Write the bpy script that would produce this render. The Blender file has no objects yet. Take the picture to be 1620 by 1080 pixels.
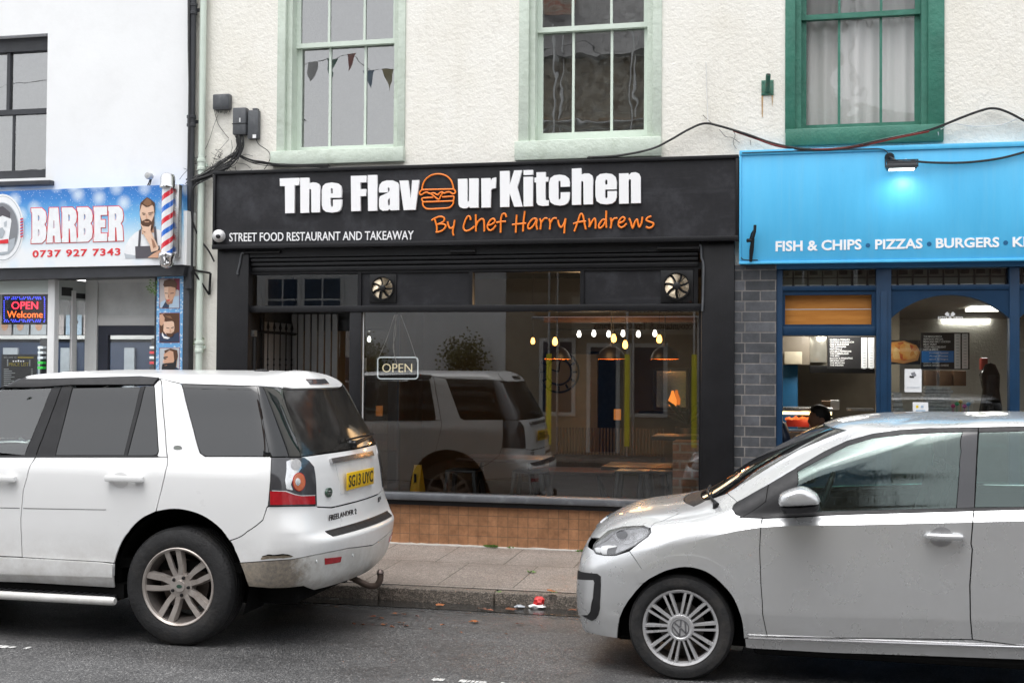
import bpy, bmesh, math, random
import numpy as np
from mathutils import Vector, Matrix, noise as mnoise
from mathutils.geometry import tessellate_polygon
R = random.Random(7)
scene = bpy.context.scene
COL = scene.collection
rad = math.radians

# ------------------------------------------------------------------ camera
CAM = np.array((0.0, 0.0, 1.7442)); FPX = 1972.45; YAW, PITCH, ROLL = .2318, .0224, .0071
c_, s_ = math.cos, math.sin
FWD = np.array((-s_(YAW)*c_(PITCH), c_(YAW)*c_(PITCH), s_(PITCH)))
r0 = np.array((c_(YAW), s_(YAW), 0.)); u0 = np.cross(r0, FWD)
RGT = c_(ROLL)*r0 + s_(ROLL)*u0; UPV = -s_(ROLL)*r0 + c_(ROLL)*u0
cam = bpy.data.objects.new('camera', bpy.data.cameras.new('camera'))
COL.objects.link(cam)
cam.matrix_world = Matrix(((RGT[0], UPV[0], -FWD[0], CAM[0]), (RGT[1], UPV[1], -FWD[1], CAM[1]), (RGT[2], UPV[2], -FWD[2], CAM[2]), (0, 0, 0, 1)))
cam.data.sensor_width = 36; cam.data.lens = FPX/1620*36
cam.data.clip_start = .05; cam.data.clip_end = 500
scene.camera = cam

# ------------------------------------------------------------------ sky, sun, exposure
SUN_EL, SUN_ROT = rad(72), rad(195)
wd = bpy.data.worlds.new('World'); scene.world = wd; wd.use_nodes = True
nt = wd.node_tree; bg = nt.nodes['Background']
sky = nt.nodes.new('ShaderNodeTexSky'); sky.sky_type = 'NISHITA'; sky.sun_disc = False
sky.sun_elevation = SUN_EL; sky.sun_rotation = SUN_ROT; sky.dust_density = 3.0; sky.air_density = 1.0
bw = nt.nodes.new('ShaderNodeHueSaturation'); bw.inputs['Saturation'].default_value = .13   # overcast: nearly grey
bw.inputs['Value'].default_value = 1.3; nt.links.new(sky.outputs[0], bw.inputs['Color']); nt.links.new(bw.outputs[0], bg.inputs[0])
bg.inputs[1].default_value = .15
sl = bpy.data.lights.new('sun', 'SUN'); sl.energy = 0.6; sl.angle = rad(45); sl.color = (1, .98, .95)
so = bpy.data.objects.new('sun', sl); COL.objects.link(so)
# direction towards the sun (Nishita: rotation 0 = +Y, clockwise seen from above)
sd = Vector((math.sin(SUN_ROT)*math.cos(SUN_EL), math.cos(SUN_ROT)*math.cos(SUN_EL), math.sin(SUN_EL)))
so.rotation_euler = sd.to_track_quat('Z', 'Y').to_euler(); so.location = (0, -4, 30)
vs = scene.view_settings; vs.view_transform = 'Standard'; vs.look = 'None'; vs.exposure = 0.88; vs.gamma = 1
scene.cycles.max_bounces = 8; scene.cycles.transparent_max_bounces = 16

# ------------------------------------------------------------------ picture <-> place
def ray(px, py):
    d = FWD*FPX + RGT*(px-810) - UPV*(py-540); return d
def at(px, py, Y):
    d = ray(px, py); t = Y/d[1]; return (t*d[0], CAM[2]+t*d[2])
def pt(px, py, Y):
    a = at(px, py, Y); return (a[0], Y, a[1])
def ground(px, py, z=0.0):
    d = ray(px, py); t = (z-CAM[2])/d[2]; return (t*d[0], t*d[1], z)
def project(P):
    d = np.asarray(P, float)-CAM; z = d@FWD
    return np.stack((810+FPX*(d@RGT)/z, 540-FPX*(d@UPV)/z, z), -1)
def pr(x0, x1, y0, y1, Y):
    xm, ym = (x0+x1)/2, (y0+y1)/2
    return at(x0, ym, Y)[0], at(x1, ym, Y)[0], at(xm, y1, Y)[1], at(xm, y0, Y)[1]

# ------------------------------------------------------------------ objects
WL = {}
def tag(o, label=None, cat=None, group=None, kind=None):
    if label: o['label'] = label
    if cat: o['category'] = cat
    if group: o['group'] = group
    if kind: o['kind'] = kind
    return o
def thing(name, label, cat, loc, group=None):
    o = bpy.data.objects.new(name, None); COL.objects.link(o); o.location = loc
    o.empty_display_size = .1; WL[o] = Vector(loc)
    return tag(o, label, cat, group)
def finish(me, name, mat, parent=None, smooth=False, angle=None):
    ob = bpy.data.objects.new(name, me); COL.objects.link(ob)
    if mat is not None:
        for m in (mat if isinstance(mat, (list, tuple)) else [mat]): me.materials.append(m)
    if parent is not None:
        w = WL[parent]; me.transform(Matrix.Translation(-w)); ob.parent = parent
        WL[ob] = w
    else:
        # origin at the base centre
        co = np.empty(len(me.vertices)*3); me.vertices.foreach_get('co', co); co = co.reshape(-1, 3)
        w = Vector(((co[:, 0].min()+co[:, 0].max())/2, (co[:, 1].min()+co[:, 1].max())/2, co[:, 2].min()))
        me.transform(Matrix.Translation(-w)); ob.location = w; WL[ob] = w
    if smooth:
        me.polygons.foreach_set('use_smooth', [True]*len(me.polygons))
        if angle: me.set_sharp_from_angle(angle=rad(angle))
    return ob
class MB:
    def __init__(s): s.bm = bmesh.new(); s.mi = 0
    def poly(s, pts):
        f = s.bm.faces.new([s.bm.verts.new(p) for p in pts]); f.material_index = s.mi; return f
    def box(s, x0, x1, y0, y1, z0, z1, bev=0):
        x0, x1 = min(x0, x1), max(x0, x1); y0, y1 = min(y0, y1), max(y0, y1); z0, z1 = min(z0, z1), max(z0, z1)
        r = bmesh.ops.create_cube(s.bm, size=1)
        for v in r['verts']: v.co = Vector(((x0+x1)/2+v.co.x*(x1-x0), (y0+y1)/2+v.co.y*(y1-y0), (z0+z1)/2+v.co.z*(z1-z0)))
        fs = {f for v in r['verts'] for f in v.link_faces}
        for f in fs: f.material_index = s.mi
        if bev:
            es = {e for v in r['verts'] for e in v.link_edges}
            rr = bmesh.ops.bevel(s.bm, geom=list(es), offset=bev, segments=2, affect='EDGES', profile=.5)
            for f in rr['faces']: f.material_index = s.mi
        return s
    def pbox(s, x0, x1, y0, y1, Y, d, bev=0):      # picture rectangle on the plane Y, d deep to the back
        a = pr(x0, x1, y0, y1, Y); return s.box(a[0], a[1], Y, Y+d, a[2], a[3], bev)
    def prism(s, pts, axis, a, b):                  # pts 2D; axis 'y': (x,z); 'x': (y,z); 'z': (x,y)
        def m(p, t): return (p[0], t, p[1]) if axis == 'y' else ((t, p[0], p[1]) if axis == 'x' else (p[0], p[1], t))
        A = [s.bm.verts.new(m(p, a)) for p in pts]; B = [s.bm.verts.new(m(p, b)) for p in pts]
        fs = [s.bm.faces.new(A), s.bm.faces.new(B[::-1])]; n = len(pts)
        for i in range(n): fs.append(s.bm.faces.new((A[i], B[i], B[(i+1) % n], A[(i+1) % n])))
        for f in fs: f.material_index = s.mi
        return s
    def tube(s, pts, r, seg=8, caps=True, flat=None):
        pts = [Vector(p) for p in pts]; n = len(pts); rings = []
        up = None
        for i, p in enumerate(pts):
            t = (pts[min(i+1, n-1)]-pts[max(i-1, 0)])
            if t.length < 1e-9: t = Vector((0, 0, 1))
            t.normalize()
            if up is None: up = Vector((0, 1, 0)) if abs(t.y) < .9 else Vector((1, 0, 0))
            a = t.cross(up)
            if a.length < 1e-6: a = t.cross(Vector((1, 0, .3)))
            a.normalize(); b = a.cross(t).normalized(); up = b
            rr = r[i] if isinstance(r, (list, tuple)) else r
            k = flat or 1
            rings.append([s.bm.verts.new(p+a*rr*math.cos(q)+b*rr*k*math.sin(q)) for q in [2*math.pi*j/seg for j in range(seg)]])
        for i in range(n-1):
            for j in range(seg):
                f = s.bm.faces.new((rings[i][j], rings[i][(j+1) % seg], rings[i+1][(j+1) % seg], rings[i+1][j])); f.material_index = s.mi
        if caps:
            for f in (s.bm.faces.new(rings[0][::-1]), s.bm.faces.new(rings[-1])): f.material_index = s.mi
        return s
    def lathe(s, prof, o, axis='z', seg=32, flip=1):    # prof: (radius, height)
        o = Vector(o); rings = []
        for r, h in prof:
            ring = []
            for j in range(seg):
                q = 2*math.pi*j/seg; a, b = r*math.cos(q), r*math.sin(q)
                v = (a, b, h) if axis == 'z' else ((a, h, b) if axis == 'y' else (h, a, b))
                ring.append(s.bm.verts.new(o+Vector(v)))
            rings.append(ring)
        for i in range(len(rings)-1):
            for j in range(seg):
                f = s.bm.faces.new((rings[i][j], rings[i][(j+1) % seg], rings[i+1][(j+1) % seg], rings[i+1][j])); f.material_index = s.mi
        return s
    def build(s, name, mat, parent=None, smooth=False, angle=40, weld=False):
        if weld: bmesh.ops.remove_doubles(s.bm, verts=s.bm.verts, dist=1e-5)
        bmesh.ops.recalc_face_normals(s.bm, faces=s.bm.faces)
        me = bpy.data.meshes.new(name); s.bm.to_mesh(me); s.bm.free()
        return finish(me, name, mat, parent, smooth, angle)
def spl(pts, n=6, closed=False):                     # Catmull-Rom through 2D/3D points
    P = [np.array(p, float) for p in pts]; out = []; m = len(P)
    for i in range(m if closed else m-1):
        p0 = P[i-1] if (closed or i > 0) else 2*P[0]-P[1]
        p1, p2 = P[i], P[(i+1) % m]
        p3 = P[(i+2) % m] if (closed or i+2 < m) else 2*P[-1]-P[-2]
        for k in range(n):
            t = k/n
            out.append(tuple(.5*((2*p1)+(-p0+p2)*t+(2*p0-5*p1+4*p2-p3)*t*t+(-p0+3*p1-3*p2+p3)*t**3)))
    if not closed: out.append(tuple(P[-1]))
    return out
def shape2d(loops, to3, depth, name, mat, parent, y0=None):
    """filled outline(s) with counters, extruded; loops: lists of 2D points, to3(x, y, t) -> 3D, t in 0..depth"""
    cu = bpy.data.curves.new('tmp', 'CURVE'); cu.dimensions = '2D'; cu.fill_mode = 'BOTH'; cu.extrude = .5
    for lp in loops:
        sp = cu.splines.new('POLY'); sp.points.add(len(lp)-1); sp.use_cyclic_u = True
        for q, p in zip(sp.points, lp): q.co = (p[0], p[1], 0, 1)
    ob = bpy.data.objects.new('tmp', cu); COL.objects.link(ob)
    bpy.context.view_layer.update()
    me = bpy.data.meshes.new_from_object(ob.evaluated_get(bpy.context.evaluated_depsgraph_get()))
    bpy.data.objects.remove(ob); bpy.data.curves.remove(cu)
    for v in me.vertices: v.co = to3(v.co.x, v.co.y, (.5-v.co.z)*depth)
    me.name = name; me.materials.clear()
    bm = bmesh.new(); bm.from_mesh(me); bmesh.ops.recalc_face_normals(bm, faces=bm.faces); bm.to_mesh(me); bm.free()
    return finish(me, name, mat, parent)
def textmesh(body, bold=0, shear=0, space=1):
    cu = bpy.data.curves.new('tmp', 'FONT'); cu.body = body; cu.size = 1; cu.extrude = .5; cu.offset = bold; cu.shear = shear
    cu.space_character = space; cu.resolution_u = 3
    ob = bpy.data.objects.new('tmp', cu); COL.objects.link(ob); bpy.context.view_layer.update()
    me = bpy.data.meshes.new_from_object(ob.evaluated_get(bpy.context.evaluated_depsgraph_get()))
    bpy.data.objects.remove(ob); bpy.data.curves.remove(cu)
    me.materials.clear(); return me
def ptext(body, x0, x1, yb0, yb1, h, Y, depth, name, mat, parent, bold=0, shear=0, mirror=False, space=1):
    """text between picture columns x0, x1; baseline rows yb0 (left), yb1 (right); letter height h pixels; on plane Y, standing depth proud"""
    me = textmesh(body, bold, shear, space)
    co = np.empty(len(me.vertices)*3); me.vertices.foreach_get('co', co); co = co.reshape(-1, 3)
    ax, bx = co[:, 0].min(), co[:, 0].max(); az, bz = co[:, 1].min(), co[:, 1].max()
    X0, Zl = at(x0, yb0, Y); X1, Zr = at(x1, yb1, Y); H = at((x0+x1)/2, (yb0+yb1)/2-h, Y)[1]-(Zl+Zr)/2
    for v in me.vertices:
        f = (v.co.x-ax)/(bx-ax); f = 1-f if mirror else f
        v.co = (X0+(X1-X0)*f, Y-depth*(v.co.z+.5), Zl+(Zr-Zl)*f+H*(v.co.y-az)/(bz-az))
    bm = bmesh.new(); bm.from_mesh(me); bmesh.ops.recalc_face_normals(bm, faces=bm.faces); bm.to_mesh(me); bm.free()
    me.name = name
    return finish(me, name, mat, parent)
def wall_holes(mb, X0, X1, Z0, Z1, Y, holes, reveal, thick=None):
    """wall front at Y with rectangular openings (x0,x1,z0,z1); reveals run back by `reveal`"""
    xs = sorted({X0, X1, *[h[0] for h in holes], *[h[1] for h in holes]}); zs = sorted({Z0, Z1, *[h[2] for h in holes], *[h[3] for h in holes]})
    xs = [x for x in xs if X0 <= x <= X1]; zs = [z for z in zs if Z0 <= z <= Z1]
    for a, b in zip(xs, xs[1:]):
        for c, d in zip(zs, zs[1:]):
            mx, mz = (a+b)/2, (c+d)/2
            if any(h[0] < mx < h[1] and h[2] < mz < h[3] for h in holes): continue
            mb.poly(((a, Y, c), (b, Y, c), (b, Y, d), (a, Y, d)))
    for h in holes:
        x0, x1, z0, z1 = h; y = Y+reveal
        for q in (((x0, Y, z0), (x0, y, z0), (x0, y, z1), (x0, Y, z1)), ((x1, Y, z0), (x1, y, z0), (x1, y, z1), (x1, Y, z1)),
                  ((x0, Y, z1), (x1, Y, z1), (x1, y, z1), (x0, y, z1)), ((x0, Y, z0), (x1, Y, z0), (x1, y, z0), (x0, y, z0))): mb.poly(q)

# ------------------------------------------------------------------ materials
class NT:
    def __init__(s, name):
        s.m = bpy.data.materials.new(name); s.m.use_nodes = True; s.t = s.m.node_tree
        s.p = s.t.nodes['Principled BSDF']; s.out = s.t.nodes['Material Output']
    def n(s, typ, **kw):
        nd = s.t.nodes.new(typ)
        for k, v in kw.items():
            if k.startswith('i_'):
                nd.inputs[k[2:].replace('_', ' ')].default_value = v
            else: setattr(nd, k, v)
        return nd
    def l(s, a, b): s.t.links.new(a, b)
    def coord(s): return s.n('ShaderNodeNewGeometry').outputs['Position']
    def noise(s, scale, detail=4, rough=.6, vec=None):
        nd = s.n('ShaderNodeTexNoise'); nd.inputs['Scale'].default_value = scale; nd.inputs['Detail'].default_value = detail; nd.inputs['Roughness'].default_value = rough
        s.l(vec if vec is not None else s.coord(), nd.inputs['Vector']); return nd.outputs['Fac']
    def ramp(s, fac, stops):
        r = s.n('ShaderNodeValToRGB'); cr = r.color_ramp
        while len(cr.elements) < len(stops): cr.elements.new(.5)
        for e, (p, c) in zip(cr.elements, stops):
            e.position = p; e.color = (c, c, c, 1) if not isinstance(c, (tuple, list)) else (*c, 1)
        s.l(fac, r.inputs[0]); return r.outputs['Color']
    def mix(s, fac, a, b, mode='MIX'):
        m = s.n('ShaderNodeMix', data_type='RGBA', blend_type=mode)
        if isinstance(fac, float): m.inputs[0].default_value = fac
        else: s.l(fac, m.inputs[0])
        for sock, v in ((m.inputs[6], a), (m.inputs[7], b)):
            if isinstance(v, (tuple, list)): sock.default_value = (*v, 1)
            else: s.l(v, sock)
        return m.outputs[2]
    def bump(s, h, strength, dist, prev=None):
        b = s.n('ShaderNodeBump'); b.inputs['Strength'].default_value = strength; b.inputs['Distance'].default_value = dist
        s.l(h, b.inputs['Height'])
        if prev is not None: s.l(prev, b.inputs['Normal'])
        return b.outputs[0]
    def swiz(s, order):                               # e.g. 'xz' -> vector (x, z, 0)
        sx = s.n('ShaderNodeSeparateXYZ'); s.l(s.coord(), sx.inputs[0]); cx = s.n('ShaderNodeCombineXYZ')
        for i, a in enumerate(order): s.l(sx.outputs['xyz'.index(a)], cx.inputs[i])
        return cx.outputs[0]
def mat(name, col, rough=.5, metal=0., var=.12, vs_=6., bump=0., bs=40., coat=0., dirt=0., dirtcol=(.12, .09, .06), ds=3., spec=.5):
    t = NT(name); p = t.p
    c = t.ramp(t.noise(vs_, 5), [(.25, tuple(x*(1-var) for x in col)), (.75, tuple(min(1, x*(1+var)) for x in col))])
    if dirt:
        f = t.ramp(t.noise(ds, 6, .7), [(.5, 0.), (.72, dirt)])
        c = t.mix(f, c, dirtcol)
    t.l(c, p.inputs['Base Color'])
    t.l(t.ramp(t.noise(vs_*2.3, 4), [(.3, max(.02, rough*.85)), (.7, min(1, rough*1.15))]), p.inputs['Roughness'])
    p.inputs['Metallic'].default_value = metal; p.inputs['Coat Weight'].default_value = coat; p.inputs['Coat Roughness'].default_value = .05
    p.inputs['Specular IOR Level'].default_value = spec
    if bump: t.l(t.bump(t.noise(bs, 5), bump, .01), p.inputs['Normal'])
    return t.m
def emit(name, col, st):
    t = NT(name); t.p.inputs['Base Color'].default_value = (*[min(1, c*.5) for c in col], 1); t.p.inputs['Emission Color'].default_value = (*col, 1); t.p.inputs['Emission Strength'].default_value = st
    t.p.inputs['Roughness'].default_value = .4
    return t.m
def glass(name, tint=(1, 1, 1), refl=1.8, wob=0., dirt=0.0):
    """single sheet of window glass: Fresnel mirror over clear tinted transmission"""
    t = NT(name); t.t.nodes.remove(t.p)
    g = t.n('ShaderNodeBsdfGlossy'); g.inputs['Roughness'].default_value = .0; g.inputs['Color'].default_value = (1, 1, 1, 1)
    tr = t.n('ShaderNodeBsdfTransparent'); tr.inputs[0].default_value = (*tint, 1)
    fr = t.n('ShaderNodeFresnel'); fr.inputs['IOR'].default_value = 1.5
    mu = t.n('ShaderNodeMath', operation='MULTIPLY'); mu.inputs[1].default_value = refl; mu.use_clamp = True
    t.l(fr.outputs[0], mu.inputs[0])
    if wob:
        b = t.bump(t.noise(2.2, 2), wob, .05); t.l(b, g.inputs['Normal'])
    mx = t.n('ShaderNodeMixShader'); t.l(mu.outputs[0], mx.inputs[0]); t.l(tr.outputs[0], mx.inputs[1]); t.l(g.outputs[0], mx.inputs[2])
    sh = mx.outputs[0]
    if dirt:
        df = t.n('ShaderNodeBsdfDiffuse'); df.inputs[0].default_value = (.6, .62, .6, 1)
        m2 = t.n('ShaderNodeMixShader'); t.l(t.ramp(t.noise(14, 6, .7), [(.35, 0.), (.8, dirt)]), m2.inputs[0]); t.l(sh, m2.inputs[1]); t.l(df.outputs[0], m2.inputs[2]); sh = m2.outputs[0]
    t.l(sh, t.out.inputs['Surface']); return t.m
M = {}
def mk_materials():
    t = NT('roughcast cream'); v = t.coord()                   # thick lumpy painted roughcast
    h1 = t.noise(26, 6, .55); h2 = t.noise(70, 4, .6); h3 = t.noise(7, 3)
    a = t.mix(.35, h1, h2); a = t.mix(.25, a, h3)
    t.l(t.bump(a, .5, .03), t.p.inputs['Normal'])
    c = t.ramp(t.noise(1.3, 5, .65), [(.3, (.76, .735, .66)), (.7, (.83, .815, .76))])
    c = t.mix(t.ramp(t.noise(5.5, 7, .75), [(.62, 0.), (.8, .35)]), c, (.55, .50, .42))
    mp = t.n('ShaderNodeMapping'); mp.inputs['Scale'].default_value = (4.5, 4.5, .35); t.l(v, mp.inputs[0])          # rain streaks
    c = t.mix(t.ramp(t.noise(1, 6, .7, mp.outputs[0]), [(.52, 0.), (.8, .32)]), c, (.56, .52, .44))
    ck = t.n('ShaderNodeTexVoronoi', feature='DISTANCE_TO_EDGE'); ck.inputs['Scale'].default_value = .55; wv = t.n('ShaderNodeVectorMath', operation='ADD'); nz = t.n('ShaderNodeTexNoise'); nz.inputs['Scale'].default_value = 2.5; nz.inputs['Detail'].default_value = 8; t.l(v, nz.inputs['Vector']); t.l(v, wv.inputs[0]); t.l(nz.outputs['Color'], wv.inputs[1]); t.l(wv.outputs[0], ck.inputs['Vector'])
    c = t.mix(t.ramp(ck.outputs['Distance'], [(.0, .16), (.006, 0.)]), c, (.40, .36, .30))
    t.l(c, t.p.inputs['Base Color']); t.p.inputs['Roughness'].default_value = .75; M['cream'] = t.m
    M['white_wall'] = mat('smooth white paint', (.81, .82, .825), .6, var=.035, vs_=1.2, bump=.15, bs=14, dirt=.12, dirtcol=(.5, .5, .48), ds=2)
    t = NT('painted black timber'); c = t.ramp(t.noise(3, 7, .7), [(.3, (.005, .005, .006)), (.62, (.011, .011, .013)), (.85, (.03, .03, .034))])
    t.l(c, t.p.inputs['Base Color']); t.p.inputs['Roughness'].default_value = .42; t.p.inputs['Specular IOR Level'].default_value = .3
    mp = t.n('ShaderNodeMapping'); mp.inputs['Scale'].default_value = (40, 40, 2.5); t.l(t.coord(), mp.inputs[0])
    t.l(t.bump(t.noise(1, 5, .6, mp.outputs[0]), .35, .006), t.p.inputs['Normal']); M['black'] = t.m
    t = NT('black sign board'); n = t.noise(2.2, 7, .7)
    mp = t.n('ShaderNodeMapping'); mp.inputs['Scale'].default_value = (1.2, 1, 9); t.l(t.coord(), mp.inputs[0])
    n2 = t.noise(1.5, 6, .7, mp.outputs[0])
    c = t.ramp(n, [(.3, (.010, .010, .012)), (.5, (.018, .018, .021)), (.72, (.05, .051, .058))]); c = t.mix(t.ramp(n2, [(.55, 0.), (.85, .4)]), c, (.075, .078, .088))
    t.l(c, t.p.inputs['Base Color']); t.p.inputs['Roughness'].default_value = .5; t.p.inputs['Specular IOR Level'].default_value = .3; M['board'] = t.m
    M['black_metal'] = mat('black metal', (.010, .010, .011), .4, 0, .3, 8, .1, 60, spec=.35)
    M['grey_sill'] = mat('weathered grey sill', (.085, .09, .10), .45, 0, .25, 5, .1, 30, dirt=.5, dirtcol=(.35, .36, .38))
    M['sage'] = mat('sage green paint', (.55, .62, .54), .5, 0, .08, 3, .7, 22, dirt=.5, dirtcol=(.36, .42, .33), ds=7)
    M['sage_lt'] = mat('pale green paint', (.61, .69, .61), .45, 0, .05, 4, .15, 30)
    M['green'] = mat('dark green paint', (.035, .17, .12), .45, 0, .2, 4, .6, 20, dirt=.3, dirtcol=(.07, .24, .19), ds=5)
    M['dgrey'] = mat('charcoal paint', (.035, .037, .043), .45, 0, .25, 5, .25, 24)
    M['lettering_white'] = mat('white acrylic', (.86, .86, .87), .35, 0, .01)
    M['orange'] = mat('orange acrylic', (.92, .23, .015), .35, 0, .05)
    t = NT('sky blue sign board')
    mp = t.n('ShaderNodeMapping'); mp.inputs['Scale'].default_value = (5, 1, .8); t.l(t.coord(), mp.inputs[0])
    c = t.ramp(t.noise(1.2, 6, .65, mp.outputs[0]), [(.3, (.07, .44, .76)), (.7, (.095, .50, .82))])
    c = t.mix(t.ramp(t.noise(9, 7, .8), [(.62, 0.), (.8, .45)]), c, (.03, .2, .45))
    m2 = t.n('ShaderNodeMapping'); m2.inputs['Scale'].default_value = (16, 1, .5); t.l(t.coord(), m2.inputs[0]); c = t.mix(t.ramp(t.noise(1, 6, .75, m2.outputs[0]), [(.5, 0.), (.78, .15)]), c, (.30, .52, .62))
    t.l(c, t.p.inputs['Base Color']); t.p.inputs['Roughness'].default_value = .38; t.l(t.bump(t.noise(30, 4), .1, .005), t.p.inputs['Normal']); M['sky_blue'] = t.m
    M['navy'] = mat('dark blue paint', (.006, .032, .078), .42, 0, .2, 4, .1, 30, spec=.3)
    M['navy_lt'] = mat('mid blue paint', (.012, .11, .25), .4, 0, .15, 4, .1, 30)
    def tiles(name, sx, sz, c1, c2, mortar, gap, bump, off=0., rough=.35, stain=True, swz='xz', squash=1., coff=(0, 0, 0)):
        t = NT(name); vec = t.swiz(swz)
        mp = t.n('ShaderNodeMapping'); mp.inputs['Location'].default_value = coff; t.l(vec, mp.inputs[0])
        b = t.n('ShaderNodeTexBrick', offset=off, squash=squash); t.l(mp.outputs[0], b.inputs['Vector'])
        b.inputs['Scale'].default_value = 1; b.inputs['Brick Width'].default_value = sx; b.inputs['Row Height'].default_value = sz; b.inputs['Mortar Size'].default_value = gap; b.inputs['Mortar Smooth'].default_value = .3
        b.inputs['Color1'].default_value = (*c1, 1); b.inputs['Color2'].default_value = (*c2, 1); b.inputs['Mortar'].default_value = (*mortar, 1)
        c = b.outputs['Color']
        c = t.mix(.8, c, t.ramp(t.noise(9, 7, .75), [(.25, .35), (.75, 1.35)]), 'MULTIPLY')
        if stain: c = t.mix(t.ramp(t.noise(3.5, 6, .7), [(.45, 0.), (.75, .45)]), c, tuple(x*.55 for x in c1))
        t.l(c, t.p.inputs['Base Color']); t.p.inputs['Roughness'].default_value = rough
        inv = t.n('ShaderNodeInvert'); t.l(b.outputs['Fac'], inv.inputs['Color'])
        nb = t.bump(inv.outputs[0], .6, bump); nb = t.bump(t.noise(35, 5), .25, .006, nb); t.l(nb, t.p.inputs['Normal']); return t.m
    M['tile'] = tiles('brown glazed tiles', .0935, .0935, (.34, .165, .08), (.40, .20, .10), (.20, .115, .065), .0032, .004, coff=(.02, -.126, 0))
    M['grey_brick'] = tiles('grey painted brick', .26, .0905, (.040, .044, .050), (.12, .125, .14), (.22, .205, .195), .006, .012, .5, .6, True, squash=.6)
    M['brick'] = tiles('worn red brick', .22, .078, (.52, .15, .07), (.50, .36, .25), (.55, .48, .40), .012, .012, .5, .8)
    M['stone'] = tiles('brown stone', .5, .25, (.26, .21, .14), (.32, .26, .18), (.2, .16, .11), .015, .02, .5, .85)
    M['slate'] = tiles('slate roof', .3, .2, (.075, .075, .082), (.10, .10, .11), (.03, .03, .032), .012, .03, .5, .6, False, swz='xz')
    # asphalt: speckled stones, damp patches
    t = NT('damp asphalt')
    vo = t.n('ShaderNodeTexVoronoi'); vo.inputs['Scale'].default_value = 130; t.l(t.coord(), vo.inputs['Vector'])
    c = t.ramp(vo.outputs['Color'], [(.1, (.038, .038, .040)), (.55, (.084, .084, .085)), (.8, (.145, .144, .142)), (.95, (.30, .295, .29))])
    damp = t.ramp(t.noise(.9, 6, .65), [(.4, 0.), (.62, 1.)])
    sx = t.n('ShaderNodeSeparateXYZ'); t.l(t.coord(), sx.inputs[0])
    mr = t.n('ShaderNodeMapRange'); mr.inputs['From Min'].default_value = 8.1; mr.inputs['From Max'].default_value = 9.0; t.l(sx.outputs[1], mr.inputs[0])
    ad = t.n('ShaderNodeMath', operation='MAXIMUM'); t.l(mr.outputs[0], ad.inputs[0]); sb = t.n('ShaderNodeMath', operation='MULTIPLY'); sb.inputs[1].default_value = .55
    t.l(damp, sb.inputs[0]); t.l(sb.outputs[0], ad.inputs[1])
    mp = t.n('ShaderNodeMapping'); mp.inputs['Scale'].default_value = (.18, 1.3, 1); t.l(t.coord(), mp.inputs[0])   # long worn tracks and repair patches
    c = t.mix(.7, c, t.ramp(t.noise(1.1, 5, .6, mp.outputs[0]), [(.3, .65), (.7, 1.4)]), 'MULTIPLY')
    c = t.mix(t.ramp(t.noise(2.6, 7, .75), [(.60, 0.), (.72, .7)]), c, (.022, .022, .024))
    ck = t.n('ShaderNodeTexVoronoi', feature='DISTANCE_TO_EDGE'); ck.inputs['Scale'].default_value = .8; wv = t.n('ShaderNodeVectorMath', operation='ADD'); t.l(t.coord(), wv.inputs[0]); nz = t.n('ShaderNodeTexNoise'); nz.inputs['Scale'].default_value = 3; nz.inputs['Detail'].default_value = 6; t.l(t.coord(), nz.inputs['Vector']); sc_k = t.n('ShaderNodeVectorMath', operation='SCALE'); sc_k.inputs['Scale'].default_value = .5; t.l(nz.outputs['Color'], sc_k.inputs[0]); t.l(sc_k.outputs[0], wv.inputs[1]); t.l(wv.outputs[0], ck.inputs['Vector'])
    c = t.mix(t.ramp(ck.outputs['Distance'], [(.0, .35), (.010, 0.)]), c, (.02, .02, .02))
    c2 = t.mix(.5, c, (.45, .44, .43), 'MULTIPLY')
    t.l(t.mix(ad.outputs[0], c, c2), t.p.inputs['Base Color']); t.l(t.ramp(ad.outputs[0], [(0, .55), (1, .16)]), t.p.inputs['Roughness'])
    nb = t.bump(vo.outputs['Distance'], .6, .005); nb = t.bump(t.noise(160, 3), .2, .002, nb); t.l(nb, t.p.inputs['Normal']); M['asphalt'] = t.m
    # pavement slabs of exposed aggregate
    t = NT('aggregate paving slabs'); vec = t.swiz('xy')
    mp = t.n('ShaderNodeMapping'); mp.inputs['Location'].default_value = (.08, -.02, 0); mp.inputs['Rotation'].default_value = (0, 0, rad(0)); t.l(vec, mp.inputs[0])
    b = t.n('ShaderNodeTexBrick', offset=.5); t.l(mp.outputs[0], b.inputs['Vector']); b.inputs['Scale'].default_value = 1
    b.inputs['Brick Width'].default_value = .6; b.inputs['Row Height'].default_value = .93; b.inputs['Mortar Size'].default_value = .0045; b.inputs['Mortar Smooth'].default_value = .2
    b.inputs['Color1'].default_value = (.205, .172, .15, 1); b.inputs['Color2'].default_value = (.24, .205, .18, 1); b.inputs['Mortar'].default_value = (.05, .05, .035, 1)
    vo = t.n('ShaderNodeTexVoronoi'); vo.inputs['Scale'].default_value = 120; t.l(t.coord(), vo.inputs['Vector'])
    sp = t.ramp(vo.outputs['Color'], [(.1, .45), (.5, .9), (.9, 1.7)])
    c = t.mix(.8, b.outputs['Color'], sp, 'MULTIPLY'); c = t.mix(t.ramp(t.noise(1.7, 6, .7), [(.4, 0.), (.75, .5)]), c, (.10, .085, .07))
    t.l(c, t.p.inputs['Base Color']); t.l(t.ramp(t.noise(1.4, 4), [(.35, .45), (.65, .8)]), t.p.inputs['Roughness'])
    inv = t.n('ShaderNodeInvert'); t.l(b.outputs['Fac'], inv.inputs['Color'])
    nb = t.bump(inv.outputs[0], .7, .006); nb = t.bump(vo.outputs['Distance'], .5, .004, nb); t.l(nb, t.p.inputs['Normal']); M['slabs'] = t.m
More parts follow.
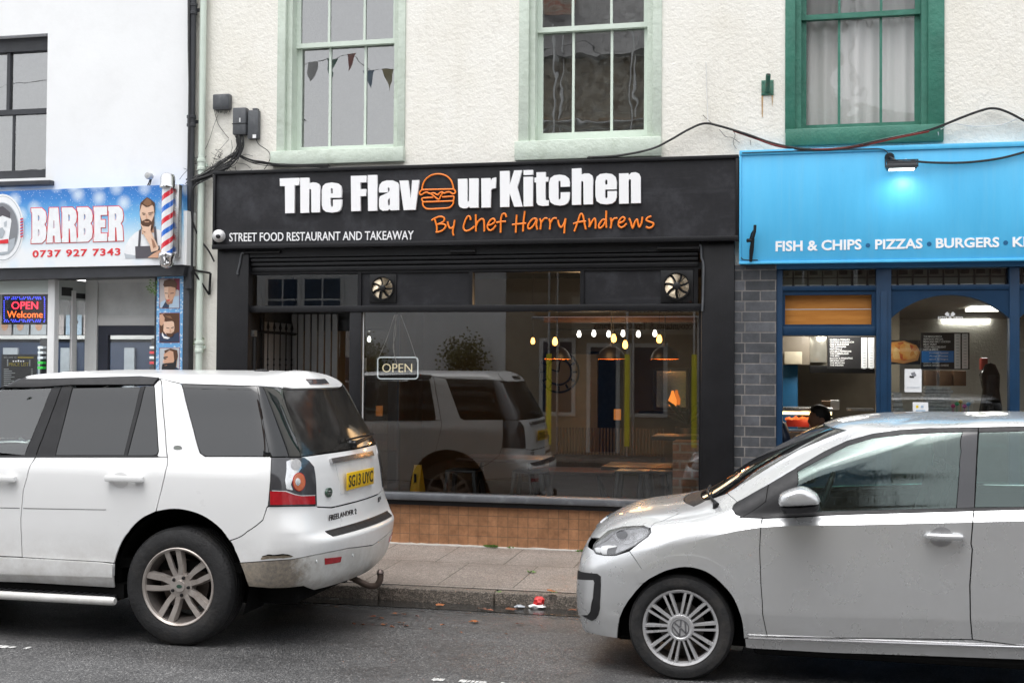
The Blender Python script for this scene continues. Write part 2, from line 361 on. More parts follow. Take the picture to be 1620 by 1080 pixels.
    t = NT('aggregate kerb stone'); vo = t.n('ShaderNodeTexVoronoi'); vo.inputs['Scale'].default_value = 110; t.l(t.coord(), vo.inputs['Vector'])
    c = t.ramp(vo.outputs['Color'], [(.1, (.05, .042, .036)), (.5, (.13, .105, .085)), (.9, (.30, .25, .21))]); c = t.mix(t.ramp(t.noise(2.5, 6, .7), [(.4, 0.), (.7, .7)]), c, (.045, .042, .034))
    t.l(c, t.p.inputs['Base Color']); t.p.inputs['Roughness'].default_value = .6; t.l(t.bump(vo.outputs['Distance'], .6, .006), t.p.inputs['Normal']); M['kerb'] = t.m
    M['road_paint'] = mat('worn road paint', (.62, .62, .60), .6, 0, .2, 20, .4, 60, dirt=.9, dirtcol=(.07, .07, .07), ds=9)
    M['white_trim'] = mat('white frame paint', (.74, .75, .75), .4, 0, .03, 3)
    M['grey_trim'] = mat('pale grey frame paint', (.68, .69, .685), .4, 0, .05, 3)
    M['glass'] = glass('window glass', (.88, .91, .90), 2.2, .0); M['shop_glass'] = glass('shop window glass', (.80, .82, .82), 3.8, .0)
    M['glass_old'] = glass('old window glass', (.80, .84, .84), 5.5, .03, .12)
    M['glass_net'] = glass('glass before net curtain', (.95, .95, .95), 1.4, .1)
    M['dark'] = mat('dark void', (.012, .012, .013), .8, 0, .1)
    M['cable'] = mat('black cable', (.02, .02, .021), .45, 0, .3, 20)
    M['cable_red'] = mat('red cable', (.20, .03, .025), .5, 0, .3, 20)
    M['cable_white'] = mat('white cable', (.7, .7, .68), .5, 0, .1, 20)
    M['chrome'] = mat('chrome', (.72, .72, .73), .12, 1., .05)
    M['steel'] = mat('brushed steel', (.5, .5, .5), .3, 1., .1, 20)
    M['pvc'] = mat('grey plastic', (.075, .08, .088), .5, 0, .15, 10, dirt=.2, dirtcol=(.3, .3, .3), ds=12)
    M['white_plastic'] = mat('white plastic', (.80, .80, .80), .35, 0, .03)
    M['leaf'] = mat('weed leaf', (.10, .20, .035), .6, 0, .4, 30)
    M['rust'] = mat('rust', (.25, .12, .05), .8, 0, .3, 20)
mk_materials()
# ================================================================== GROUND
def pp(mb, pts, Y, d): return mb.prism([at(x, y, Y) for x, y in pts], 'y', Y, Y+d)
YK, ZK, ZG, ZJ = 9.125, .073, -.03, .126          # kerb face, kerb top, gutter, pavement at the shops
def road_z(y): return ZG+(YK-y)*.0155 if y > 3.5 else ZG+(YK-3.5)*.0155-(3.5-y)*.012
mb = MB(); ys = [-60]+[-.9]+[0.2, 1.2, 2.4, 3.5, 5, 6.2, 7.1, 8, 8.6, YK+.05]
for a, b in zip(ys[2:], ys[3:]):
    mb.poly(((-60, a, road_z(a)), (60, a, road_z(a)), (60, b, road_z(b)), (-60, b, road_z(b))))
tag(mb.build('road', M['asphalt'], None, True), kind='structure')
mb = MB(); mb.poly(((-60, YK+.125, ZK+.001), (60, YK+.125, ZK+.001), (60, 11.6, ZJ+.012), (-60, 11.6, ZJ+.012)))
tag(mb.build('pavement', M['slabs']), kind='structure')
mb = MB(); x0 = ground(595, 944, 0)[0]
for i in range(-40, 40):
    a = x0+i*.915; dz = R.uniform(-.003, .003)
    mb.box(a+.004, a+.911, YK+R.uniform(-.004, .004), YK+.125, -.25, ZK+dz, .014)
mb.box(-60, 60, YK+.03, YK+.12, -.25, ZK-.012)
tag(mb.build('kerb', M['kerb'], None, True, 30), kind='structure')
mb = MB()                                                        # gutter sett channel, a slightly sunk wet strip
mb.poly(((-60, YK-.27, road_z(YK-.27)+.004), (60, YK-.27, road_z(YK-.27)+.004), (60, YK+.002, ZG+.003), (-60, YK+.002, ZG+.003)))
t = NT('wet gutter'); t.l(t.ramp(t.noise(30, 6, .7), [(.3, (.012, .012, .012)), (.7, (.035, .033, .03))]), t.p.inputs['Base Color']); t.l(t.ramp(t.noise(3, 4), [(.35, .05), (.65, .3)]), t.p.inputs['Roughness'])
t.l(t.bump(t.noise(90, 3), .25, .003), t.p.inputs['Normal'])
tag(mb.build('gutter', t.m), kind='structure')
# worn parking-bay dashes in the road
mb = MB()
for (ax, ay, bx, by) in ((-60, 1019, 26, 1023.5), (40, 1024, 46, 1025), (684, 1074, 702, 1076), (726, 1076.5, 770, 1080), (790, 1081, 880, 1088)):
    A = ground(ax, ay, road_z(6.6)); B = ground(bx, by, road_z(6.6)); w = .028
    for k in range(7):
        f, g = k/7+R.uniform(0, .02), (k+1)/7-R.uniform(0, .03)
        p, q = [tuple(A[i]+(B[i]-A[i])*h for i in range(2)) for h in (f, g)]
        j = [R.uniform(-.012, .012) for _ in range(4)]
        mb.poly([(x, y, road_z(y)+.005) for x, y in ((p[0], p[1]-w+j[0]), (q[0], q[1]-w+j[1]), (q[0], q[1]+w+j[2]), (p[0], p[1]+w+j[3]))])
tag(mb.build('road_marking', M['road_paint']), kind='structure')
# far side of the street (behind the photographer)
mb = MB(); mb.box(-60, 60, -.25, .2, -.2, .10, .012); tag(mb.build('far_kerb', M['kerb'], None, True, 30), kind='structure')
mb = MB(); mb.poly(((-60, -3.2, .12), (60, -3.2, .12), (60, -.24, .095), (-60, -.24, .095))); tag(mb.build('far_pavement', M['slabs']), kind='structure')

# ================================================================== CREAM BUILDING (restaurant + chip shop)
YW = 11.08
XL = at(307, 300, YW)[0]                                          # party line with the white building
XR = 12.0
cream = thing('rendered_building', 'cream roughcast building above the black restaurant sign and the blue chip shop sign', 'building', (-1.5, YW+3, 0))
def win_hole(x0, x1, yb, Y, h=1.85):
    a, b = at(x0, yb, Y), at(x1, yb, Y); z = (a[1]+b[1])/2
    return [a[0], b[0], z, z+h]
W1 = win_hole(450, 629.5, 238, YW); W2 = win_hole(835.4, 1032.5, 222, YW); W3 = win_hole(1257, 1469, 203, YW)
shopX0, shopX1 = at(341, 500, YW)[0], at(1161, 500, YW)[0]
chipX0, chipX1 = at(1228, 550, YW)[0], 6.5
holes = [W1, W2, W3, [shopX0+.05, shopX1-.05, -.05, 3.2], [chipX0, chipX1, -.05, 2.72]]
mb = MB(); wall_holes(mb, XL, XR, -.05, 8.2, YW, holes, .16)
mb.box(XL, XR, YW+.4, YW+7.5, 3.35, 3.5)                          # first floor
mb.build('wall', M['cream'], cream)
mb = MB(); mb.prism([(YW-.35, 8.0), (YW+3.6, 10.6), (YW+7.6, 8.0)], 'x', XL, XR); mb.build('roof', M['slate'], cream)
mb = MB(); mb.box(XL, XR, YW+7.5, YW+7.7, 0, 8.1); mb.box(XL+.01, XL+.2, YW+.16, YW+7.5, 3.5, 8); mb.box(XR-.2, XR, YW+.16, YW+7.5, 3.5, 8); mb.build('rear_wall', M['cream'], cream)

def sash_window(hole, yrail_px, colpx, paint, trim, yglass_lo, open_gap, glassm, sur_w, sill_px, Y, parent, room=None, label=None):
    x0, x1, z0, z1 = hole; yr = Y+.16
    mb = MB()                                                     # painted surround, proud of the roughcast
    sw = sur_w
    mb.box(x0-sw[0], x0+.004, Y-.018, Y+.03, z0-.02, z1+.1, .004); mb.box(x1-.004, x1+sw[1], Y-.018, Y+.03, z0-.02, z1+.1, .004); mb.box(x0-sw[0], x1+sw[1], Y-.0165, Y+.03, z1+.0985, z1+.2)
    # box frame inside the reveal
    mb.box(x0, x0+.055, Y+.03, yr+.09, z0, z1); mb.box(x1-.055, x1, Y+.03, yr+.09, z0, z1); mb.box(x0+.055, x1-.055, Y+.09, yr+.09, z1-.05, z1)
    fr = mb.build('window', paint, parent, True, 30)
    if label: fr['label'] = label
    a = pr(*sill_px, Y)
    mb = MB(); mb.box(a[0], a[1], Y-.06, yr+.1, a[2], z0+.004, .008); mb.build('sill', paint, fr, True, 30)
    zm = at((colpx[0]+colpx[-1])/2, yrail_px, yr)[1]
    X0, X1 = x0+.055, x1-.055; bar = .011
    xs = [at(c, 120, yr)[0] for c in colpx]
    for up in (1, 0):
        yy = yr-.035 if up else yr+.005
        za, zb = (zm-.022, z1-.05) if up else (z0+open_gap, zm+.02)
        mb = MB(); st = .045
        mb.box(X0, X0+st, yy, yy+.035, za, zb); mb.box(X1-st, X1, yy, yy+.035, za, zb)
        mb.box(X0+st, X1-st, yy+.001, yy+.034, za, za+(.045 if up else .075)); mb.box(X0+st, X1-st, yy+.001, yy+.034, zb-(.05 if up else .04), zb)
        for x in xs[1:-1]: mb.box(x-bar, x+bar, yy+.004, yy+.03, za+.04, zb-.04)
        mb.build('sash', trim, fr, True, 30)
        mb = MB(); mb.poly(((X0+.02, yy+.02, za+.02), (X1-.02, yy+.02, za+.02), (X1-.02, yy+.02, zb-.02), (X0+.02, yy+.02, zb-.02)))
        mb.build('pane', glassm, fr)
    return fr
px2m = 1/178.
sash_window(W1, 70, (478, 521.5, 577.5, 630), M['sage'], M['sage_lt'], 223, 0, M['glass_old'], (.077, .068), (431, 641, 240, 260), YW, cream)
sash_window(W2, 45, (850, 906.7, 967.5, 1027), M['sage'], M['sage_lt'], 204, .035, M['glass_old'], (.087, .079), (816, 1047, 226, 252), YW, cream)
w3 = sash_window(W3, 25, (1265, 1327.5, 1393.7, 1459), M['green'], M['green'], 193, 0, M['glass_net'], (.081, .128), (1242.5, 1492, 206, 229), YW, cream, label='dark green sash window with net curtains')
# dim rooms behind the first-floor windows, and the net curtain
t = NT('dim room wall'); t.l(t.ramp(t.noise(.8, 3), [(.3, (.40, .38, .37)), (.7, (.55, .53, .52))]), t.p.inputs['Base Color']); M['dimroom'] = t.m
mb = MB()
for w in (W1, W2, W3):
    mb.box(w[0]-.6, w[1]+.6, YW+2.6, YW+2.7, 3.5, 6.5)
mb.build('room_wall', M['dimroom'], cream)
t = NT('net curtain'); t.t.nodes.remove(t.p); d = t.n('ShaderNodeBsdfDiffuse'); d.inputs[0].default_value = (.90, .89, .87, 1); tl = t.n('ShaderNodeBsdfTranslucent'); tl.inputs[0].default_value = (.6, .6, .6, 1)
tr = t.n('ShaderNodeBsdfTransparent'); m1 = t.n('ShaderNodeMixShader'); m1.inputs[0].default_value = .3; t.l(d.outputs[0], m1.inputs[1]); t.l(tl.outputs[0], m1.inputs[2])
m2 = t.n('ShaderNodeMixShader'); m2.inputs[0].default_value = .05; t.l(m1.outputs[0], m2.inputs[1]); t.l(tr.outputs[0], m2.inputs[2]); t.l(m2.outputs[0], t.out.inputs[0]); M['net'] = t.m
mb = MB(); n = 90; a, b = W3[0]+.03, W3[1]-.03; prev = None
for i in range(n+1):
    x = a+(b-a)*i/n; y = YW+.265+.016*math.sin(i*.55)+.012*math.sin(i*.23+1)+.02*math.sin(i*.12)
    cur = ((x, y, W3[2]-.05), (x, y+.01, W3[3]))
    if prev: mb.poly((prev[0], cur[0], cur[1], prev[1]))
    prev = cur
mb.build('net_curtain', M['net'], w3, True, None, True)

# ================================================================== WHITE BUILDING (barber)
YL = 11.04
white = thing('white_building', 'smooth white painted building above the barber sign', 'building', (-9, YL+3, 0))
XL0 = -20.
w0 = [at(-70, 200, YL)[0], at(74, 165, YL)[0], at(74, 281, YL)[1], at(74, 53, YL)[1]]
bshX1 = at(291, 500, YL)[0]
mb = MB(); wall_holes(mb, XL0, XL-.002, -.05, 8.0, YL, [w0, [-14, bshX1, -.05, 2.62]], .2)
mb.box(XL0, XL-.002, YL+.4, YL+6, 3.2, 3.34); mb.box(XL0, XL-.2, YL+2.6, YL+2.7, 3.34, 7.)
mb.build('wall', M['white_wall'], white)
mb = MB(); mb.prism([(YL-.3, 7.9), (YL+3.5, 10.2), (YL+7, 7.9)], 'x', XL0, XL-.01); mb.build('roof', M['slate'], white)
mb = MB(); yy = YL+.12; x0, x1, z0, z1 = w0
rail = at(40, 176, yy)[1]; mul = at(13, 120, yy)[0]
zt = at(74, 80, yy)[1]
mb.box(x0, x1, yy-.02, yy+.06, zt, z1); 
mb.box(x0, x1, yy, yy+.06, rail-.03, rail+.022); mb.box(x0, x1, yy-.01, yy+.05, z0, z0+.10); mb.box(x1-.012, x1, yy, yy+.06, z0, z1)
mb.box(mul-.018, mul+.018, yy+.002, yy+.05, rail+.022, zt); mul2 = at(19, 230, yy)[0]; mb.box(mul2-.012, mul2+.012, yy+.02, yy+.06, z0+.1, rail-.03)
fr = mb.build('window', M['dgrey'], white)
mb = MB(); mb.box(x0-.1, at(86, 286, YL)[0], YL-.07, YL+.12, z0-.085, z0-.035, .008); mb.build('sill', M['dgrey'], fr)
mb = MB(); mb.poly(((x0, yy+.03, z0), (x1, yy+.03, z0), (x1, yy+.03, zt), (x0, yy+.03, zt))); mb.build('pane', M['glass_old'], fr)

# ================================================================== RAINWATER PIPES
def pipe(name, px, Y, r, m, label, ztop, zbot, joints, px_off=0):
    X = at(px, 300, Y)[0]; mb = MB(); mb.tube([(X, Y, zbot), (X, Y, ztop)], r, 14)
    for z in joints:
        mb.lathe([(r*1.02, -.06), (r*1.3, -.055), (r*1.3, -.03), (r*1.15, -.025), (r*1.15, .02), (r*1.35, .025), (r*1.35, .05), (r, .055)], (X, Y, z), 'z', 14)
        mb.box(X-r*1.6, X+r*1.6, Y+r*.6, Y+r*1.4, z-.02, z+.01)
    return tag(mb.build(name, m, None, True, 40), label, 'downpipe')
pipe('downpipe', 318, YW-.07, .032, M['sage_lt'], 'pale green downpipe on the cream wall beside the black restaurant pilaster', 8, .1, (at(318, 262, YW)[1], at(315, 548, YW)[1], 5.6))
pipe('downpipe', 301.5, YL-.06, .034, M['dgrey'], 'charcoal downpipe at the right edge of the white barber building', 8, 2.5, (at(300, 195, YW)[1], at(300, 20, YW)[1]))
# ================================================================== RESTAURANT SHOPFRONT
YF = 10.947; YP = 11.0; YG = 11.10
sf = thing('restaurant_shopfront', 'black painted timber shopfront with large window and brown tiled base under the black sign', 'shopfront', ((shopX0+shopX1)/2, YP, ZJ))
for x0, x1 in ((341, 391), (1109, 1161)):
    mb = MB(); a = pr(x0, x1, 380, 860, YP); mb.box(a[0], a[1], YP, YW+.3, ZJ-.05, 2.9, .006)
    mb.box(a[0]-.01, a[1]+.01, YP-.02, YP, ZJ-.05, ZJ+.28, .006)
    mb.build('pilaster', M['black'], sf, True, 30)
XA, XB = at(391, 500, YP)[0], at(1109, 500, YP)[0]
# roller shutter box with its moulded slats
z1 = at(750, 391, YP)[1]; zs = [at(750, y, YP)[1] for y in (391, 402, 404, 409, 411, 416, 418, 425)]
mb = MB(); mb.box(XA, XB, YP+.012, YP+.2, zs[1], 2.9)
for i, (a, b) in enumerate(((2, 3), (4, 5), (6, 7))): mb.box(XA+.02, XB-.03, YP+.02+.012*i, YP+.2, zs[b], zs[a], .004)
mb.box(XA+.02, XB-.03, YP+.09, YP+.2, zs[7]-.03, zs[1]+.001)
sb = mb.build('shutter_box', M['black'], sf, True, 30)
for (xa, xb, yy) in ((386, 443, 399), (713, 752, 398), (1040, 1106, 393)):
    mb = MB(); mb.tube([pt(xa, yy, YP-.012), pt(xb, yy-.8, YP-.012)], .014, 8); mb.build('shutter_lug', M['black_metal'], sb, True)
mb = MB(); mb.tube([pt(x, y, YP-.012) for x, y in spl(((386, 400), (382, 402), (379, 418), (376, 430), (376, 434)), 4)], .010, 6); mb.build('conduit', M['pvc'], sb, True)
mb = MB(); mb.tube([pt(x, y, YP-.012) for x, y in spl(((1106, 388), (1109, 389), (1110, 408), (1113, 420), (1112, 470), (1111, 492)), 4)], .010, 6)
mb.build('conduit', M['pvc'], sb, True)
# transom frame
yT = YP+.07
mb = MB(); zt, zb = at(750, 428, yT)[1], at(750, 482.5, yT)[1]; z2 = at(750, 493, yT)[1]
mb.box(XA, XB, yT-.03, yT+.08, z2, zb, .006)
for x in (395, 569, 745, 921, 1101):
    a = at(x, 455, yT)[0]; mb.box(a-.018, a+.018, yT-.01, yT+.06, zb, zt)
mb.box(XA, XB, yT-.008, yT+.06, zt-.012, zt+.05)
mb.build('transom_frame', M['black'], sf, True, 30)
for x0, x1 in ((397, 567), (747, 919)):
    a = pr(x0, x1, 430, 483, yT+.03); mb = MB(); mb.poly(((a[0]-.02, yT+.03, a[2]-.02), (a[1]+.02, yT+.03, a[2]-.02), (a[1]+.02, yT+.03, a[3]+.02), (a[0]-.02, yT+.03, a[3]+.02))); mb.build('transom_pane', M['glass'], sf)
for x0, x1 in ((571, 743), (923, 1099)):
    a = pr(x0, x1, 430, 483, yT+.01); mb = MB(); mb.box(a[0]-.02, a[1]+.02, yT+.012, yT+.03, a[2]-.03, a[3]+.03); mb.build('blank_panel', M['board'], sf)
# extractor fans in the blank panels
def fan(cx, cy, r, ang, label):
    X, Z = at(cx, cy, yT); rr = r/178.*.97
    th = thing('extractor_fan', label, 'fan', (X, yT, Z-rr*1.3), 'extractor fans above the restaurant window')
    mb = MB(); s = rr*1.28; mb.box(X-s, X+s, yT-.004, yT+.0115, Z-s, Z+s, .003); mb.lathe([(rr*1.08, -.03), (rr*1.08, .0), (rr, 0), (rr, -.03), (rr*1.08, -.03)], (X, yT-.004, Z), 'y', 40)
    mb.build('plate', M['black_metal'], th, True, 30)
    mb = MB(); n = 7
    for i in range(n):
        q = ang+2*math.pi*i/n; pts = []
        def P(rad_, a, y): return (X+rad_*math.cos(a), yT-.012+y, Z+rad_*math.sin(a))
        K = 6; rows = []
        for k in range(K+1):
            ri = rr*(.30+.66*k/K); w = .26+.10*k/K; sk = .22*k/K
            rows.append([mb.bm.verts.new(P(ri, q+sk-w, .009)), mb.bm.verts.new(P(ri, q+sk, -.002)), mb.bm.verts.new(P(ri, q+sk+w, -.010))])
        for k in range(K):
            for j in range(2): mb.bm.faces.new((rows[k][j], rows[k][j+1], rows[k+1][j+1], rows[k+1][j]))
    mb.build('blade', M['fanblade'], th, True, None)
    mb = MB(); mb.lathe([(0, -.028), (rr*.2, -.028), (rr*.30, -.02), (rr*.31, 0.)], (X, yT-.008, Z), 'y', 24); mb.build('hub', M['black_metal'], th, True)
    mb = MB()
    for k in range(3):
        q = ang+.3+k*2*math.pi/3; mb.tube([(X+rr*.2*math.cos(q), yT-.034, Z+rr*.2*math.sin(q)), (X+rr*1.06*math.cos(q), yT-.034, Z+rr*1.06*math.sin(q))], .003, 5)
    mb.build('guard', M['black_metal'], th, True)
    tag(th)
M['fanblade'] = mat('dusty brass blades', (.62, .52, .38), .3, .85, .25, 40, dirt=.4, dirtcol=(.2, .15, .1), ds=30)
fan(606, 456, 19, .2, 'extractor fan with dusty blades in the black panel above the hanging open sign')
fan(1071, 452.5, 20.5, .5, 'extractor fan with dusty blades in the black panel beside the right pilaster')
# main window
xw0, xw1 = at(574, 640, YG)[0], at(1106, 640, YG)[0]; zw0, zw1 = at(800, 784, YG)[1], at(800, 492, YG)[1]
mb = MB(); mb.poly(((xw0, YG, zw0), (xw1+.05, YG, zw0), (xw1+.05, YG, zw1+.02), (xw0, YG, zw1+.02))); mb.build('window_pane', M['shop_glass'], sf)
mb = MB(); mb.poly(((xw0-.0, YG+.01, zw0), (xw0, YG+1.0, zw0), (xw0, YG+1.0, zw1), (xw0, YG+.01, zw1))); mb.build('return_pane', M['glass'], sf)
mb = MB(); mb.box(xw0-.003, xw0+.006, YG-.012, YG-.004, zw0, zw1); mb.build('glazing_bead', M['white_trim'], sf)
mb = MB(); a = at(555, 600, YG); mb.box(a[0], xw0-.004, YG-.05, YG+.09, .14, zw1+.02, .004); mb.build('window_frame', M['black'], sf, True, 30)
mb = MB(); mb.box(xw1, xw1+.06, YG-.03, YG+.09, .5, zw1); mb.build('window_frame', M['black'], sf, True, 30)
mb = MB(); mb.box(at(392, 520, YG)[0], at(398, 520, YG)[0], YG-.03, YG+.06, .14, zw1); mb.build('door_post', M['black'], sf, True, 30)
zs0, zs1 = at(800, 797.5, 10.99)[1], at(800, 785.5, 10.99)[1]
mb = MB(); mb.box(xw0-.15, xw1+.02, 10.985, YG+.1, zs0+.01, zs1+.003, .012); mb.build('window_sill', M['grey_sill'], sf, True, 30)
mb = MB(); mb.box(xw0-.14, xw1+.02, 11.02, YG+.1, zs0-.035, zs0+.012); mb.build('sill_bed', M['black'], sf)
mb = MB(); mb.box(xw0-.12, xw1+.03, 11.065, YG+.12, ZJ-.05, zs0-.03); mb.build('tiled_base', M['tile'], sf)
mb = MB(); top = [(xw0-.1+k*.05, ZJ+.004+R.uniform(0, .008)) for k in range(70)]; mb.prism([(xw0-.1, ZJ-.03)]+top+[(top[-1][0]+.001, ZJ-.03)], 'y', 11.045, 11.066)
mb.build('mortar_fillet', mat('pale mortar', (.6, .58, .54), .8, 0, .1, 20, .5, 40), sf)
# entrance: recessed lobby, door, security gate standing ajar
lob0, lob1 = at(392, 520, YG)[0], xw0
mb = MB(); mb.box(lob0-.02, lob0, YG+.06, YG+1.1, .12, 2.9); mb.box(lob0, lob1, YG+1.1, YG+1.14, 2.25, 2.9)
mb.build('lobby_wall', mat('lobby grey', (.05, .052, .055), .6), sf)
mb = MB(); mb.box(lob0+.001, lob0+.012, YG+.07, YG+1.06, .14, 2.2)
for k in range(7): mb.box(lob0+.03+k*.075, lob0+.085+k*.075, YG+.98, YG+1.0, .14, 2.3)
mb.build('pale_boarding', mat('pale boarding', (.34, .35, .36), .5, 0, .1), sf)
mb = MB(); yd = YG+1.1
for x0, x1 in ((lob0, lob0+.11), (lob1-.12, lob1)): mb.box(x0, x1, yd-.03, yd+.02, .14, 2.25)
mb.box(lob0+.11, lob1-.12, yd-.03, yd+.02, 2.13, 2.25); mb.box(lob0+.11, lob1-.12, yd-.03, yd+.02, .14, .4); mb.box(lob0+.2, lob0+.26, yd-.025, yd+.015, .4, 2.13); mb.box(lob0+.11, lob1-.12, yd-.025, yd+.015, 1.0, 1.08)
door = mb.build('door', M['dgrey'], sf)
mb = MB(); mb.poly(((lob0+.1, yd, .4), (lob1-.1, yd, .4), (lob1-.1, yd, 2.15), (lob0+.1, yd, 2.15))); mb.build('pane', M['glass'], door)
mb = MB(); mb.tube([(lob0+.33, yd-.06, .95), (lob0+.33, yd-.06, 1.25)], .012, 8); mb.build('handle', M['steel'], door)
gz = at(403, 524, YG+.03)[1]; gx0 = at(402, 560, YG+.03)[0]
d_ = ray(518, 532); gY = (gz-CAM[2])/(d_[2]/d_[1]); gx1 = at(518, 532, gY)[0]; g0, g1 = Vector((gx0, YG+.03, 0)), Vector((gx1, gY, 0))
gate = thing('security_gate', 'black wrought iron gate with spear heads standing ajar in the restaurant doorway', 'gate', (gx0, YG+.03, .15))
mb = MB()
def gp(t, z): v = g0.lerp(g1, t); return (v.x, v.y, z)
for za in (gz, .28, 1.05): mb.tube([gp(0, za), gp(1, za)], .014, 4)
for t_ in (0, 1): mb.tube([gp(t_, .18), gp(t_, gz+.01)], .016, 4)
mb.build('frame', M['black_metal'], gate)
for k in range(11):
    t_ = .09+k*.078; mb = MB(); mb.tube([gp(t_, .28), gp(t_, gz+.02)], .0065, 6)
    z = gz-.25
    while z > .4: mb.tube([gp(t_, z), gp(t_, z-.015), gp(t_, z-.03)], [.006, .012, .006], 6); z -= .055
    mb.tube([gp(t_, gz), gp(t_, gz+.025), gp(t_, gz+.05), gp(t_, gz+.07), gp(t_, gz+.13)], [.007, .007, .017, .012, .001], 4)
    mb.build('bar', M['black_metal'], gate)
mb = MB()
for z in (gz-.05, 1.2, .5): mb.box(gx0-.05, gx0+.02, YG-.02, YG+.05, z, z+.06)
mb.build('hinge', M['steel'], gate)

# ================================================================== RESTAURANT SIGN
Zt0, Zt1 = at(338, 273, YF), at(1168.5, 245, YF); Zb0, Zb1 = at(336, 392, YF), at(1168.5, 380, YF)
zt = (Zt0[1]+Zt1[1])/2; zb = (Zb0[1]+Zb1[1])/2; sx0 = (Zt0[0]+Zb0[0])/2; sx1 = (Zt1[0]+Zb1[0])/2
sign = thing('shop_sign', 'long black restaurant sign board with raised white letters and an orange burger outline', 'sign', ((sx0+sx1)/2, YF, zb))
mb = MB(); mb.box(sx0, sx1, YF+.012, YW+.02, zb, zt); mb.build('board', M['board'], sign)
mb = MB(); w = .026
mb.box(sx0, sx1, YF-.012, YF+.014, zt-w, zt+.006, .004); mb.box(sx0, sx1, YF-.02, YF+.014, zb-.01, zb+w+.008, .005); mb.box(sx0, sx0+w, YF-.01, YF+.0135, zb+w, zt-w, .003); mb.box(sx1-w, sx1, YF-.01, YF+.0135, zb+w, zt-w, .003)
mb.build('moulding', M['black'], sign, True, 30)
YB = YF+.012; TH = .03
def cropC(p): return (430+p[0]/5.226, 260+p[1]/5.226)
def cropD(p): return (710+p[0]/5.226, 255+p[1]/5.226)
LET = [('C', [[(65,117),(223,112),(224,172),(188,174),(187,402),(110,405),(108,180),(67,180)]]),
 ('C', [[(234,112),(305,110),(307,162),(320,153),(340,149),(365,151),(386,162),(396,180),(398,205),(398,396),(327,398),(325,215),(320,203),(312,205),(308,215),(308,400),(236,402)]]),
 ('C', [[(577,275),(577,215),(568,178),(545,158),(495,150),(445,158),(422,178),(413,215),(413,335),(422,372),(445,392),(495,399),(545,392),(568,374),(577,338),(577,290),(505,292),(505,340),(500,352),(490,352),(484,340),(484,277)], [(486,205),(490,197),(499,197),(503,205),(503,240),(486,241)]]),
 ('C', [[(653,96),(780,93),(781,148),(731,150),(731,206),(778,204),(778,262),(732,264),(734,385),(656,388)]]),
 ('C', [[(792,90),(868,88),(872,383),(796,386)]]),
 ('C', [[(886,233),(885,200),(892,168),(912,145),(950,133),(1000,133),(1035,148),(1048,170),(1050,200),(1053,378),(980,380),(978,368),(955,382),(915,384),(893,370),(886,345),(886,290),(893,265),(930,248),(965,232),(974,215),(972,194),(965,190),(958,198),(958,231)], [(958,300),(965,287),(976,279),(976,332),(970,341),(962,341),(958,333)]]),
 ('C', [[(1055,135),(1125,133),(1143,275),(1149,275),(1160,132),(1217,130),(1188,375),(1090,378)]]),
 ('D', [[(75,147),(150,145),(152,325),(157,335),(163,334),(167,325),(168,143),(243,142),(246,384),(172,386),(170,372),(150,388),(115,390),(90,378),(80,355)]]),
 ('D', [[(268,142),(342,140),(343,168),(360,142),(388,133),(388,222),(360,227),(349,240),(346,382),(270,384)]]),
 ('D', [[(422,83),(500,80),(502,200),(540,77),(605,75),(566,212),(610,375),(540,377),(503,265),(500,378),(424,380)]]),
 ('D', [[(617,75),(695,73),(695,112),(618,115)]]), ('D', [[(617,130),(695,128),(696,372),(618,375)]]),
 ('D', [[(724,93),(800,90),(800,132),(822,131),(822,168),(800,170),(798,312),(803,323),(826,323),(826,367),(770,370),(738,362),(725,342),(722,175),(708,175),(708,137),(724,135)]]),
 ('D', [[(1000,210),(924,213),(923,172),(918,161),(910,162),(906,172),(905,305),(910,317),(919,316),(924,303),(925,258),(1000,256),(998,310),(985,345),(955,362),(915,367),(870,360),(840,340),(828,300),(828,180),(840,140),(870,118),(915,112),(960,118),(990,140),(1000,175)]]),
 ('D', [[(1017,62),(1094,58),(1096,112),(1120,102),(1160,102),(1185,118),(1192,150),(1192,356),(1114,358),(1112,175),(1105,163),(1097,165),(1094,178),(1093,360),(1018,362)]]),
 ('D', [[(1388,232),(1388,170),(1378,130),(1350,107),(1300,100),(1250,107),(1222,130),(1212,170),(1212,290),(1222,330),(1250,350),(1300,357),(1350,350),(1378,328),(1388,295),(1388,246),(1312,248),(1312,295),(1305,307),(1297,305),(1292,295),(1292,235)], [(1292,163),(1297,152),(1306,152),(1311,163),(1311,192),(1292,193)]]),
 ('D', [[(1407,102),(1484,100),(1486,118),(1510,95),(1545,92),(1572,103),(1586,130),(1587,346),(1507,348),(1506,160),(1500,149),(1491,150),(1486,166),(1487,350),(1408,352)]])]
for c, loops in LET:
    f = cropC if c == 'C' else cropD
    lp = [[at(*f(p), YB-TH) for p in l] for l in loops]
    shape2d(lp, lambda x, y, t: (x, YB-TH+t, y), TH, 'letter', M['lettering_white'], sign)
mb = MB()
def stroke(pts, r=.0078, n=5, cf=cropC):
    q = [pt(*cf(p), YB-.016) for p in spl(pts, n)]; mb.tube(q, r, 8); 
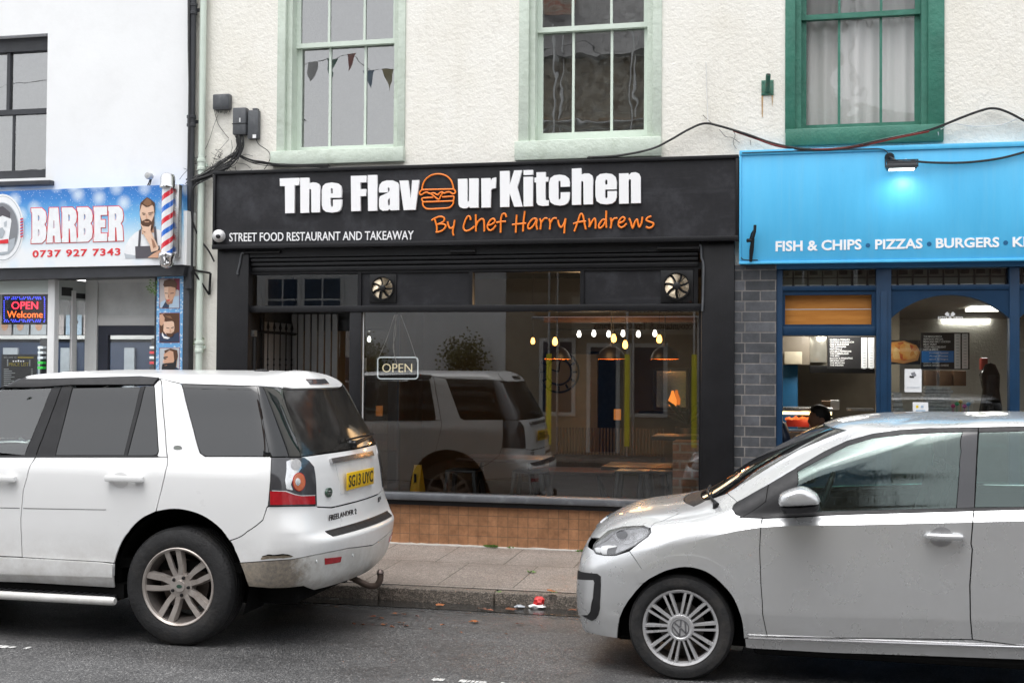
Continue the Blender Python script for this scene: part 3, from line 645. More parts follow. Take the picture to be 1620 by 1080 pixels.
for s in ([(1242,210),(1248,175),(1265,135),(1300,102),(1340,85),(1390,81),(1440,95),(1478,128),(1496,170),(1503,206)], [(1240,211),(1370,208),(1505,205)],
          [(1242,212),(1224,230),(1224,248),(1240,252),(1260,238),(1282,233),(1305,242),(1335,238)], [(1505,206),(1518,225),(1514,240),(1495,244),(1470,230),(1445,232),(1425,240),(1410,232)],
          [(1310,240),(1345,267),(1380,291),(1398,262),(1412,232),(1390,236),(1375,252),(1358,247),(1345,240),(1332,238)],
          [(1335,275),(1255,279),(1241,292),(1252,311)], [(1410,271),(1495,266),(1506,274),(1502,303)], [(1245,312),(1375,308),(1502,303)],
          [(1247,314),(1252,342),(1272,363),(1300,370),(1380,367),(1455,362),(1482,350),(1500,325),(1502,303)]): stroke(s)
mb.build('burger_emblem', M['orange'], sign, True)
mb = MB()
def cA(p): return (670+p[0]/8.526, 310+p[1]/8.526)
def cB(p): return (850+p[0]/8.1, 310+p[1]/8.1)
for s in ([(110,330),(150,305),(205,283),(255,283),(282,308),(270,345),(225,372),(190,385)], [(190,385),(245,378),(290,390),(300,415),(265,460),(210,485),(165,490)], [(150,312),(165,360),(180,420),(180,490)],
          [(325,345),(335,395),(355,432),(380,435),(410,405)], [(422,325),(410,400),(395,480),(406,535)],
          [(635,325),(630,285),(600,275),(565,330),(540,410),(548,455),(585,473),(640,450),(690,410)], [(705,250),(708,360),(708,480)], [(708,410),(738,345),(780,312),(812,325),(820,400),(820,480)],
          [(868,400),(930,378),(965,340),(945,308),(905,325),(868,385),(866,435),(895,465),(935,450),(980,395)], [(1118,285),(1100,242),(1065,248),(1045,310),(1042,400),(1040,495)], [(985,360),(1045,348),(1112,345)],
          [(1258,255),(1250,370),(1245,495)], [(1368,205),(1350,340),(1342,480)], [(1195,390),(1290,378),(1385,370)], [(1530,312),(1480,308),(1430,360),(1408,420),(1430,445),(1485,400),(1530,315),(1522,390),(1535,455)]): stroke(s, .0088, 4, cA)
for s in ([(30,290),(48,340),(40,430)], [(46,350),(90,292),(130,288)], [(150,290),(165,350),(160,430)], [(165,350),(205,290),(250,288)], [(265,308),(278,372),(305,403),(340,360),(365,288)], [(365,288),(352,380),(345,480)],
          [(475,455),(515,345),(552,238),(582,245),(602,335),(622,430)], [(460,358),(540,335),(625,325)], [(660,290),(672,345),(665,402)], [(666,400),(705,325),(735,288),(748,335),(745,420)],
          [(872,305),(835,308),(792,370),(795,412),(840,390),(880,315)], [(885,190),(882,300),(886,408)], [(940,280),(950,345),(940,415)], [(946,348),(980,295),(1028,285)],
          [(1050,350),(1105,325),(1122,290),(1095,272),(1055,310),(1040,370),(1070,405),(1110,390),(1148,352)], [(1175,285),(1198,335),(1222,415),(1252,335),(1278,300),(1290,350),(1308,400),(1335,350),(1348,268)],
          [(1462,260),(1415,280),(1398,312),(1440,332),(1488,352),(1478,390),(1435,412),(1392,396)]): stroke(s, .0088, 4, cB)
mb.build('script_lettering', M['orange'], sign, True)
ptext('STREET FOOD RESTAURANT AND TAKEAWAY', 363, 654.5, 382.3, 379.2, 14, YB, .006, 'strapline', M['lettering_white'], sign, bold=.008)

# dome camera at the sign's lower left corner
X, Z = at(346.5, 373.5, YF)
cc = thing('security_camera', 'small white dome camera at the lower left corner of the black sign', 'camera', (X, YF, Z-.05)); cc.rotation_euler = (.0, 0, .42)
mb = MB(); mb.lathe([(0, .03), (.060, .03), (.062, .015), (.056, -.005), (.052, -.03), (.046, -.05)], (X, YF-.03, Z), 'y', 32); mb.build('housing', M['white_plastic'], cc, True, 40)
mb = MB(); mb.lathe([(.046, -.05), (.036, -.075), (.02, -.09), (0, -.094)], (X, YF-.03, Z), 'y', 32); mb.build('shroud', M['white_plastic'], cc, True)
mb = MB(); mb.lathe([(.024, .0), (.022, -.012), (.012, -.02), (0, -.022)], (X-.003, YF-.107, Z-.012), 'y', 20); mb.build('lens', mat('camera lens', (.01, .01, .012), .08), cc, True)
# ================================================================== BARBER SHOP
YS = 10.86
def c2(x, y): return (x/3.376, 280+y/3.376)                       # from an enlarged view of the picture to its pixels
def art(parent, name, layers, Y, mats, step=.0012):
    """a printed picture: flat overlapping coloured shapes (pixel outlines) as one part, each a hair prouder"""
    mb = MB(); ml = []
    for i, (pts, mk) in enumerate(layers):
        m = mats[mk]
        if m not in ml: ml.append(m)
        mb.mi = ml.index(m); y = Y-.0015-step*i
        mb.poly([(a[0], y, a[1]) for a in (at(px, py, y) for px, py in pts)])
    me = bpy.data.meshes.new(name); bmesh.ops.recalc_face_normals(mb.bm, faces=mb.bm.faces); bmesh.ops.triangulate(mb.bm, faces=mb.bm.faces); mb.bm.to_mesh(me); mb.bm.free()
    return finish(me, name, ml, parent)
def pm(name, col, rough=.4): return mat(name, col, rough, var=.06, vs_=25)
A = dict(skin=pm('print skin', (.62, .36, .24)), skin_lt=pm('print light skin', (.76, .52, .38)), skin_dk=pm('print shaded skin', (.36, .19, .12)), hair=pm('print brown hair', (.10, .045, .022)), hair_lt=pm('print light brown hair', (.24, .12, .06)),
         black=pm('print black', (.02, .02, .022)), apron=pm('print apron grey', (.09, .085, .10)), white=pm('print white', (.82, .84, .86)), shade=pm('print grey', (.48, .52, .56)), red=pm('print red', (.70, .03, .04)),
         grey=pm('print mid grey', (.22, .23, .25)), blue=pm('print blue', (.05, .22, .62)), navy=pm('print navy', (.03, .05, .10)), pink=pm('print wine red', (.22, .03, .06)), pale=pm('print pale blue', (.42, .55, .68)), cool=pm('print cool grey', (.42, .46, .50)), wall=pm('print warm grey', (.50, .46, .46)))
bs = thing('barber_sign', 'blue and white barber sign with red outlined lettering and a bearded man', 'sign', (at(130, 420, YS)[0], YS, at(130, 420, YS)[1]))
t = NT('wintry blue print')                                          # blue sky with white blots fading to white snow at the foot
sx = t.n('ShaderNodeSeparateXYZ'); t.l(t.coord(), sx.inputs[0]); zb_, zt_ = at(130, 421, YS)[1], at(130, 297, YS)[1]
mr = t.n('ShaderNodeMapRange'); mr.inputs['From Min'].default_value = zb_; mr.inputs['From Max'].default_value = zt_; t.l(sx.outputs[2], mr.inputs[0])
c = t.ramp(mr.outputs[0], [(.22, (.82, .85, .87)), (.40, (.55, .74, .86)), (.62, (.20, .50, .80)), (.85, (.05, .24, .62)), (1., (.04, .18, .52))])
bl = t.n('ShaderNodeTexVoronoi'); bl.inputs['Scale'].default_value = 5.5; t.l(t.coord(), bl.inputs['Vector'])
c = t.mix(t.ramp(bl.outputs['Distance'], [(.08, .85), (.5, 0.)]), c, (.72, .82, .90)); fl = t.n('ShaderNodeTexVoronoi'); fl.inputs['Scale'].default_value = 48; t.l(t.coord(), fl.inputs['Vector'])
c = t.mix(t.ramp(fl.outputs['Distance'], [(.10, .8), (.2, 0.)]), c, (.85, .88, .9)); t.l(c, t.p.inputs['Base Color']); t.p.inputs['Roughness'].default_value = .3
mb = MB(); mb.prism([at(-260, 313, YS), at(288.5, 291.5, YS), at(291, 418.5, YS), at(-260, 429, YS)], 'y', YS, YL+.01); mb.build('board', t.m, bs)
mb = MB(); mb.prism([at(289, 333, YS), at(295, 333, YS), at(294, 418.8, YS), at(289, 419, YS)], 'y', YS+.012, YL+.01); mb.build('end_board', M['white_plastic'], bs)
# BARBER
L = []
def B_(pts): return [cS(p) for p in pts]
def cS(p): return (p[0]/7.713, 290+p[1]/7.713)                    # crop 0,290 scale 7.713
def cS2(p): return (180+p[0]/6.75, 270+p[1]/6.75)
def grow(lp, k):                                                   # offset outline outwards by k pixels
    P = [np.array(p) for p in lp]; n = len(P); ar = sum(P[i][0]*P[(i+1) % n][1]-P[(i+1) % n][0]*P[i][1] for i in range(n)); sg = 1 if ar > 0 else -1; out = []
    for i in range(n):
        d1 = P[i]-P[i-1]; d2 = P[(i+1) % n]-P[i]; d1 = d1/(np.linalg.norm(d1)+1e-9); d2 = d2/(np.linalg.norm(d2)+1e-9)
        n1 = np.array((d1[1], -d1[0]))*sg; n2 = np.array((d2[1], -d2[0]))*sg; m = n1+n2; l = max(.5, np.linalg.norm(m)**2/2)
        out.append(tuple(P[i]+m/l*k))
    return out
def glyph(ch, x0, x1, yt0, yb0):
    U = {'B': [[(0,0),(.68,.0),(.92,.10),(1,.25),(.97,.40),(.86,.47),(.97,.55),(1,.72),(.93,.90),(.70,1),(0,1),(0,.90),(.06,.86),(.06,.14),(0,.10)], [(.44,.20),(.52,.22),(.55,.28),(.52,.35),(.44,.37)], [(.44,.60),(.52,.62),(.56,.70),(.52,.78),(.44,.80)]],
         'A': [[(.20,0),(.80,0),(1,1),(.58,1),(.56,.80),(.44,.80),(.42,1),(0,1)], [(.49,.36),(.53,.36),(.57,.58),(.45,.58)]],
         'R': [[(0,0),(.70,.0),(.93,.10),(1,.26),(.95,.42),(.82,.50),(.93,.58),(.97,.75),(1,1),(.58,1),(.54,.62),(.46,.60),(.46,1),(0,1),(0,.90),(.04,.86),(.04,.14),(0,.10)], [(.44,.20),(.53,.22),(.56,.29),(.53,.38),(.44,.40)]],
         'E': [[(0,0),(1,0),(1,.24),(.52,.24),(.52,.38),(.86,.38),(.86,.60),(.52,.60),(.52,.77),(1,.77),(1,1),(0,1),(0,.90),(.05,.86),(.05,.14),(0,.10)]]}[ch]
    def m(p):
        x = x0+(x1-x0)*p[0]; k = (x-49)/(196-49)
        return (x, (yt0-3.2*k)+(yb0-4.2*k-(yt0-3.2*k))*p[1])
    return [[m(p) for p in l] for l in U]
for ch, x0, x1 in (('B', 49.5, 73.5), ('A', 73.5, 96.5), ('R', 97.5, 121.5), ('B', 122, 146.5), ('E', 148, 169.5), ('R', 171, 195)):
    g = glyph(ch, x0, x1, 329.5, 385)
    o = [grow(g[0], 1.15)]+[grow(l, -.3) for l in g[1:]]
    Y1 = YS-.003
    shape2d([[at(*p, Y1) for p in l] for l in o], lambda x, y, t: (x, Y1+t, y), .0029, 'letter_outline', A['red'], bs)
    Y2 = YS-.006
    shape2d([[at(*p, Y2) for p in l] for l in g], lambda x, y, t: (x, Y2+t, y), .0028, 'letter', A['white'], bs)
ptext('0737 927 7343', 51.5, 190.5, 407.5, 404, 11.5, YS, .003, 'phone_number', A['red'], bs, bold=.025, space=1.15)
# bearded man in apron
def S2(*p): return [cS2(q) for q in p]
art(bs, 'man_picture', [
 (S2((105,900),(125,800),(170,720),(230,660),(270,640),(440,620),(510,640),(515,935),(120,938)), 'white'), (S2((110,880),(135,890),(230,905),(230,935),(125,938)), 'shade'), (S2((290,560),(420,560),(430,660),(300,680)), 'skin'),
 (S2((228,808),(490,800),(500,930),(232,938)), 'apron'), (S2((268,640),(292,620),(282,812),(258,812)), 'apron'), (S2((425,600),(448,595),(468,808),(440,806)), 'apron'),
 (S2((278,370),(300,345),(420,345),(436,380),(432,480),(415,545),(380,590),(330,590),(295,550),(278,480)), 'skin_lt'), (S2((276,440),(300,360),(345,390),(375,385),(410,365),(425,385),(432,450),(440,440),(438,345),(400,310),(355,283),(320,310),(285,345)), 'hair'), (S2((310,350),(355,292),(398,322),(405,360),(360,380)), 'hair_lt'),
 (S2((280,480),(300,540),(330,525),(350,515),(375,520),(405,545),(428,480),(432,560),(412,620),(375,665),(330,660),(295,620)), 'hair'), (S2((325,538),(350,545),(380,540),(370,552),(335,552)), 'skin'), (S2((300,448),(338,455),(338,461),(302,458)), 'hair'), (S2((365,452),(425,438),(422,448),(366,460)), 'hair'),
 (S2((308,466),(332,468),(330,474),(310,474)), 'black'), (S2((372,466),(402,462),(400,470),(374,473)), 'black'), (S2((346,460),(356,505),(340,508)), 'skin'),
 (S2((278,555),(310,590),(370,600),(400,575),(392,640),(430,720),(480,820),(470,850),(400,870),(385,790),(330,700),(300,650),(305,615)), 'skin_lt'), (S2((360,930),(420,885),(510,835),(512,930)), 'skin'), (S2((400,720),(430,750),(450,810),(420,830)), 'skin_dk'), (S2((300,640),(340,650),(330,662)), 'skin_dk')], YS, A)
# oval badge with the bust at the left end (mostly outside the frame)
def ell(cx, cy, rx, ry, n=40): return [(cx+rx*math.cos(2*math.pi*i/n), cy+ry*math.sin(2*math.pi*i/n)) for i in range(n)]
art(bs, 'oval_badge', [(ell(4, 361, 34, 54), 'white'), (ell(4, 361, 31.5, 51), 'cool'), (ell(4, 361, 30.5, 50), 'white'), (ell(3, 362, 27, 42), 'shade'), (ell(3, 362, 25.5, 40.5), 'grey'),
 ([(-14,400),(-6,385),(14,380),(24,376),(22,392),(14,401),(0,403)], 'cool'), ([(-14,335),(0,328),(16,336),(18,350),(14,378),(12,398),(-10,400),(-16,350)], 'white'), ([(-14,344),(-8,330),(4,326),(16,336),(17,346),(4,341),(-6,346)], 'apron'), ([(6,352),(11,349),(10,358),(7,359)], 'shade'), ([(-10,362),(4,360),(8,366),(4,376),(-10,378)], 'cool'), ([(-14,379),(0,380),(13,378),(13,385),(-12,386)], 'red')]
 + [([(32.0,346+i*4.6),(36.5,344.5+i*4.6),(36.5,347+i*4.6),(32.0,348.5+i*4.6)], 'red') for i in range(7)] + [([(32.0,348.3+i*4.6),(36.5,346.8+i*4.6),(36.5,348+i*4.6),(32.0,349.5+i*4.6)], 'blue') for i in range(6)], YS, A)
# pole
X0, Zp0, Zp1 = at(265.5, 350, YS-.09)[0], at(265.5, 403, YS-.09)[1], at(265.5, 296.5, YS-.09)[1]; pr_ = .055; YPo = YS-.10
po = thing('barber_pole', 'chrome capped barber pole with red, white and blue spiral on the barber sign', 'barber pole', (X0, YPo, Zp0-.16))
t = NT('spiral stripes'); sx = t.n('ShaderNodeSeparateXYZ'); t.l(t.coord(), sx.inputs[0])
ax = t.n('ShaderNodeMath', operation='SUBTRACT'); t.l(sx.outputs[0], ax.inputs[0]); ax.inputs[1].default_value = X0
ay = t.n('ShaderNodeMath', operation='SUBTRACT'); t.l(sx.outputs[1], ay.inputs[0]); ay.inputs[1].default_value = YPo
an = t.n('ShaderNodeMath', operation='ARCTAN2'); t.l(ay.outputs[0], an.inputs[0]); t.l(ax.outputs[0], an.inputs[1])
k1 = t.n('ShaderNodeMath', operation='MULTIPLY'); t.l(sx.outputs[2], k1.inputs[0]); k1.inputs[1].default_value = 4.35
k2 = t.n('ShaderNodeMath', operation='MULTIPLY'); t.l(an.outputs[0], k2.inputs[0]); k2.inputs[1].default_value = -1/(2*math.pi)
ad = t.n('ShaderNodeMath', operation='ADD'); t.l(k1.outputs[0], ad.inputs[0]); t.l(k2.outputs[0], ad.inputs[1]); fr_ = t.n('ShaderNodeMath', operation='FRACT'); t.l(ad.outputs[0], fr_.inputs[0])
r = t.n('ShaderNodeValToRGB'); r.color_ramp.interpolation = 'CONSTANT'; es = r.color_ramp.elements
es[0].position = 0; es[0].color = (.8, .8, .82, 1); es[1].position = .27; es[1].color = (.03, .16, .62, 1)
for p_, c in ((.5, (.8, .8, .82, 1)), (.77, (.68, .03, .05, 1))): e = es.new(p_); e.color = c
t.l(fr_.outputs[0], r.inputs[0]); t.l(r.outputs[0], t.p.inputs['Base Color']); t.p.inputs['Roughness'].default_value = .1; t.p.inputs['Coat Weight'].default_value = 1
mb = MB(); mb.lathe([(pr_, 0), (pr_, Zp1-Zp0)], (X0, YPo, Zp0), 'z', 32); mb.build('striped_cylinder', t.m, po, True)
mb = MB(); mb.lathe([(pr_, -.02), (.074, -.015), (.078, .0), (.074, .02), (.07, .03), (.07, .09), (.06, .118), (.035, .132), (0, .136)], (X0, YPo, Zp1), 'z', 32); mb.build('cap', M['chrome'], po, True, 40)
mb = MB(); mb.lathe([(pr_, .02), (.074, .012), (.08, -.01), (.074, -.035), (.066, -.045), (.066, -.085), (.055, -.112), (.03, -.128), (0, -.13)], (X0, YPo, Zp0), 'z', 32); mb.build('cap', M['chrome'], po, True, 40)
mb = MB(); mb.box(X0+.02, X0+.10, YPo+.035, YS, Zp0-.02, Zp1+.03, .006); mb.build('bracket', M['steel'], po, True, 30)
# black beam under the sign, fascia and post
bf = thing('barber_shopfront', 'white and grey barber shopfront with recessed navy door under the barber sign', 'shopfront', (at(130, 500, YL)[0], YL, .1))
mb = MB(); mb.prism([at(-260, 428, YS+.06), at(296, 417, YS+.06), at(292, 436, YS+.06), at(-260, 449, YS+.06)], 'y', YS+.03, YL+.14); mb.build('beam', M['dgrey'], bf)
mb = MB(); a = pr(289.5, 304, 420, 600, YL-.05); mb.box(a[0], a[1]-.03, YL-.06, YL+.3, .1, a[3]+.1, .005); mb.box(at(247, 500, YL)[0], a[0]-.002, YL-.03, YL+.3, .1, a[3]+.02); mb.build('corner_post', M['dgrey'], bf, True, 30)
# window, angled side light, recessed door
xb0, xb1, xb2, xb3 = at(-230, 500, YL)[0], at(76, 500, YL)[0], at(87, 500, YL)[0], at(247, 500, YL)[0]
yD = YL+.42; xd0 = at(137, 500, yD)[0]; xd1 = at(290, 500, yD)[0]
zT = at(50, 441, YL)[1]; zP = at(40, 463, YL)[1]
mb = MB(); mb.box(xb1, xb2, YL-.01, YL+.07, .1, zT+.02, .004); mb.box(xb0, xb1, YL, YL+.06, zT-.012, zT+.03); mb.box(xb0, xb1, YL, YL+.06, .5, .57); mb.box(xb0, xb1, YL+.01, YL+.05, zP-.012, zP); mb.build('window_frame', M['white_trim'], bf, True, 30)
mb = MB(); mb.poly(((xb0, YL+.03, .55), (xb1, YL+.03, .55), (xb1, YL+.03, zP), (xb0, YL+.03, zP))); mb.build('pane', M['glass'], bf)
mb = MB(); mb.box(xb0, xb1, YL+.02, YL+.035, zP, zT); mb.build('frosted_strip', mat('frosted vinyl', (.55, .62, .60), .35, 0, .04), bf)
mb = MB(); mb.box(xb0, xb1, YL, YL+.1, .1, .5); mb.build('stall_riser', M['dgrey'], bf)
e0, e1 = Vector((xb2+.01, YL+.05, 0)), Vector((xd0, yD, 0))
mb = MB(); mb.poly([(e.x, e.y, z) for e, z in ((e0, .3), (e1, .3), (e1, zT), (e0, zT))]); mb.build('pane', M['glass'], bf)
zS = at(110, 475, YL+.2)[1]
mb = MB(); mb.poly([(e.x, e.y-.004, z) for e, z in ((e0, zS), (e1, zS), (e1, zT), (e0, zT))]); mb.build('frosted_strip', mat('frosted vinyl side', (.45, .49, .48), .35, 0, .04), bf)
def lerp(f): return e0.lerp(e1, f)
mb = MB()
for f0, f1, za, zb, c in ((.1, .5, .62, .86, 0), (.62, .98, .58, .72, 0)):
    za, zb = zS+(zT-zS)*(.2 if f0 < .5 else .12), zS+(zT-zS)*(.62 if f0 < .5 else .38); p, q = lerp(f0), lerp(f1); mb.poly([(p.x, p.y-.008, za), (q.x, q.y-.008, za), (q.x, q.y-.008, zb), (p.x, p.y-.008, zb)])
mb.build('window_sticker', A['black'], bf)
f0, f1 = lerp(.30), lerp(.62); mb = MB(); mb.box(f0.x, f1.x, f0.y+.05, f1.y+.02, .1, zS+.1); mb.build('inner_post', M['white_trim'], bf)
mb = MB(); zD1 = at(190, 515, yD)[1]; zD0 = at(190, 506, yD)[1]; zt2 = at(190, 437, yD)[1]
mb.box(xd0, at(156, 500, yD)[0], yD-.03, yD+.06, .1, zt2+.1, .004); mb.box(xd0, xd1, yD-.02, yD+.06, zD1, zD0+.02, .004); mb.box(xd0, xd1, yD-.015, yD+.06, at(200, 447, yD)[1], zt2+.15); mb.box(xd0, xd1, yD-.012, yD+.06, at(200, 506, yD)[1], at(200, 499, yD)[1]); mb.build('door_frame', M['grey_trim'], bf, True, 30)
mb = MB(); mb.box(xd0, xd1, yD, yD+.04, zD0, zt2+.1); mb.build('over_panel', mat('grey white panel', (.62, .64, .64), .5), bf)
mb = MB(); a0, a1 = at(156, 560, yD)[0], at(171, 560, yD)[0]; zz = at(190, 530, yD)[1]; mb.box(a0, a1, yD-.01, yD+.04, .12, zD1); mb.box(a1, xd1, yD-.01, yD+.04, zz, zD1); mb.box(a1, xd1, yD-.01, yD+.04, .12, .4)
dr = mb.build('door', mat('dark navy door', (.03, .035, .055), .4), bf)
mb = MB(); mb.poly(((a1, yD+.02, .4), (xd1, yD+.02, .4), (xd1, yD+.02, zz), (a1, yD+.02, zz))); mb.build('pane', M['glass'], dr)
# interior room of the barber
RX0 = -13.9
mb = MB(); mb.box(RX0, xd1+.1, YL+4.2, YL+4.3, .1, 2.9); mb.box(xd1+.05, xd1+.15, yD+.1, YL+4.2, .1, 2.9); mb.box(RX0-.1, RX0, YL+.1, YL+4.2, .1, 2.9); mb.build('room_wall', mat('barber wall', (.30, .30, .31), .6), bf)
mb = MB(); mb.box(RX0, xd1+.1, YL+.15, YL+4.2, 2.86, 2.92); mb.build('ceiling', M['white_trim'], bf)
mb = MB(); mb.box(RX0, xd1+.1, YL+.12, YL+4.2, .08, .12); mb.build('floor', mat('grey floor', (.25, .25, .25), .4), bf)
for i, (px, py, yy) in enumerate(((104, 483, YL+2.4), (20, 470, YL+2.4), (-90, 470, YL+2.6))):
    X, Z = at(px, py, yy); mb = MB(); mb.box(X-.6, X+.75, yy-.06, yy+.06, 2.74, 2.84, .01)
    tag(mb.build('strip_light', emit('tube glow %d' % i, (1, .98, .95), 4), None), ('fluorescent strip light seen through the angled side light of the barber', 'fluorescent strip light behind the led open sign of the barber', 'fluorescent strip light near the left end of the barber room')[i], 'lamp')
    l = bpy.data.lights.new('strip', 'AREA'); l.shape = 'RECTANGLE'; l.size = 1.3; l.size_y = .1; l.energy = 16; lo = bpy.data.objects.new('strip_lamp', l); COL.objects.link(lo); lo.location = (X, yy, 2.72)
yy = YL+4.1
sh = thing('mirror_shelf', 'white wall shelf with a row of portrait cards at the back of the barber shop', 'shelf', (at(60, 534, yy)[0], yy, at(60, 534, yy)[1]))
mb = MB(); z = at(60, 533, yy)[1]; mb.box(RX0+.1, xd1+.04, yy-.12, yy+.05, z-.03, z+.02); mb.build('shelf', M['white_trim'], sh)
Y1 = yy-.02
for i in range(28):
    x = at(-60, 520, Y1)[0]+i*.27; w = .24; h = .27
    if x+w > XL-.3: break
    c = (i*37) % 5; mb = MB(); mats_ = [A[('wall', 'cool', 'pale', 'shade', 'wine')[c] if c < 4 else 'wall'], A['skin'], A['hair']]
    mb.mi = 0; mb.poly(((x, Y1, z+.03), (x+w, Y1, z+.03), (x+w, Y1, z+.03+h), (x, Y1, z+.03+h)))
    mb.mi = 1; cx, cz = x+w*(.4+.04*c), z+.03+h*.5; mb.poly([(cx+.055*math.cos(q), Y1-.003, cz+.08*math.sin(q)) for q in [k*math.pi/6 for k in range(12)]])
    mb.mi = 2; mb.poly([(cx+.062*math.cos(q)+.01, Y1-.006, cz+.03+.06*math.sin(q)) for q in [k*math.pi/8-.2 for k in range(10)]])
    me = bpy.data.meshes.new('portrait_card'); mb.bm.to_mesh(me); mb.bm.free(); finish(me, 'portrait_card', mats_, sh)
mb = MB(); mb.box(RX0+.3, xd1+.03, yy-.01, yy+.04, at(60, 700, yy)[1], z-.06); mb.build('dark_back_panel', A['navy'], sh)
for i, (pa, pb) in enumerate(((4, 27), (60, 75), (95, 118), (196, 212))):
    a = pr(pa, pb, 550, 640, yy-.06); mb = MB(); mb.box(a[0], a[1], yy-.06, yy-.02, a[2], a[3]); mb.build('mirror', mat('mirror pale %d' % i, (.5, .55, .6), .1, .2), sh)
for px, n, cols, lab in ((59, 5, ('shade', 'shade', 'shade', 'grn', 'grn'), 'stack of green and white product boxes behind the barber window'), (236, 7, ('white', 'red', 'white', 'red', 'black', 'red', 'white'), 'stack of red and white product boxes behind the barber door')):
    A['grn'] = pm('print green', (.03, .45, .05)); Yb = yy-.7
    x0, z0 = at(px, 600, Yb); st = thing('product_stack', lab, 'boxes', (x0+.1, Yb, z0-.2))
    for i, cc_ in enumerate(cols):
        zc = at(px, 549+i*8, Yb)[1]; mb = MB(); mb.box(x0, x0+.075 if px < 100 else x0+.09, Yb, Yb+.08, zc-.02, zc+.012); mb.build('box', A[cc_], st)
    mb = MB(); mb.box(x0-.02, x0+.12, Yb+.081, Yb+.12, z0-.25, at(px, 535, Yb)[1]); mb.box(x0+.02, x0+.06, Yb+.085, Yb+.11, .12, z0-.2); mb.build('rack', A['black'], st)
# LED sign
yL = YL+.10; a = pr(2.5, 76, 466, 513, yL)
led = thing('led_sign', 'lit led board reading OPEN Welcome in the barber window', 'sign', ((a[0]+a[1])/2, yL, a[2]))
mb = MB(); mb.box(a[0], a[1], yL, yL+.04, a[2], a[3], .004); mb.build('case', A['black'], led)
ptext('OPEN', 18.5, 60, 489, 489, 12, yL-.002, .003, 'red_word', emit('led red', (1, .03, .06), 2.2), led, bold=-.002)
ptext('Welcome', 11.5, 67.5, 502.5, 502.5, 10.5, yL-.002, .003, 'orange_word', emit('led orange', (1, .16, .03), 1.6), led, bold=-.004)
mb = MB()
def dot(px, py): q = at(px, py, yL-.003); mb.poly([(q[0]-.0058, yL-.003, q[1]-.0058), (q[0]+.0058, yL-.003, q[1]-.0058), (q[0]+.0058, yL-.003, q[1]+.0058), (q[0]-.0058, yL-.003, q[1]+.0058)])
for i in range(20):
    if i % 5 != 3: dot(8+i*3.25, 470.3); dot(7+i*3.3, 508.5)
    if i % 4 != 2: dot(9+i*3.25, 472.8); dot(8+i*3.3, 506)
for i in range(9): dot(6.5, 476+i*3.4); dot(70.5, 475+i*3.4)
mb.build('border_leds', emit('led blue', (.07, .09, 1), 1.6), led)
# price list poster
yL = YL+.06; a = pr(2, 57, 560.5, 640, yL)
pl = thing('price_list', 'black price list poster with yellow heading in the barber window', 'poster', ((a[0]+a[1])/2, yL, a[2]))
mb = MB(); mb.box(a[0], a[1], yL, yL+.012, a[2], a[3]); mb.build('sheet', A['black'], pl)
ye = pm('print yellow', (.80, .62, .02)); A['yel'] = ye
ptext('PRICE LIST', 14, 45.5, 579, 579, 6, yL, .002, 'heading', ye, pl, bold=.02); ptext('WELCOME TO', 6, 26, 566.5, 566.5, 2.6, yL, .002, 'welcome_line', A['white'], pl)
art(pl, 'price_lines', [([(28,563.8),(53,564.5),(53,566.6),(28,566.5)], 'yel'), ([(11,568),(13,568),(13,579),(11,579)], 'white'), ([(46,569),(48,569),(48,579),(46,579)], 'white')] + [([(6,583+i*3.1),(6+8+(i*5) % 11,583+i*3.1),(6+8+(i*5) % 11,584.4+i*3.1),(6,584.4+i*3.1)], 'white') for i in range(12)] + [([(49,583+i*3.1),(52,583+i*3.1),(52,584.4+i*3.1),(49,584.4+i*3.1)], 'white') for i in range(12)] + [([(20+i*4,570.5-(2 if i == 2 else .4)*.6),(22.2+i*4,570.5-(2 if i == 2 else .4)*.6),(22.2+i*4,572),(20+i*4,572)], 'white') for i in range(5)], yL, A)
# portrait banner on the corner post
yB = YL-.062
def cP(p): return (230+p[0]/6.35, 430+p[1]/6.35)
def P_(*p): return [cP(q) for q in p]
ban = thing('portrait_banner', 'tall blue framed banner with three hairstyle portraits on the barber corner post', 'poster', (at(268, 600, yB)[0], yB, .95))
t = NT('blue sparkle print'); v = t.n('ShaderNodeTexVoronoi'); v.inputs['Scale'].default_value = 40; t.l(t.coord(), v.inputs['Vector'])
t.l(t.ramp(v.outputs['Distance'], [(.15, (.65, .75, .85)), (.5, (.15, .38, .68))]), t.p.inputs['Base Color']); t.p.inputs['Roughness'].default_value = .35
mb = MB(); c0, c1_ = at(*cP((118, 38)), yB), at(*cP((382, 38)), yB); mb.box(c0[0], c1_[0], yB, yB+.012, .95, c0[1]); mb.build('sheet', t.m, ban)
def por(y0, bg_, shirt, hairc, beard, name):
    def o(*p): return P_(*[(x, y+y0) for x, y in p])
    L = [(o((140,0),(345,-2),(345,300),(140,300)), 'pink'), (o((145,5),(340,3),(340,295),(145,295)), bg_)]
    return L, o
L1, o = por(68, 'wall', 0, 0, 0, ''); L1 += [(o((285,5),(340,3),(340,120),(300,100)), 'pink'), (o((150,240),(190,215),(290,180),(340,170),(340,293),(150,293)), 'pale'), (o((165,293),(205,225),(240,270),(235,293)), 'navy'), (o((200,170),(290,170),(270,250),(225,262),(205,235)), 'skin_dk'), (o((188,70),(305,70),(303,150),(280,205),(238,238),(205,205),(190,150)), 'skin'), (o((190,90),(230,80),(228,210),(206,204),(191,150)), 'skin_lt'),
 (o((178,65),(190,20),(240,5),(290,12),(318,50),(310,130),(300,90),(250,80),(192,84)), 'hair'), (o((195,142),(228,146),(228,151),(197,150)), 'black'), (o((248,146),(285,140),(284,147),(250,152)), 'black'), (o((230,150),(240,188),(226,190)), 'skin_dk'), (o((216,214),(250,212),(238,224),(224,224)), 'red')]
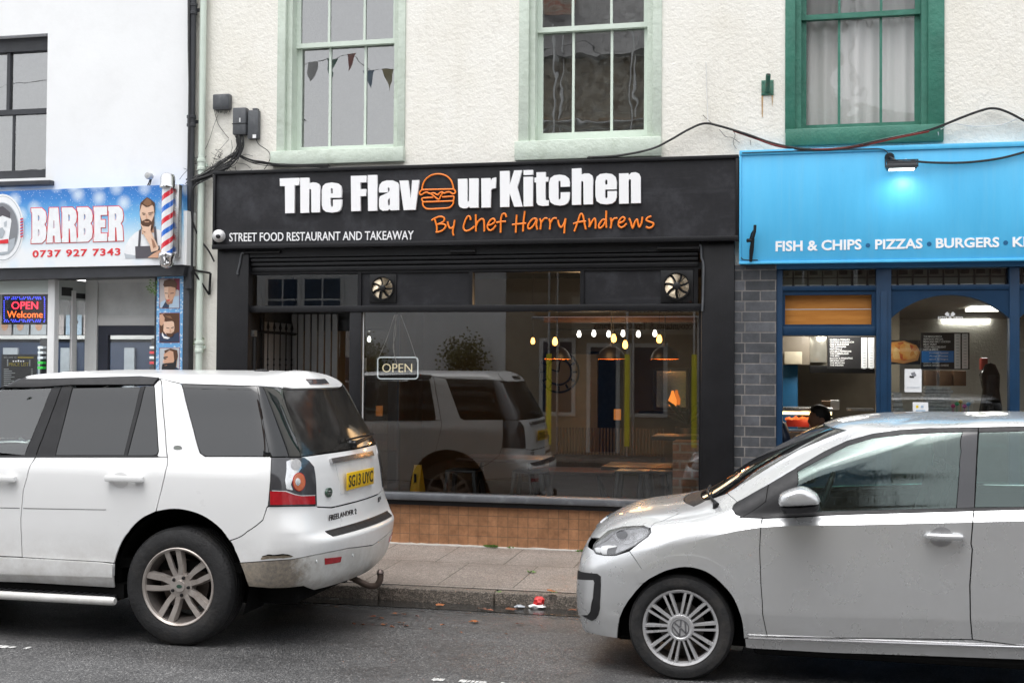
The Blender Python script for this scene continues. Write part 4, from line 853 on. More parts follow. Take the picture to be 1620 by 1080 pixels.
L2, o = por(412, 'hair', 0, 0, 0, ''); L2 += [(o((145,200),(180,210),(280,215),(338,190),(340,292),(145,292)), 'navy'), (o((140,20),(190,0),(200,90),(165,130),(145,120)), 'skin'), (o((185,90),(285,80),(292,150),(285,200),(255,240),(215,225),(180,180)), 'skin_lt'), (o((168,190),(190,232),(250,248),(225,262),(185,255),(165,225)), 'white'), (o((170,10),(240,5),(290,40),(290,95),(250,70),(215,60),(190,90),(195,50)), 'hair'), (o((195,30),(250,30),(275,62),(230,48)), 'hair_lt'), (o((210,145),(240,150),(240,156),(212,153)), 'black'), (o((258,148),(285,140),(285,147),(260,155)), 'black'),
 (o((205,200),(235,205),(265,205),(285,185),(280,225),(255,245),(220,235)), 'hair'), (o((245,150),(262,190),(244,195)), 'skin')]
L3, o = por(760, 'shade', 0, 0, 0, ''); L3 += [(o((150,240),(200,205),(300,190),(338,215),(338,293),(150,293)), 'navy'), (o((185,60),(280,15),(320,90),(315,190),(250,225),(190,180)), 'skin'), (o((190,30),(250,8),(320,25),(328,85),(318,130),(290,130),(280,40),(240,25),(195,60)), 'hair'), (o((180,95),(225,88),(225,98),(182,108)), 'black'), (o((186,112),(212,108),(210,116),(188,118)), 'black'), (o((180,110),(190,150),(172,155)), 'skin_lt'),
 (o((170,165),(215,155),(280,150),(300,115),(315,130),(305,200),(255,250),(190,270),(160,235)), 'black'), (o((190,178),(220,172),(215,180),(195,184)), 'skin_dk')]
for nm, LL in (('portrait', L1), ('portrait', L2), ('portrait', L3)): art(ban, nm, LL, yB, A, .0006)
# small floodlight head and its stalk above the sign
X, Z = at(237.5, 279, YL-.06)
fl = thing('spotlight', 'small grey spotlight on a stalk above the barber sign', 'lamp', (X, YL, Z-.08))
mb = MB(); mb.lathe([(0, -.05), (.03, -.045), (.036, -.02), (.034, .01), (.028, .03), (0, .034)], (X, YL-.07, Z), 'y', 20); mb.build('head', mat('grey lamp head', (.45, .45, .44), .4), fl, True, 40)
mb = MB(); mb.tube([(X-.005, YL-.05, Z-.03), (X-.015, YL-.06, Z-.07), (X-.02, YL-.1, Z-.13)], .007, 6); mb.tube([(X+.008, YL-.05, Z-.03), (X+.006, YL-.07, Z-.08), (X+.002, YL-.1, Z-.13)], .006, 6); mb.build('stalk', M['black_metal'], fl, True)
# ================================================================== CHIP SHOP
YC_ = 10.95
bsn = thing('chip_shop_sign', 'long sky blue sign board listing fish and chips, pizzas and burgers in white letters', 'sign', (at(1450, 415, YC_)[0], YC_, at(1450, 415, YC_)[1]))
zt = (at(1170, 240.5, YC_)[1]+at(1620, 226.5, YC_)[1])/2; zb = (at(1166, 417, YC_)[1]+at(1620, 412, YC_)[1])/2; x0 = sx1+.006; x1 = 6.4
mb = MB(); mb.box(x0, x1, YC_, YW+.02, zb, zt, .004); mb.build('board', M['sky_blue'], bsn, True, 30)
mb = MB(); mb.box(x0, x1, YC_-.014, YC_, zt-.03, zt+.012, .004); mb.box(x0, x1, YC_-.012, YC_, zb-.004, zb+.018, .003); mb.box(x0, x0+.018, YC_-.010, YC_, zb+.018, zt-.03, .002); mb.build('moulding', M['sky_blue'], bsn, True, 30)
mb = MB(); mb.tube([pt(x, y, YC_-.004) for x, y in spl(((1171.5, 250), (1171, 300), (1171, 395), (1172.5, 407), (1178, 411), (1199, 411.5)), 5)], .004, 6); mb.build('conduit', M['cable'], bsn, True)
for tx, a, b, ya, yb in (('FISH & CHIPS', 1227, 1363, 398, 395), ('PIZZAS', 1384.5, 1459.5, 394.7, 393.2), ('BURGERS', 1480.5, 1581, 392.8, 391.2), ('KEBABS', 1602, 1690, 390.8, 389.2)):
    ptext(tx, a, b, ya, yb, 16.5 if '&' in tx else 16, YC_, .004, 'lettering', M['lettering_white'], bsn, bold=.028)
mb = MB()
for x, y in ((1373, 388), (1470, 386), (1591, 384)): q = at(x, y, YC_); mb.lathe([(0, -.003), (.019, -.003), (.019, 0)], (q[0], YC_, q[1]), 'y', 16)
mb.build('dot', M['navy_lt'], bsn)
# floodlights
def flood(px, label):
    X, Z = at(px, 250, YC_)
    th = thing('floodlight', label, 'lamp', (X, YC_, Z-.2), 'floodlights on the blue sign')
    mb = MB(); mb.lathe([(.0, -.05), (.03, -.05), (.04, -.035), (.04, 0)], (X, YC_, Z), 'y', 20); mb.build('mount', M['black_metal'], th, True, 40)
    mb = MB(); mb.tube([(X, YC_-.04, Z), (X+.02, YC_-.12, Z-.03), (X+.05, YC_-.16, Z-.06)], .012, 8); mb.build('arm', M['black_metal'], th, True)
    c = Vector((X+.085, YC_-.19, Z-.10)); n = Vector((0, .45, -.9)).normalized(); u = Vector((1, 0, 0)); v = n.cross(u)
    mb = MB(); 
    for k in range(9): f = -.05+k*.0125; mb.box(c.x-.115, c.x+.115, c.y+f-.002, c.y+f+.002, c.z+.008, c.z+.034)
    mb.box(c.x-.125, c.x+.125, c.y-.06, c.y+.06, c.z-.02, c.z+.01, .006); mb.box(c.x-.118, c.x+.118, c.y-.065, c.y+.065, c.z-.028, c.z-.018, .003)
    for q in (-.128, .128): mb.box(c.x+q-.004, c.x+q+.004, c.y-.02, c.y+.02, c.z-.01, c.z+.05)
    mb.box(c.x-.13, c.x+.13, c.y-.01, c.y+.01, c.z+.045, c.z+.052)
    mb.build('housing', M['dgrey'], th, True, 30)
    mb = MB(); mb.box(c.x-.1, c.x+.1, c.y-.045, c.y+.045, c.z-.033, c.z-.0285); mb.build('lamp_glass', emit('led floodlight', (.9, 1, .98), 6), th)
    l = bpy.data.lights.new('flood', 'SPOT'); l.energy = 2.0; l.spot_size = rad(140); l.spot_blend = 1; l.color = (1, .97, .93); l.shadow_soft_size = .04
    lo = bpy.data.objects.new('floodlight_lamp', l); COL.objects.link(lo); lo.location = (c.x, c.y, c.z-.045); lo.rotation_euler = Vector((0, -.55, 1)).to_track_quat('Z', 'Y').to_euler()
    mb = MB(); mb.tube([(X+.01, YC_-.03, Z+.01), (X+.04, YC_-.09, Z-.04), (X+.08, YC_-.14, Z-.05), (X+.13, YC_-.12, Z-.035), (X+.1, YC_-.06, Z-.03)], .004, 6); mb.build('lead', M['cable_white'], th, True)
flood(1407, 'black floodlight lit on the blue sign above the word pizzas'); flood(1662, 'black floodlight lit at the far right of the blue sign')
# bracket bolted to the sign's left end
X, Z = at(1188, 383, YC_)
br = thing('awning_bracket', 'black iron awning bracket on the left end of the blue sign', 'bracket', (X, YC_, Z-.15))
mb = MB(); Yq = YC_-.02
mb.tube([pt(1187.5, 414, Yq), pt(1189, 396, Yq-.02), pt(1191, 377, Yq-.04)], [.012, .019, .015], 8, flat=.6); mb.tube([pt(1191, 377, Yq-.04), pt(1194, 366, Yq-.05), pt(1194.5, 356, Yq-.05)], .013, 8); mb.build('arm', M['black_metal'], br, True)
mb = MB(); mb.tube([pt(1182, 380.5, Yq-.05), pt(1189, 380.5, Yq-.03)], .016, 10); mb.tube([pt(1187, 378, Yq), pt(1189, 370, Yq-.01), pt(1193, 364, Yq-.04)], .008, 6); mb.build('pivot', M['black_metal'], br, True)
# brick pier
mb = MB(); a = pr(1161.5, 1228, 419, 800, YW-.03); pz = at(1190, 419, YW-.03)[1]; mb.box(a[0], a[1], YW-.035, YW+.3, .08, pz, .004)
tag(mb.build('brick_pier', M['grey_brick'], None), 'grey painted brick pier between the black pilaster and the blue shopfront', 'pier')
# blue timber front
cf = thing('chip_shopfront', 'dark blue timber shopfront with serving hatch and arched window under the sky blue sign', 'shopfront', (at(1420, 600, YW)[0], YW, .1))
yc = YW-.02; yg = YW+.06
XC0, XC1 = at(1228, 550, yc)[0], at(1398, 550, yc)[0]
zF = at(1400, 417, yc)[1]; zTb = at(1400, 451, yc)[1]; zTt = at(1400, 424, yc)[1]
mb = MB(); mb.box(XC0, 6.4, YW-.05, YW+.1, zTt, zF+.03, .004); mb.build('frieze', M['navy_lt'], cf, True, 30)
mb = MB(); mb.box(XC0, 6.4, yc, yg+.04, at(1400, 459, yc)[1], zTb, .004)
mull = [at(1238, 550, yc)[0], at(1386, 550, yc)[0], at(1410, 550, yc)[0], at(1597, 550, yc)[0], at(1613, 550, yc)[0]]
mb.box(XC0, mull[0], yc-.002, yg+.05, .1, zTt, .004); mb.box(mull[1], mull[2], yc-.01, yg+.05, .1, zTt, .004); mb.box(mull[1]+.035, mull[2]-.035, yc-.022, yc-.01, .1, zTt-.2, .004); mb.box(mull[3], mull[4], yc-.01, yg+.05, .1, zTt, .004)
mb.build('frame', M['navy'], cf, True, 30)
# leaded top lights with the shutter slats behind
a = pr(1232, 1387, 424, 449, yg); 
mb = MB(); mb.poly(((XC0, yg+.01, zTb), (6.4, yg+.01, zTb), (6.4, yg+.01, zTt), (XC0, yg+.01, zTt))); mb.build('top_light', M['glass'], cf)
mb = MB(); zm_ = zTb+(zTt-zTb)*.52
mb.box(XC0, 6.4, yg+.05, yg+.06, zTb, zTt); mb.build('top_light_back', mat('dim olive back', (.14, .14, .12), .6), cf)
mb = MB()
for k in range(40):
    x = XC0+.03+k*.125
    if x > 6.2: break
    mb.box(x, x+.07, yg+.03, yg+.049, zTt-.045, zTt-.01); mb.box(x-.02, x-.008, yg+.028, yg+.049, zTb, zTt-.01)
mb.box(XC0, 6.4, yg+.036, yg+.049, zm_-.004, zm_+.004); mb.build('shutter_slats', M['dark'], cf)
mb = MB()
for k in range(40):
    x = XC0+.03+k*.125
    if x > 6.2: break
    mb.box(x, x+.10, yg+.028, yg+.05, zTb, zTb+.015)
mb.build('shutter_lath', M['white_trim'], cf)
# boarded fanlight and hatch
a = pr(1242, 1378.5, 467, 513.5, yg)
t = NT('varnished board'); mp = t.n('ShaderNodeMapping'); mp.inputs['Scale'].default_value = (1, 1, 12); t.l(t.coord(), mp.inputs[0])
t.l(t.ramp(t.noise(3, 6, .7, mp.outputs[0]), [(.3, (.44, .155, .02)), (.7, (.60, .25, .045))]), t.p.inputs['Base Color']); t.p.inputs['Roughness'].default_value = .4
mb = MB(); mb.box(a[0], a[1], yg+.02, yg+.03, a[2], a[3]); mb.build('boarded_panel', t.m, cf)
mb = MB(); zmid = at(1310, 489, yg)[1]; mb.box(a[0], a[1], yg+.016, yg+.0195, zmid-.003, zmid+.003); mb.build('putty_line', M['grey_trim'], cf)
mb = MB(); zl0, zl1 = at(1310, 531, yg)[1], at(1310, 517, yg)[1]
mb.box(mull[0], mull[1], yc+.012, yg+.05, zl0, zl1, .004); mb.box(mull[0], a[0], yc+.015, yg+.05, zl1, zTb); mb.box(a[1], mull[1], yc+.015, yg+.05, zl1, zTb); mb.box(a[0], a[1], yc+.016, yg+.05, a[3], zTb); mb.box(a[0], a[1], yc+.016, yg+.05, zl1, a[2]); mb.build('fanlight_frame', M['navy'], cf, True, 30)
zh0 = at(1310, 712, yg)[1]
mb = MB(); mb.box(mull[0], mull[1], yc, yg+.3, zh0-.06, zh0, .004); mb.box(mull[0], mull[1], yc+.02, yg+.05, .1, zh0-.06); mb.build('hatch_counter', M['navy'], cf)
# arched window
def arch(xa, xb, zs, zc, n=20):
    cx = (xa+xb)/2; w = (xb-xa)/2; h = zc-zs; r = (w*w+h*h)/(2*h); cz = zc-r; th = math.asin(w/r)
    return [(cx+r*math.sin(q), cz+r*math.cos(q)) for q in [th-2*th*i/n for i in range(n+1)]]
for i, (xa, xb) in enumerate(((mull[2], mull[3]), (mull[4], mull[4]+(mull[3]-mull[2])), (mull[4]+(mull[3]-mull[2])+.1, 6.3))):
    zs, zc = at(1500, 500, yg)[1]-.02, at(1504, 467, yg)[1]
    A_ = arch(xa, xb, zs, zc); mb = MB(); ztop = at(1400, 458, yc)[1]
    for p, q in zip(A_, A_[1:]): mb.prism([p, q, (q[0], ztop), (p[0], ztop)], 'y', yc+.01, yg+.03)
    mb.build('arched_head', M['navy'], cf)
    mb = MB(); mb.poly([(p[0], yg+.02, p[1]) for p in A_]+[(xa, yg+.02, .7), (xb, yg+.02, .7)]); mb.build('pane', M['glass'], cf)
mb = MB(); mb.box(mull[1], 6.4, yc, yg+.1, .1, .72, .004); mb.build('stall_riser', M['navy'], cf)
# emblem and posters on the glass
yq = yg+.014
em = thing('window_emblem', 'white window lettering ESTD 1990 with crossed forks on the arched window', 'lettering', (at(1500, 505, yq)[0], yq, at(1500, 506, yq)[1]))
ptext('ESTD', 1484, 1498, 505, 505, 4.6, yq, .001, 'word', M['lettering_white'], em, bold=.01); ptext('1990', 1509, 1523, 505, 505, 4.6, yq, .001, 'word', M['lettering_white'], em, bold=.01)
mb = MB()
for s in (1, -1): mb.tube([pt(1503-s*4, 506, yq), pt(1503+s*3.5, 498, yq)], .004, 6); q = pt(1503+s*4.6, 496.8, yq); mb.prism([(q[0]-.02, q[2]), (q[0], q[2]+.02), (q[0]+.02, q[2]), (q[0], q[2]-.02)], 'y', yq-.002, yq+.002)
mb.build('fork', M['lettering_white'], em)
def notice(x0, x1, y0, y1, lab, extra, Y=yq):
    a = pr(x0, x1, y0, y1, Y); th = thing('notice', lab, 'notice', ((a[0]+a[1])/2, Y, a[2])); mb = MB(); mb.box(a[0], a[1], Y, Y+.002, a[2], a[3]); mb.build('sheet', A['white'], th); art(th, 'print', extra, Y, A); return th
notice(1431, 1458, 583.5, 620, 'white notice with small black symbol, upper of two sheets on the arched window', [([(1441,590),(1447,588),(1450,594),(1444,597)], 'grey'), ([(1439,594),(1446,595.5),(1446,597.5),(1439,597)], 'black'), ([(1435,612),(1455,612),(1455,613),(1435,613)], 'shade')])
notice(1444, 1468.5, 636, 665, 'white sheet with faint coloured print just above the silver car roof', [([(1449,641),(1453,641),(1453,645),(1449,645)], 'yel'), ([(1457,641),(1461,641),(1461,645),(1457,645)], 'pale'), ([(1449,648),(1464,648),(1464,651),(1449,651)], 'pale')])
# interior room
CY = YW+8.5; CB = YW+4.4; cx0, cx1 = XC0-.3, 6.4
mb = MB(); mb.box(cx0, cx1, CY, CY+.1, .1, 3.1); mb.box(cx0-.1, cx0, YW+.12, CY, .1, 3.1); mb.box(cx1, cx1+.1, YW+.12, CY, .1, 3.1); mb.box(cx0, mull[1]+.5, CB, CB+.1, .1, 3.1); mb.build('room_wall', mat('chip shop wall', (.30, .265, .205), .5), cf)
mb = MB(); mb.box(cx0, cx1, YW+.12, CY, 2.50, 2.57); mb.build('ceiling', mat('chip shop ceiling', (.26, .24, .19), .5), cf)
mb = MB(); mb.box(cx0, cx1, YW+.12, CY, .08, .12); mb.build('floor', mat('brown floor', (.12, .09, .07), .35), cf)
def panel_light(px0, px1, py, lab, Y, en=12):
    x0, z = at(px0, py, Y); x1 = at(px1, py, Y)[0]; mb = MB(); mb.box(x0, x1, Y-.28, Y+.28, 2.465, 2.495)
    o = tag(mb.build('ceiling_panel', emit('panel light', (1, .97, .9), 4), None), lab, 'lamp', 'ceiling light panels in the chip shop')
    l = bpy.data.lights.new('panel', 'AREA'); l.shape = 'RECTANGLE'; l.size = x1-x0; l.size_y = .5; l.energy = en; l.color = (1, .95, .86); lo = bpy.data.objects.new('panel_lamp', l); COL.objects.link(lo); lo.location = ((x0+x1)/2, Y, 2.46)
def panel_Y(py): d = ray(1500, py); return (2.465-CAM[2])/(d[2]/d[1])
panel_light(1532, 1600, 491, 'nearer lit ceiling panel of the two seen through the arched window', min(panel_Y(491), CY-.4)); panel_light(1487, 1562, 509.5, 'farther lit ceiling panel of the two seen through the arched window', min(panel_Y(509.5), CY-.3)); panel_light(1290, 1350, 545, 'ceiling light panel deep inside behind the serving hatch', CB-1.3, 12)
# back wall fittings: menu boards
def menu(px0, px1, py0, py1, Y, lab, lines, price):
    a = pr(px0, px1, py0, py1, Y); th = thing('menu_board', lab, 'menu board', ((a[0]+a[1])/2, Y, a[2])); mb = MB(); mb.box(a[0], a[1], Y, Y+.03, a[2], a[3], .004); mb.build('board', A['black'], th)
    n = len(lines); w = px1-px0; h = py1-py0
    for i, s in enumerate(lines):
        if not s.strip(): continue
        yb = py0+h*(.13+.86*i/n)
        ptext(s, px0+4, px0+4+min(len(s)*2.1, w*.55), yb, yb, h/n*.62, Y, .002, 'menu_line', A['white'], th, bold=.01)
    mb = MB()
    for k in price: b = pr(k, k+9.5, py0+2, py1-1, Y-.004); mb.box(b[0], b[1], Y-.004, Y, b[2], b[3])
    mb.build('price_strip', A['white'], th)
    art(th, 'price_marks', [([(k+2.5,py0+5+j*h/(n+.5)),(k+7,py0+5+j*h/(n+.5)),(k+7,py0+6.3+j*h/(n+.5)),(k+2.5,py0+6.3+j*h/(n+.5))], 'shade') for k in price for j in range(n)], Y-.0045, A)
    return th
Ym = YW+3.4
menu(1309, 1384, 532, 583, Ym, 'black pizza menu board with two white price strips seen through the hatch', ['CHEESE & TOMATO', 'CHICKEN & MUSHROOM', 'HAM & MUSHROOM', 'THE HAWAIIAN', 'MEATBALLS', 'DOUBLE PEPPERONI', 'THE CUMBERLAND', 'THE BBQ', 'BACON & PINEAPPLE', 'SMOKING HOT', 'THE MEXICAN', 'THE INDIAN'], (1362.5, 1373.5))
m2 = menu(1457, 1534, 526, 584, Ym, 'black menu board with blue panel and price strips behind the arched window', ['THE MARGHERITA', 'SEAFOOD SPECIAL', 'MEXICANO SPICY CHICKEN', 'MEAT FEAST', 'VEGETABLE DELIGHT', 'HOT & SPICY', 'BEEF PIZZA', ' ', ' ', ' ', 'GARLIC BREAD', 'GARLIC BREAD CHEESE'], (1510, 1522))
art(m2, 'blue_panel', [([(1458,555),(1509,555),(1509,573),(1458,573)], 'sky'), ] if False else [([(1458,555),(1509,555),(1509,573),(1458,573)], 'blue')], Ym-.004, A)
for s, y in (('Student Special', 560), ('Any Pizza', 565), ('and Chips', 570)): ptext(s, 1470, 1500, y, y, 3.4, Ym-.008, .001, 'menu_line', A['white'], m2)
a = pr(1409, 1456, 538, 576, Ym); pz_ = thing('pizza_poster', 'large photo poster of a pizza slice behind the arched window', 'poster', ((a[0]+a[1])/2, Ym, a[2]))
t = NT('pizza print'); v = t.n('ShaderNodeTexVoronoi'); v.inputs['Scale'].default_value = 16; t.l(t.coord(), v.inputs['Vector'])
t.l(t.ramp(t.mix(.5, v.outputs['Color'], t.noise(14, 6)), [(.25, (.40, .05, .02)), (.45, (.62, .28, .06)), (.7, (.70, .50, .22))]), t.p.inputs['Base Color']); t.p.inputs['Roughness'].default_value = .4
A['pizza'] = t.m; A['crust'] = pm('print crust', (.45, .22, .08))
mb = MB(); mb.box(a[0], a[1], Ym+.001, Ym+.02, a[2], a[3]); mb.build('sheet', A['black'], pz_)
art(pz_, 'print', [([(1409,541),(1430,539),(1450,546),(1456,556),(1452,570),(1430,575),(1409,572)], 'crust'), ([(1409,543),(1430,541),(1447,547),(1453,556),(1449,566),(1430,570),(1409,568)], 'pizza')], Ym, A)
# hatch view: blue unit, grey wall box, counter, food warmer
def blk(name, px0, px1, py0, py1, Y, d, m, lab, cat, zbase=None):
    a = pr(px0, px1, py0, py1, Y); mb = MB(); mb.box(a[0], a[1], Y, Y+d, zbase if zbase is not None else a[2], a[3], .006); o = mb.build(name, m, None, True, 30); return tag(o, lab, cat)
blk('blue_cupboard', 1236, 1262, 575, 650, CB-.6, .5, M['navy_lt'], 'tall blue cupboard at the left of the serving hatch', 'cupboard', .12)
blk('wall_cabinet', 1236, 1281, 532, 577, CB-.75, .4, mat('taupe cabinet', (.22, .19, .15), .5), 'taupe wall cabinet above the blue cupboard behind the hatch', 'cabinet')
q = blk('allergy_notice', 1241, 1269, 556, 576, CB-.78, .01, mat('cream card', (.52, .47, .36), .5), 'cream allergy notice on the taupe wall cabinet', 'notice')
blk('extractor_hood', 1281, 1384, 578, 590, CB-.65, .6, M['black_metal'], 'dark extractor hood below the pizza menu board', 'hood')
blk('wall_panel', 1281, 1308, 532, 573, CB-.5, .3, mat('bright steel panel', (.7, .68, .6), .15, .6), 'shiny steel panel left of the pizza menu board', 'panel')
co = thing('hot_counter', 'steel fish shop counter with glowing food warmer behind the hatch', 'counter', (at(1310, 700, CB-2.1)[0], CB-2.1, .12))
Yh = CB-2.2
mb = MB(); a = pr(1215, 1420, 684, 800, Yh); mb.box(a[0], a[1], Yh, Yh+.7, .12, a[3], .01); mb.build('counter_body', M['steel'], co, True, 30)
mb = MB(); a = pr(1238, 1316, 651, 655.5, Yh+.1); mb.box(a[0], a[1], Yh+.1, Yh+.14, a[2], a[3]); mb.build('warming_lamp', emit('warm tube', (1, .72, .32), 2.5), co)
mb = MB(); a = pr(1238, 1318, 645, 651, Yh+.05); mb.box(a[0], a[1], Yh+.05, Yh+.5, a[2], a[3], .005); b = pr(1280, 1282, 651, 690, Yh+.08); mb.box(b[0], b[1], Yh+.08, Yh+.1, b[2], b[3]); mb.build('warmer_shelf', M['steel'], co)
mb = MB()
for i in range(16):
    x, z = at(1245+i*3.5, 662+R.uniform(-1.5, 1.5), Yh+.2); rr = .022; mb.lathe([(0, -rr), (rr*.8, -rr*.5), (rr, 0), (rr*.8, rr*.5), (0, rr)], (x, Yh+.2+R.uniform(-.05, .05), z), 'z', 8)
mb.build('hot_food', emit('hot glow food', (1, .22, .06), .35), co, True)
mb = MB(); a = pr(1244, 1290, 664, 675, Yh+.12); mb.box(a[0], a[1], Yh+.12, Yh+.4, a[2], a[3]); mb.build('tray', mat('red tray', (.30, .03, .03), .3), co)
l = bpy.data.lights.new('warm', 'POINT'); l.energy = 1.2; l.color = (1, .6, .25); l.shadow_soft_size = .1; lo = bpy.data.objects.new('warmer_lamp', l); COL.objects.link(lo); lo.location = (at(1275, 655, Yh+.1)[0], Yh+.05, at(1275, 657, Yh)[1])
blk('till', 1300, 1315, 634, 650, CB-1.5, .2, mat('brown till', (.16, .10, .06), .5), 'brown till on the counter behind the hatch', 'till')
blk('card_box', 1314, 1328, 633, 648, CB-1.55, .15, M['white_trim'], 'white carton beside the brown till', 'carton')
blk('scales', 1300, 1318, 661, 675, Yh-.06, .15, M['white_plastic'], 'white scales on the counter beside the person in the apron', 'scales')
sh = blk('steel_shelf', 1340, 1383, 646, 650, CB-1.2, .3, M['steel'], 'steel shelf at the right of the hatch', 'shelf')
# pizza boxes, lolly stand
Yb = YW+.9
pbm = mat('printed pizza box', (.60, .60, .59), .7, 0, .35, 40)
for i in range(10):
    z = at(1480, 664-i*5.3, Yb)[1]; x0, x1 = at(1461+R.uniform(0, 4)-(0 if i < 9 else -2), 640, Yb)[0], at(1509+R.uniform(-3, 2)-(i*.4), 640, Yb)[0]; mb = MB(); mb.box(x0, x1, Yb, Yb+.3, z, z+.0265, .003)
    lab = 'flat grey pizza box in the pile inside the arched window'
    tag(mb.build('pizza_box', pbm, None, True, 30), 'grey printed pizza box in the tall pile inside the arched window', 'pizza box', 'pizza boxes piled inside the arched window')
for i in range(6):
    z = at(1430, 668-i*8, Yb)[1]; mb = MB(); x0, x1 = at(1414, 640, Yb)[0], at(1432-i*1.2, 640, Yb)[0]; mb.box(x0, x1, Yb+.02, Yb+.3, z, z+.04, .003); tag(mb.build('pizza_box', pbm, None, True, 30), 'thick pale box in the low pile left of the pizza boxes', 'box', 'pale boxes at the left of the arched window')
Yl = YW+.5; X, Z = at(1524, 657, Yl); lp = thing('lolly_stand', 'purple stand of wrapped lollies on the arched window ledge', 'lolly stand', (X, Yl, Z-.06))
mb = MB(); mb.box(X-.09, X+.11, Yl, Yl+.1, Z-.06, Z, .01); mb.build('base', mat('purple plastic', (.08, .03, .22), .4), lp, True, 30)
for k, cc_ in enumerate(((.8, .1, .3), (.1, .6, .3), (.9, .6, .1), (.8, .2, .6), (.2, .5, .8), (.85, .85, .8))):
    x = X-.08+k*.032; h = .08+.02*(k % 3); mb = MB(); mb.tube([(x, Yl+.05, Z), (x, Yl+.05, Z+h)], .003, 5); mb.lathe([(0, -.02), (.015, -.012), (.02, 0), (.015, .012), (0, .02)], (x, Yl+.05, Z+h), 'z', 10); mb.build('lolly', mat('wrapper %d' % k, cc_, .3), lp, True)
a = pr(1409, 1600, 664, 675, YW+.4); mb = MB(); mb.box(mull[2]-.2, 6.3, YW+.35, YW+1.4, .7, at(1500, 668, YW+.4)[1]); mb.box(mull[2], 6.2, YW+.4, YW+1.3, .12, .7); tag(mb.build('display_shelf', mat('dark shelf', (.08, .075, .07), .5), None), 'dark display shelf carrying the pizza boxes inside the arched window', 'shelf')
X, Z = at(1561, 600, YW+1.6); fr = thing('cardboard_stack', 'brown cardboard cartons in a row on the back shelf behind the arched window', 'cartons', (X-.6, CB-.6, 1.3))
a = pr(1462, 1530, 586, 610, CB-.6)
for k in range(3): x0 = a[0]+(a[1]-a[0])*k/3; mb = MB(); mb.box(x0+.01, x0+(a[1]-a[0])/3-.01, CB-.6, CB-.3, a[2], a[3], .004); mb.build('carton', mat('carton %d' % k, (.20, .12, .07), .7), fr, True, 30)
a = pr(1552, 1563, 566, 585, CB-1.2); mb = MB(); mb.box(a[0], a[1], CB-1.2, CB-1.05, a[2], a[3], .01); tag(mb.build('snack_tub', mat('red and white tub', (.55, .08, .06), .4), None, True, 30), 'red tub on a stand at the right of the arched window', 'tub')
X, Z = at(1567, 625, YW+1.9); mb = MB(); mb.lathe([(0, .32), (.05, .3), (.09, .2), (.075, .05), (.10, -.15), (.13, -.4), (.14, -.7), (.1, -.75), (0, -.76)], (X, YW+1.9, Z), 'z', 24)
for v in mb.bm.verts: n_ = 1+.28*mnoise.noise(v.co*9); v.co = Vector((X+(v.co.x-X)*n_, YW+1.9+(v.co.y-YW-1.9)*n_, v.co.z))
tag(mb.build('wrapped_bundle', mat('shiny black wrap', (.012, .012, .013), .18, 0, .2), None, True), 'shiny black wrapped bundle standing behind the right part of the arched window', 'bundle')
# people behind the hatch
def body(name, joints, edges, mat_, parent, sub=2):
    me = bpy.data.meshes.new('tmp'); ks = list(joints); idx = {k: i for i, k in enumerate(ks)}
    me.from_pydata([joints[k][0] for k in ks], [(idx[a], idx[b]) for a, b in edges], [])
    ob = bpy.data.objects.new('tmp', me); COL.objects.link(ob); sk = ob.modifiers.new('s', 'SKIN'); sk.use_smooth_shade = True
    for k, sv in zip(ks, me.skin_vertices[0].data): r = joints[k][1]; sv.radius = (r, r) if not isinstance(r, tuple) else r
    me.skin_vertices[0].data[0].use_root = True
    ss = ob.modifiers.new('u', 'SUBSURF'); ss.levels = sub; ss.render_levels = sub
    bpy.context.view_layer.update(); m2 = bpy.data.meshes.new_from_object(ob.evaluated_get(bpy.context.evaluated_depsgraph_get())); bpy.data.objects.remove(ob)
    m2.materials.clear(); m2.name = name; return finish(m2, name, mat_, parent, True)
SK = mat('brown skin', (.30, .16, .10), .5, 0, .1, 12); SH = mat('grey polo shirt', (.38, .38, .39), .8, 0, .1, 20); HA = mat('black hair', (.012, .010, .009), .6, 0, .3, 60)
YPn = YW+1.25
hx, hz = at(1287, 661, YPn)
per = thing('person', 'person in grey shirt with dark apron strap facing left with raised hand behind the hatch', 'person', (hx+.08, YPn, .12))
J = {}; bx_ = hx+.10
def j(k, x, y, z, r): J[k] = ((bx_+x, YPn+y, z), r)
hzc = hz
j('pelvis', .02, 0, hzc-.72, .15); j('waist', .02, 0, hzc-.56, .14); j('chest', .02, 0, hzc-.36, .16); j('necks', .0, 0, hzc-.20, .075); j('neck', -.02, 0, hzc-.13, .058); j('headb', -.06, 0, hzc-.05, .082); j('headt', -.055, 0, hzc+.04, .09); j('crown', -.05, 0, hzc+.09, .06)
j('nose', -.150, 0, hzc-.02, .022); j('chin', -.115, 0, hzc-.085, .04)
for s, nm in ((-1, 'n'), (1, 'f')):
    j('sh'+nm, .02, .19*s, hzc-.26, .065); j('el'+nm, -.10, .24*s, hzc-.50, .048); j('wr'+nm, -.20, .15*s, hzc-.24 if s < 0 else hzc-.52, .032); j('ha'+nm, -.205, .13*s, hzc-.17 if s < 0 else hzc-.55, .036)
    j('hip'+nm, .02, .1*s, hzc-.82, .105); j('kn'+nm, .0, .11*s, hzc-1.22, .07); j('an'+nm, .03, .11*s, .20, .05); j('to'+nm, -.1, .12*s, .16, .045)
    for q in range(4): j('f%d%s' % (q, nm), -.235+.004*q, (.13+.018*(q-1.5))*s, (hzc-.125-.006*abs(q-1.4)) if s < 0 else hzc-.60, .0095)
    j('th'+nm, -.235, .10*s, hzc-.165 if s < 0 else hzc-.56, .011)
E_ = [('pelvis', 'waist'), ('waist', 'chest'), ('chest', 'necks'), ('necks', 'neck'), ('neck', 'headb'), ('headb', 'headt'), ('headt', 'crown'), ('headb', 'nose'), ('headb', 'chin')]
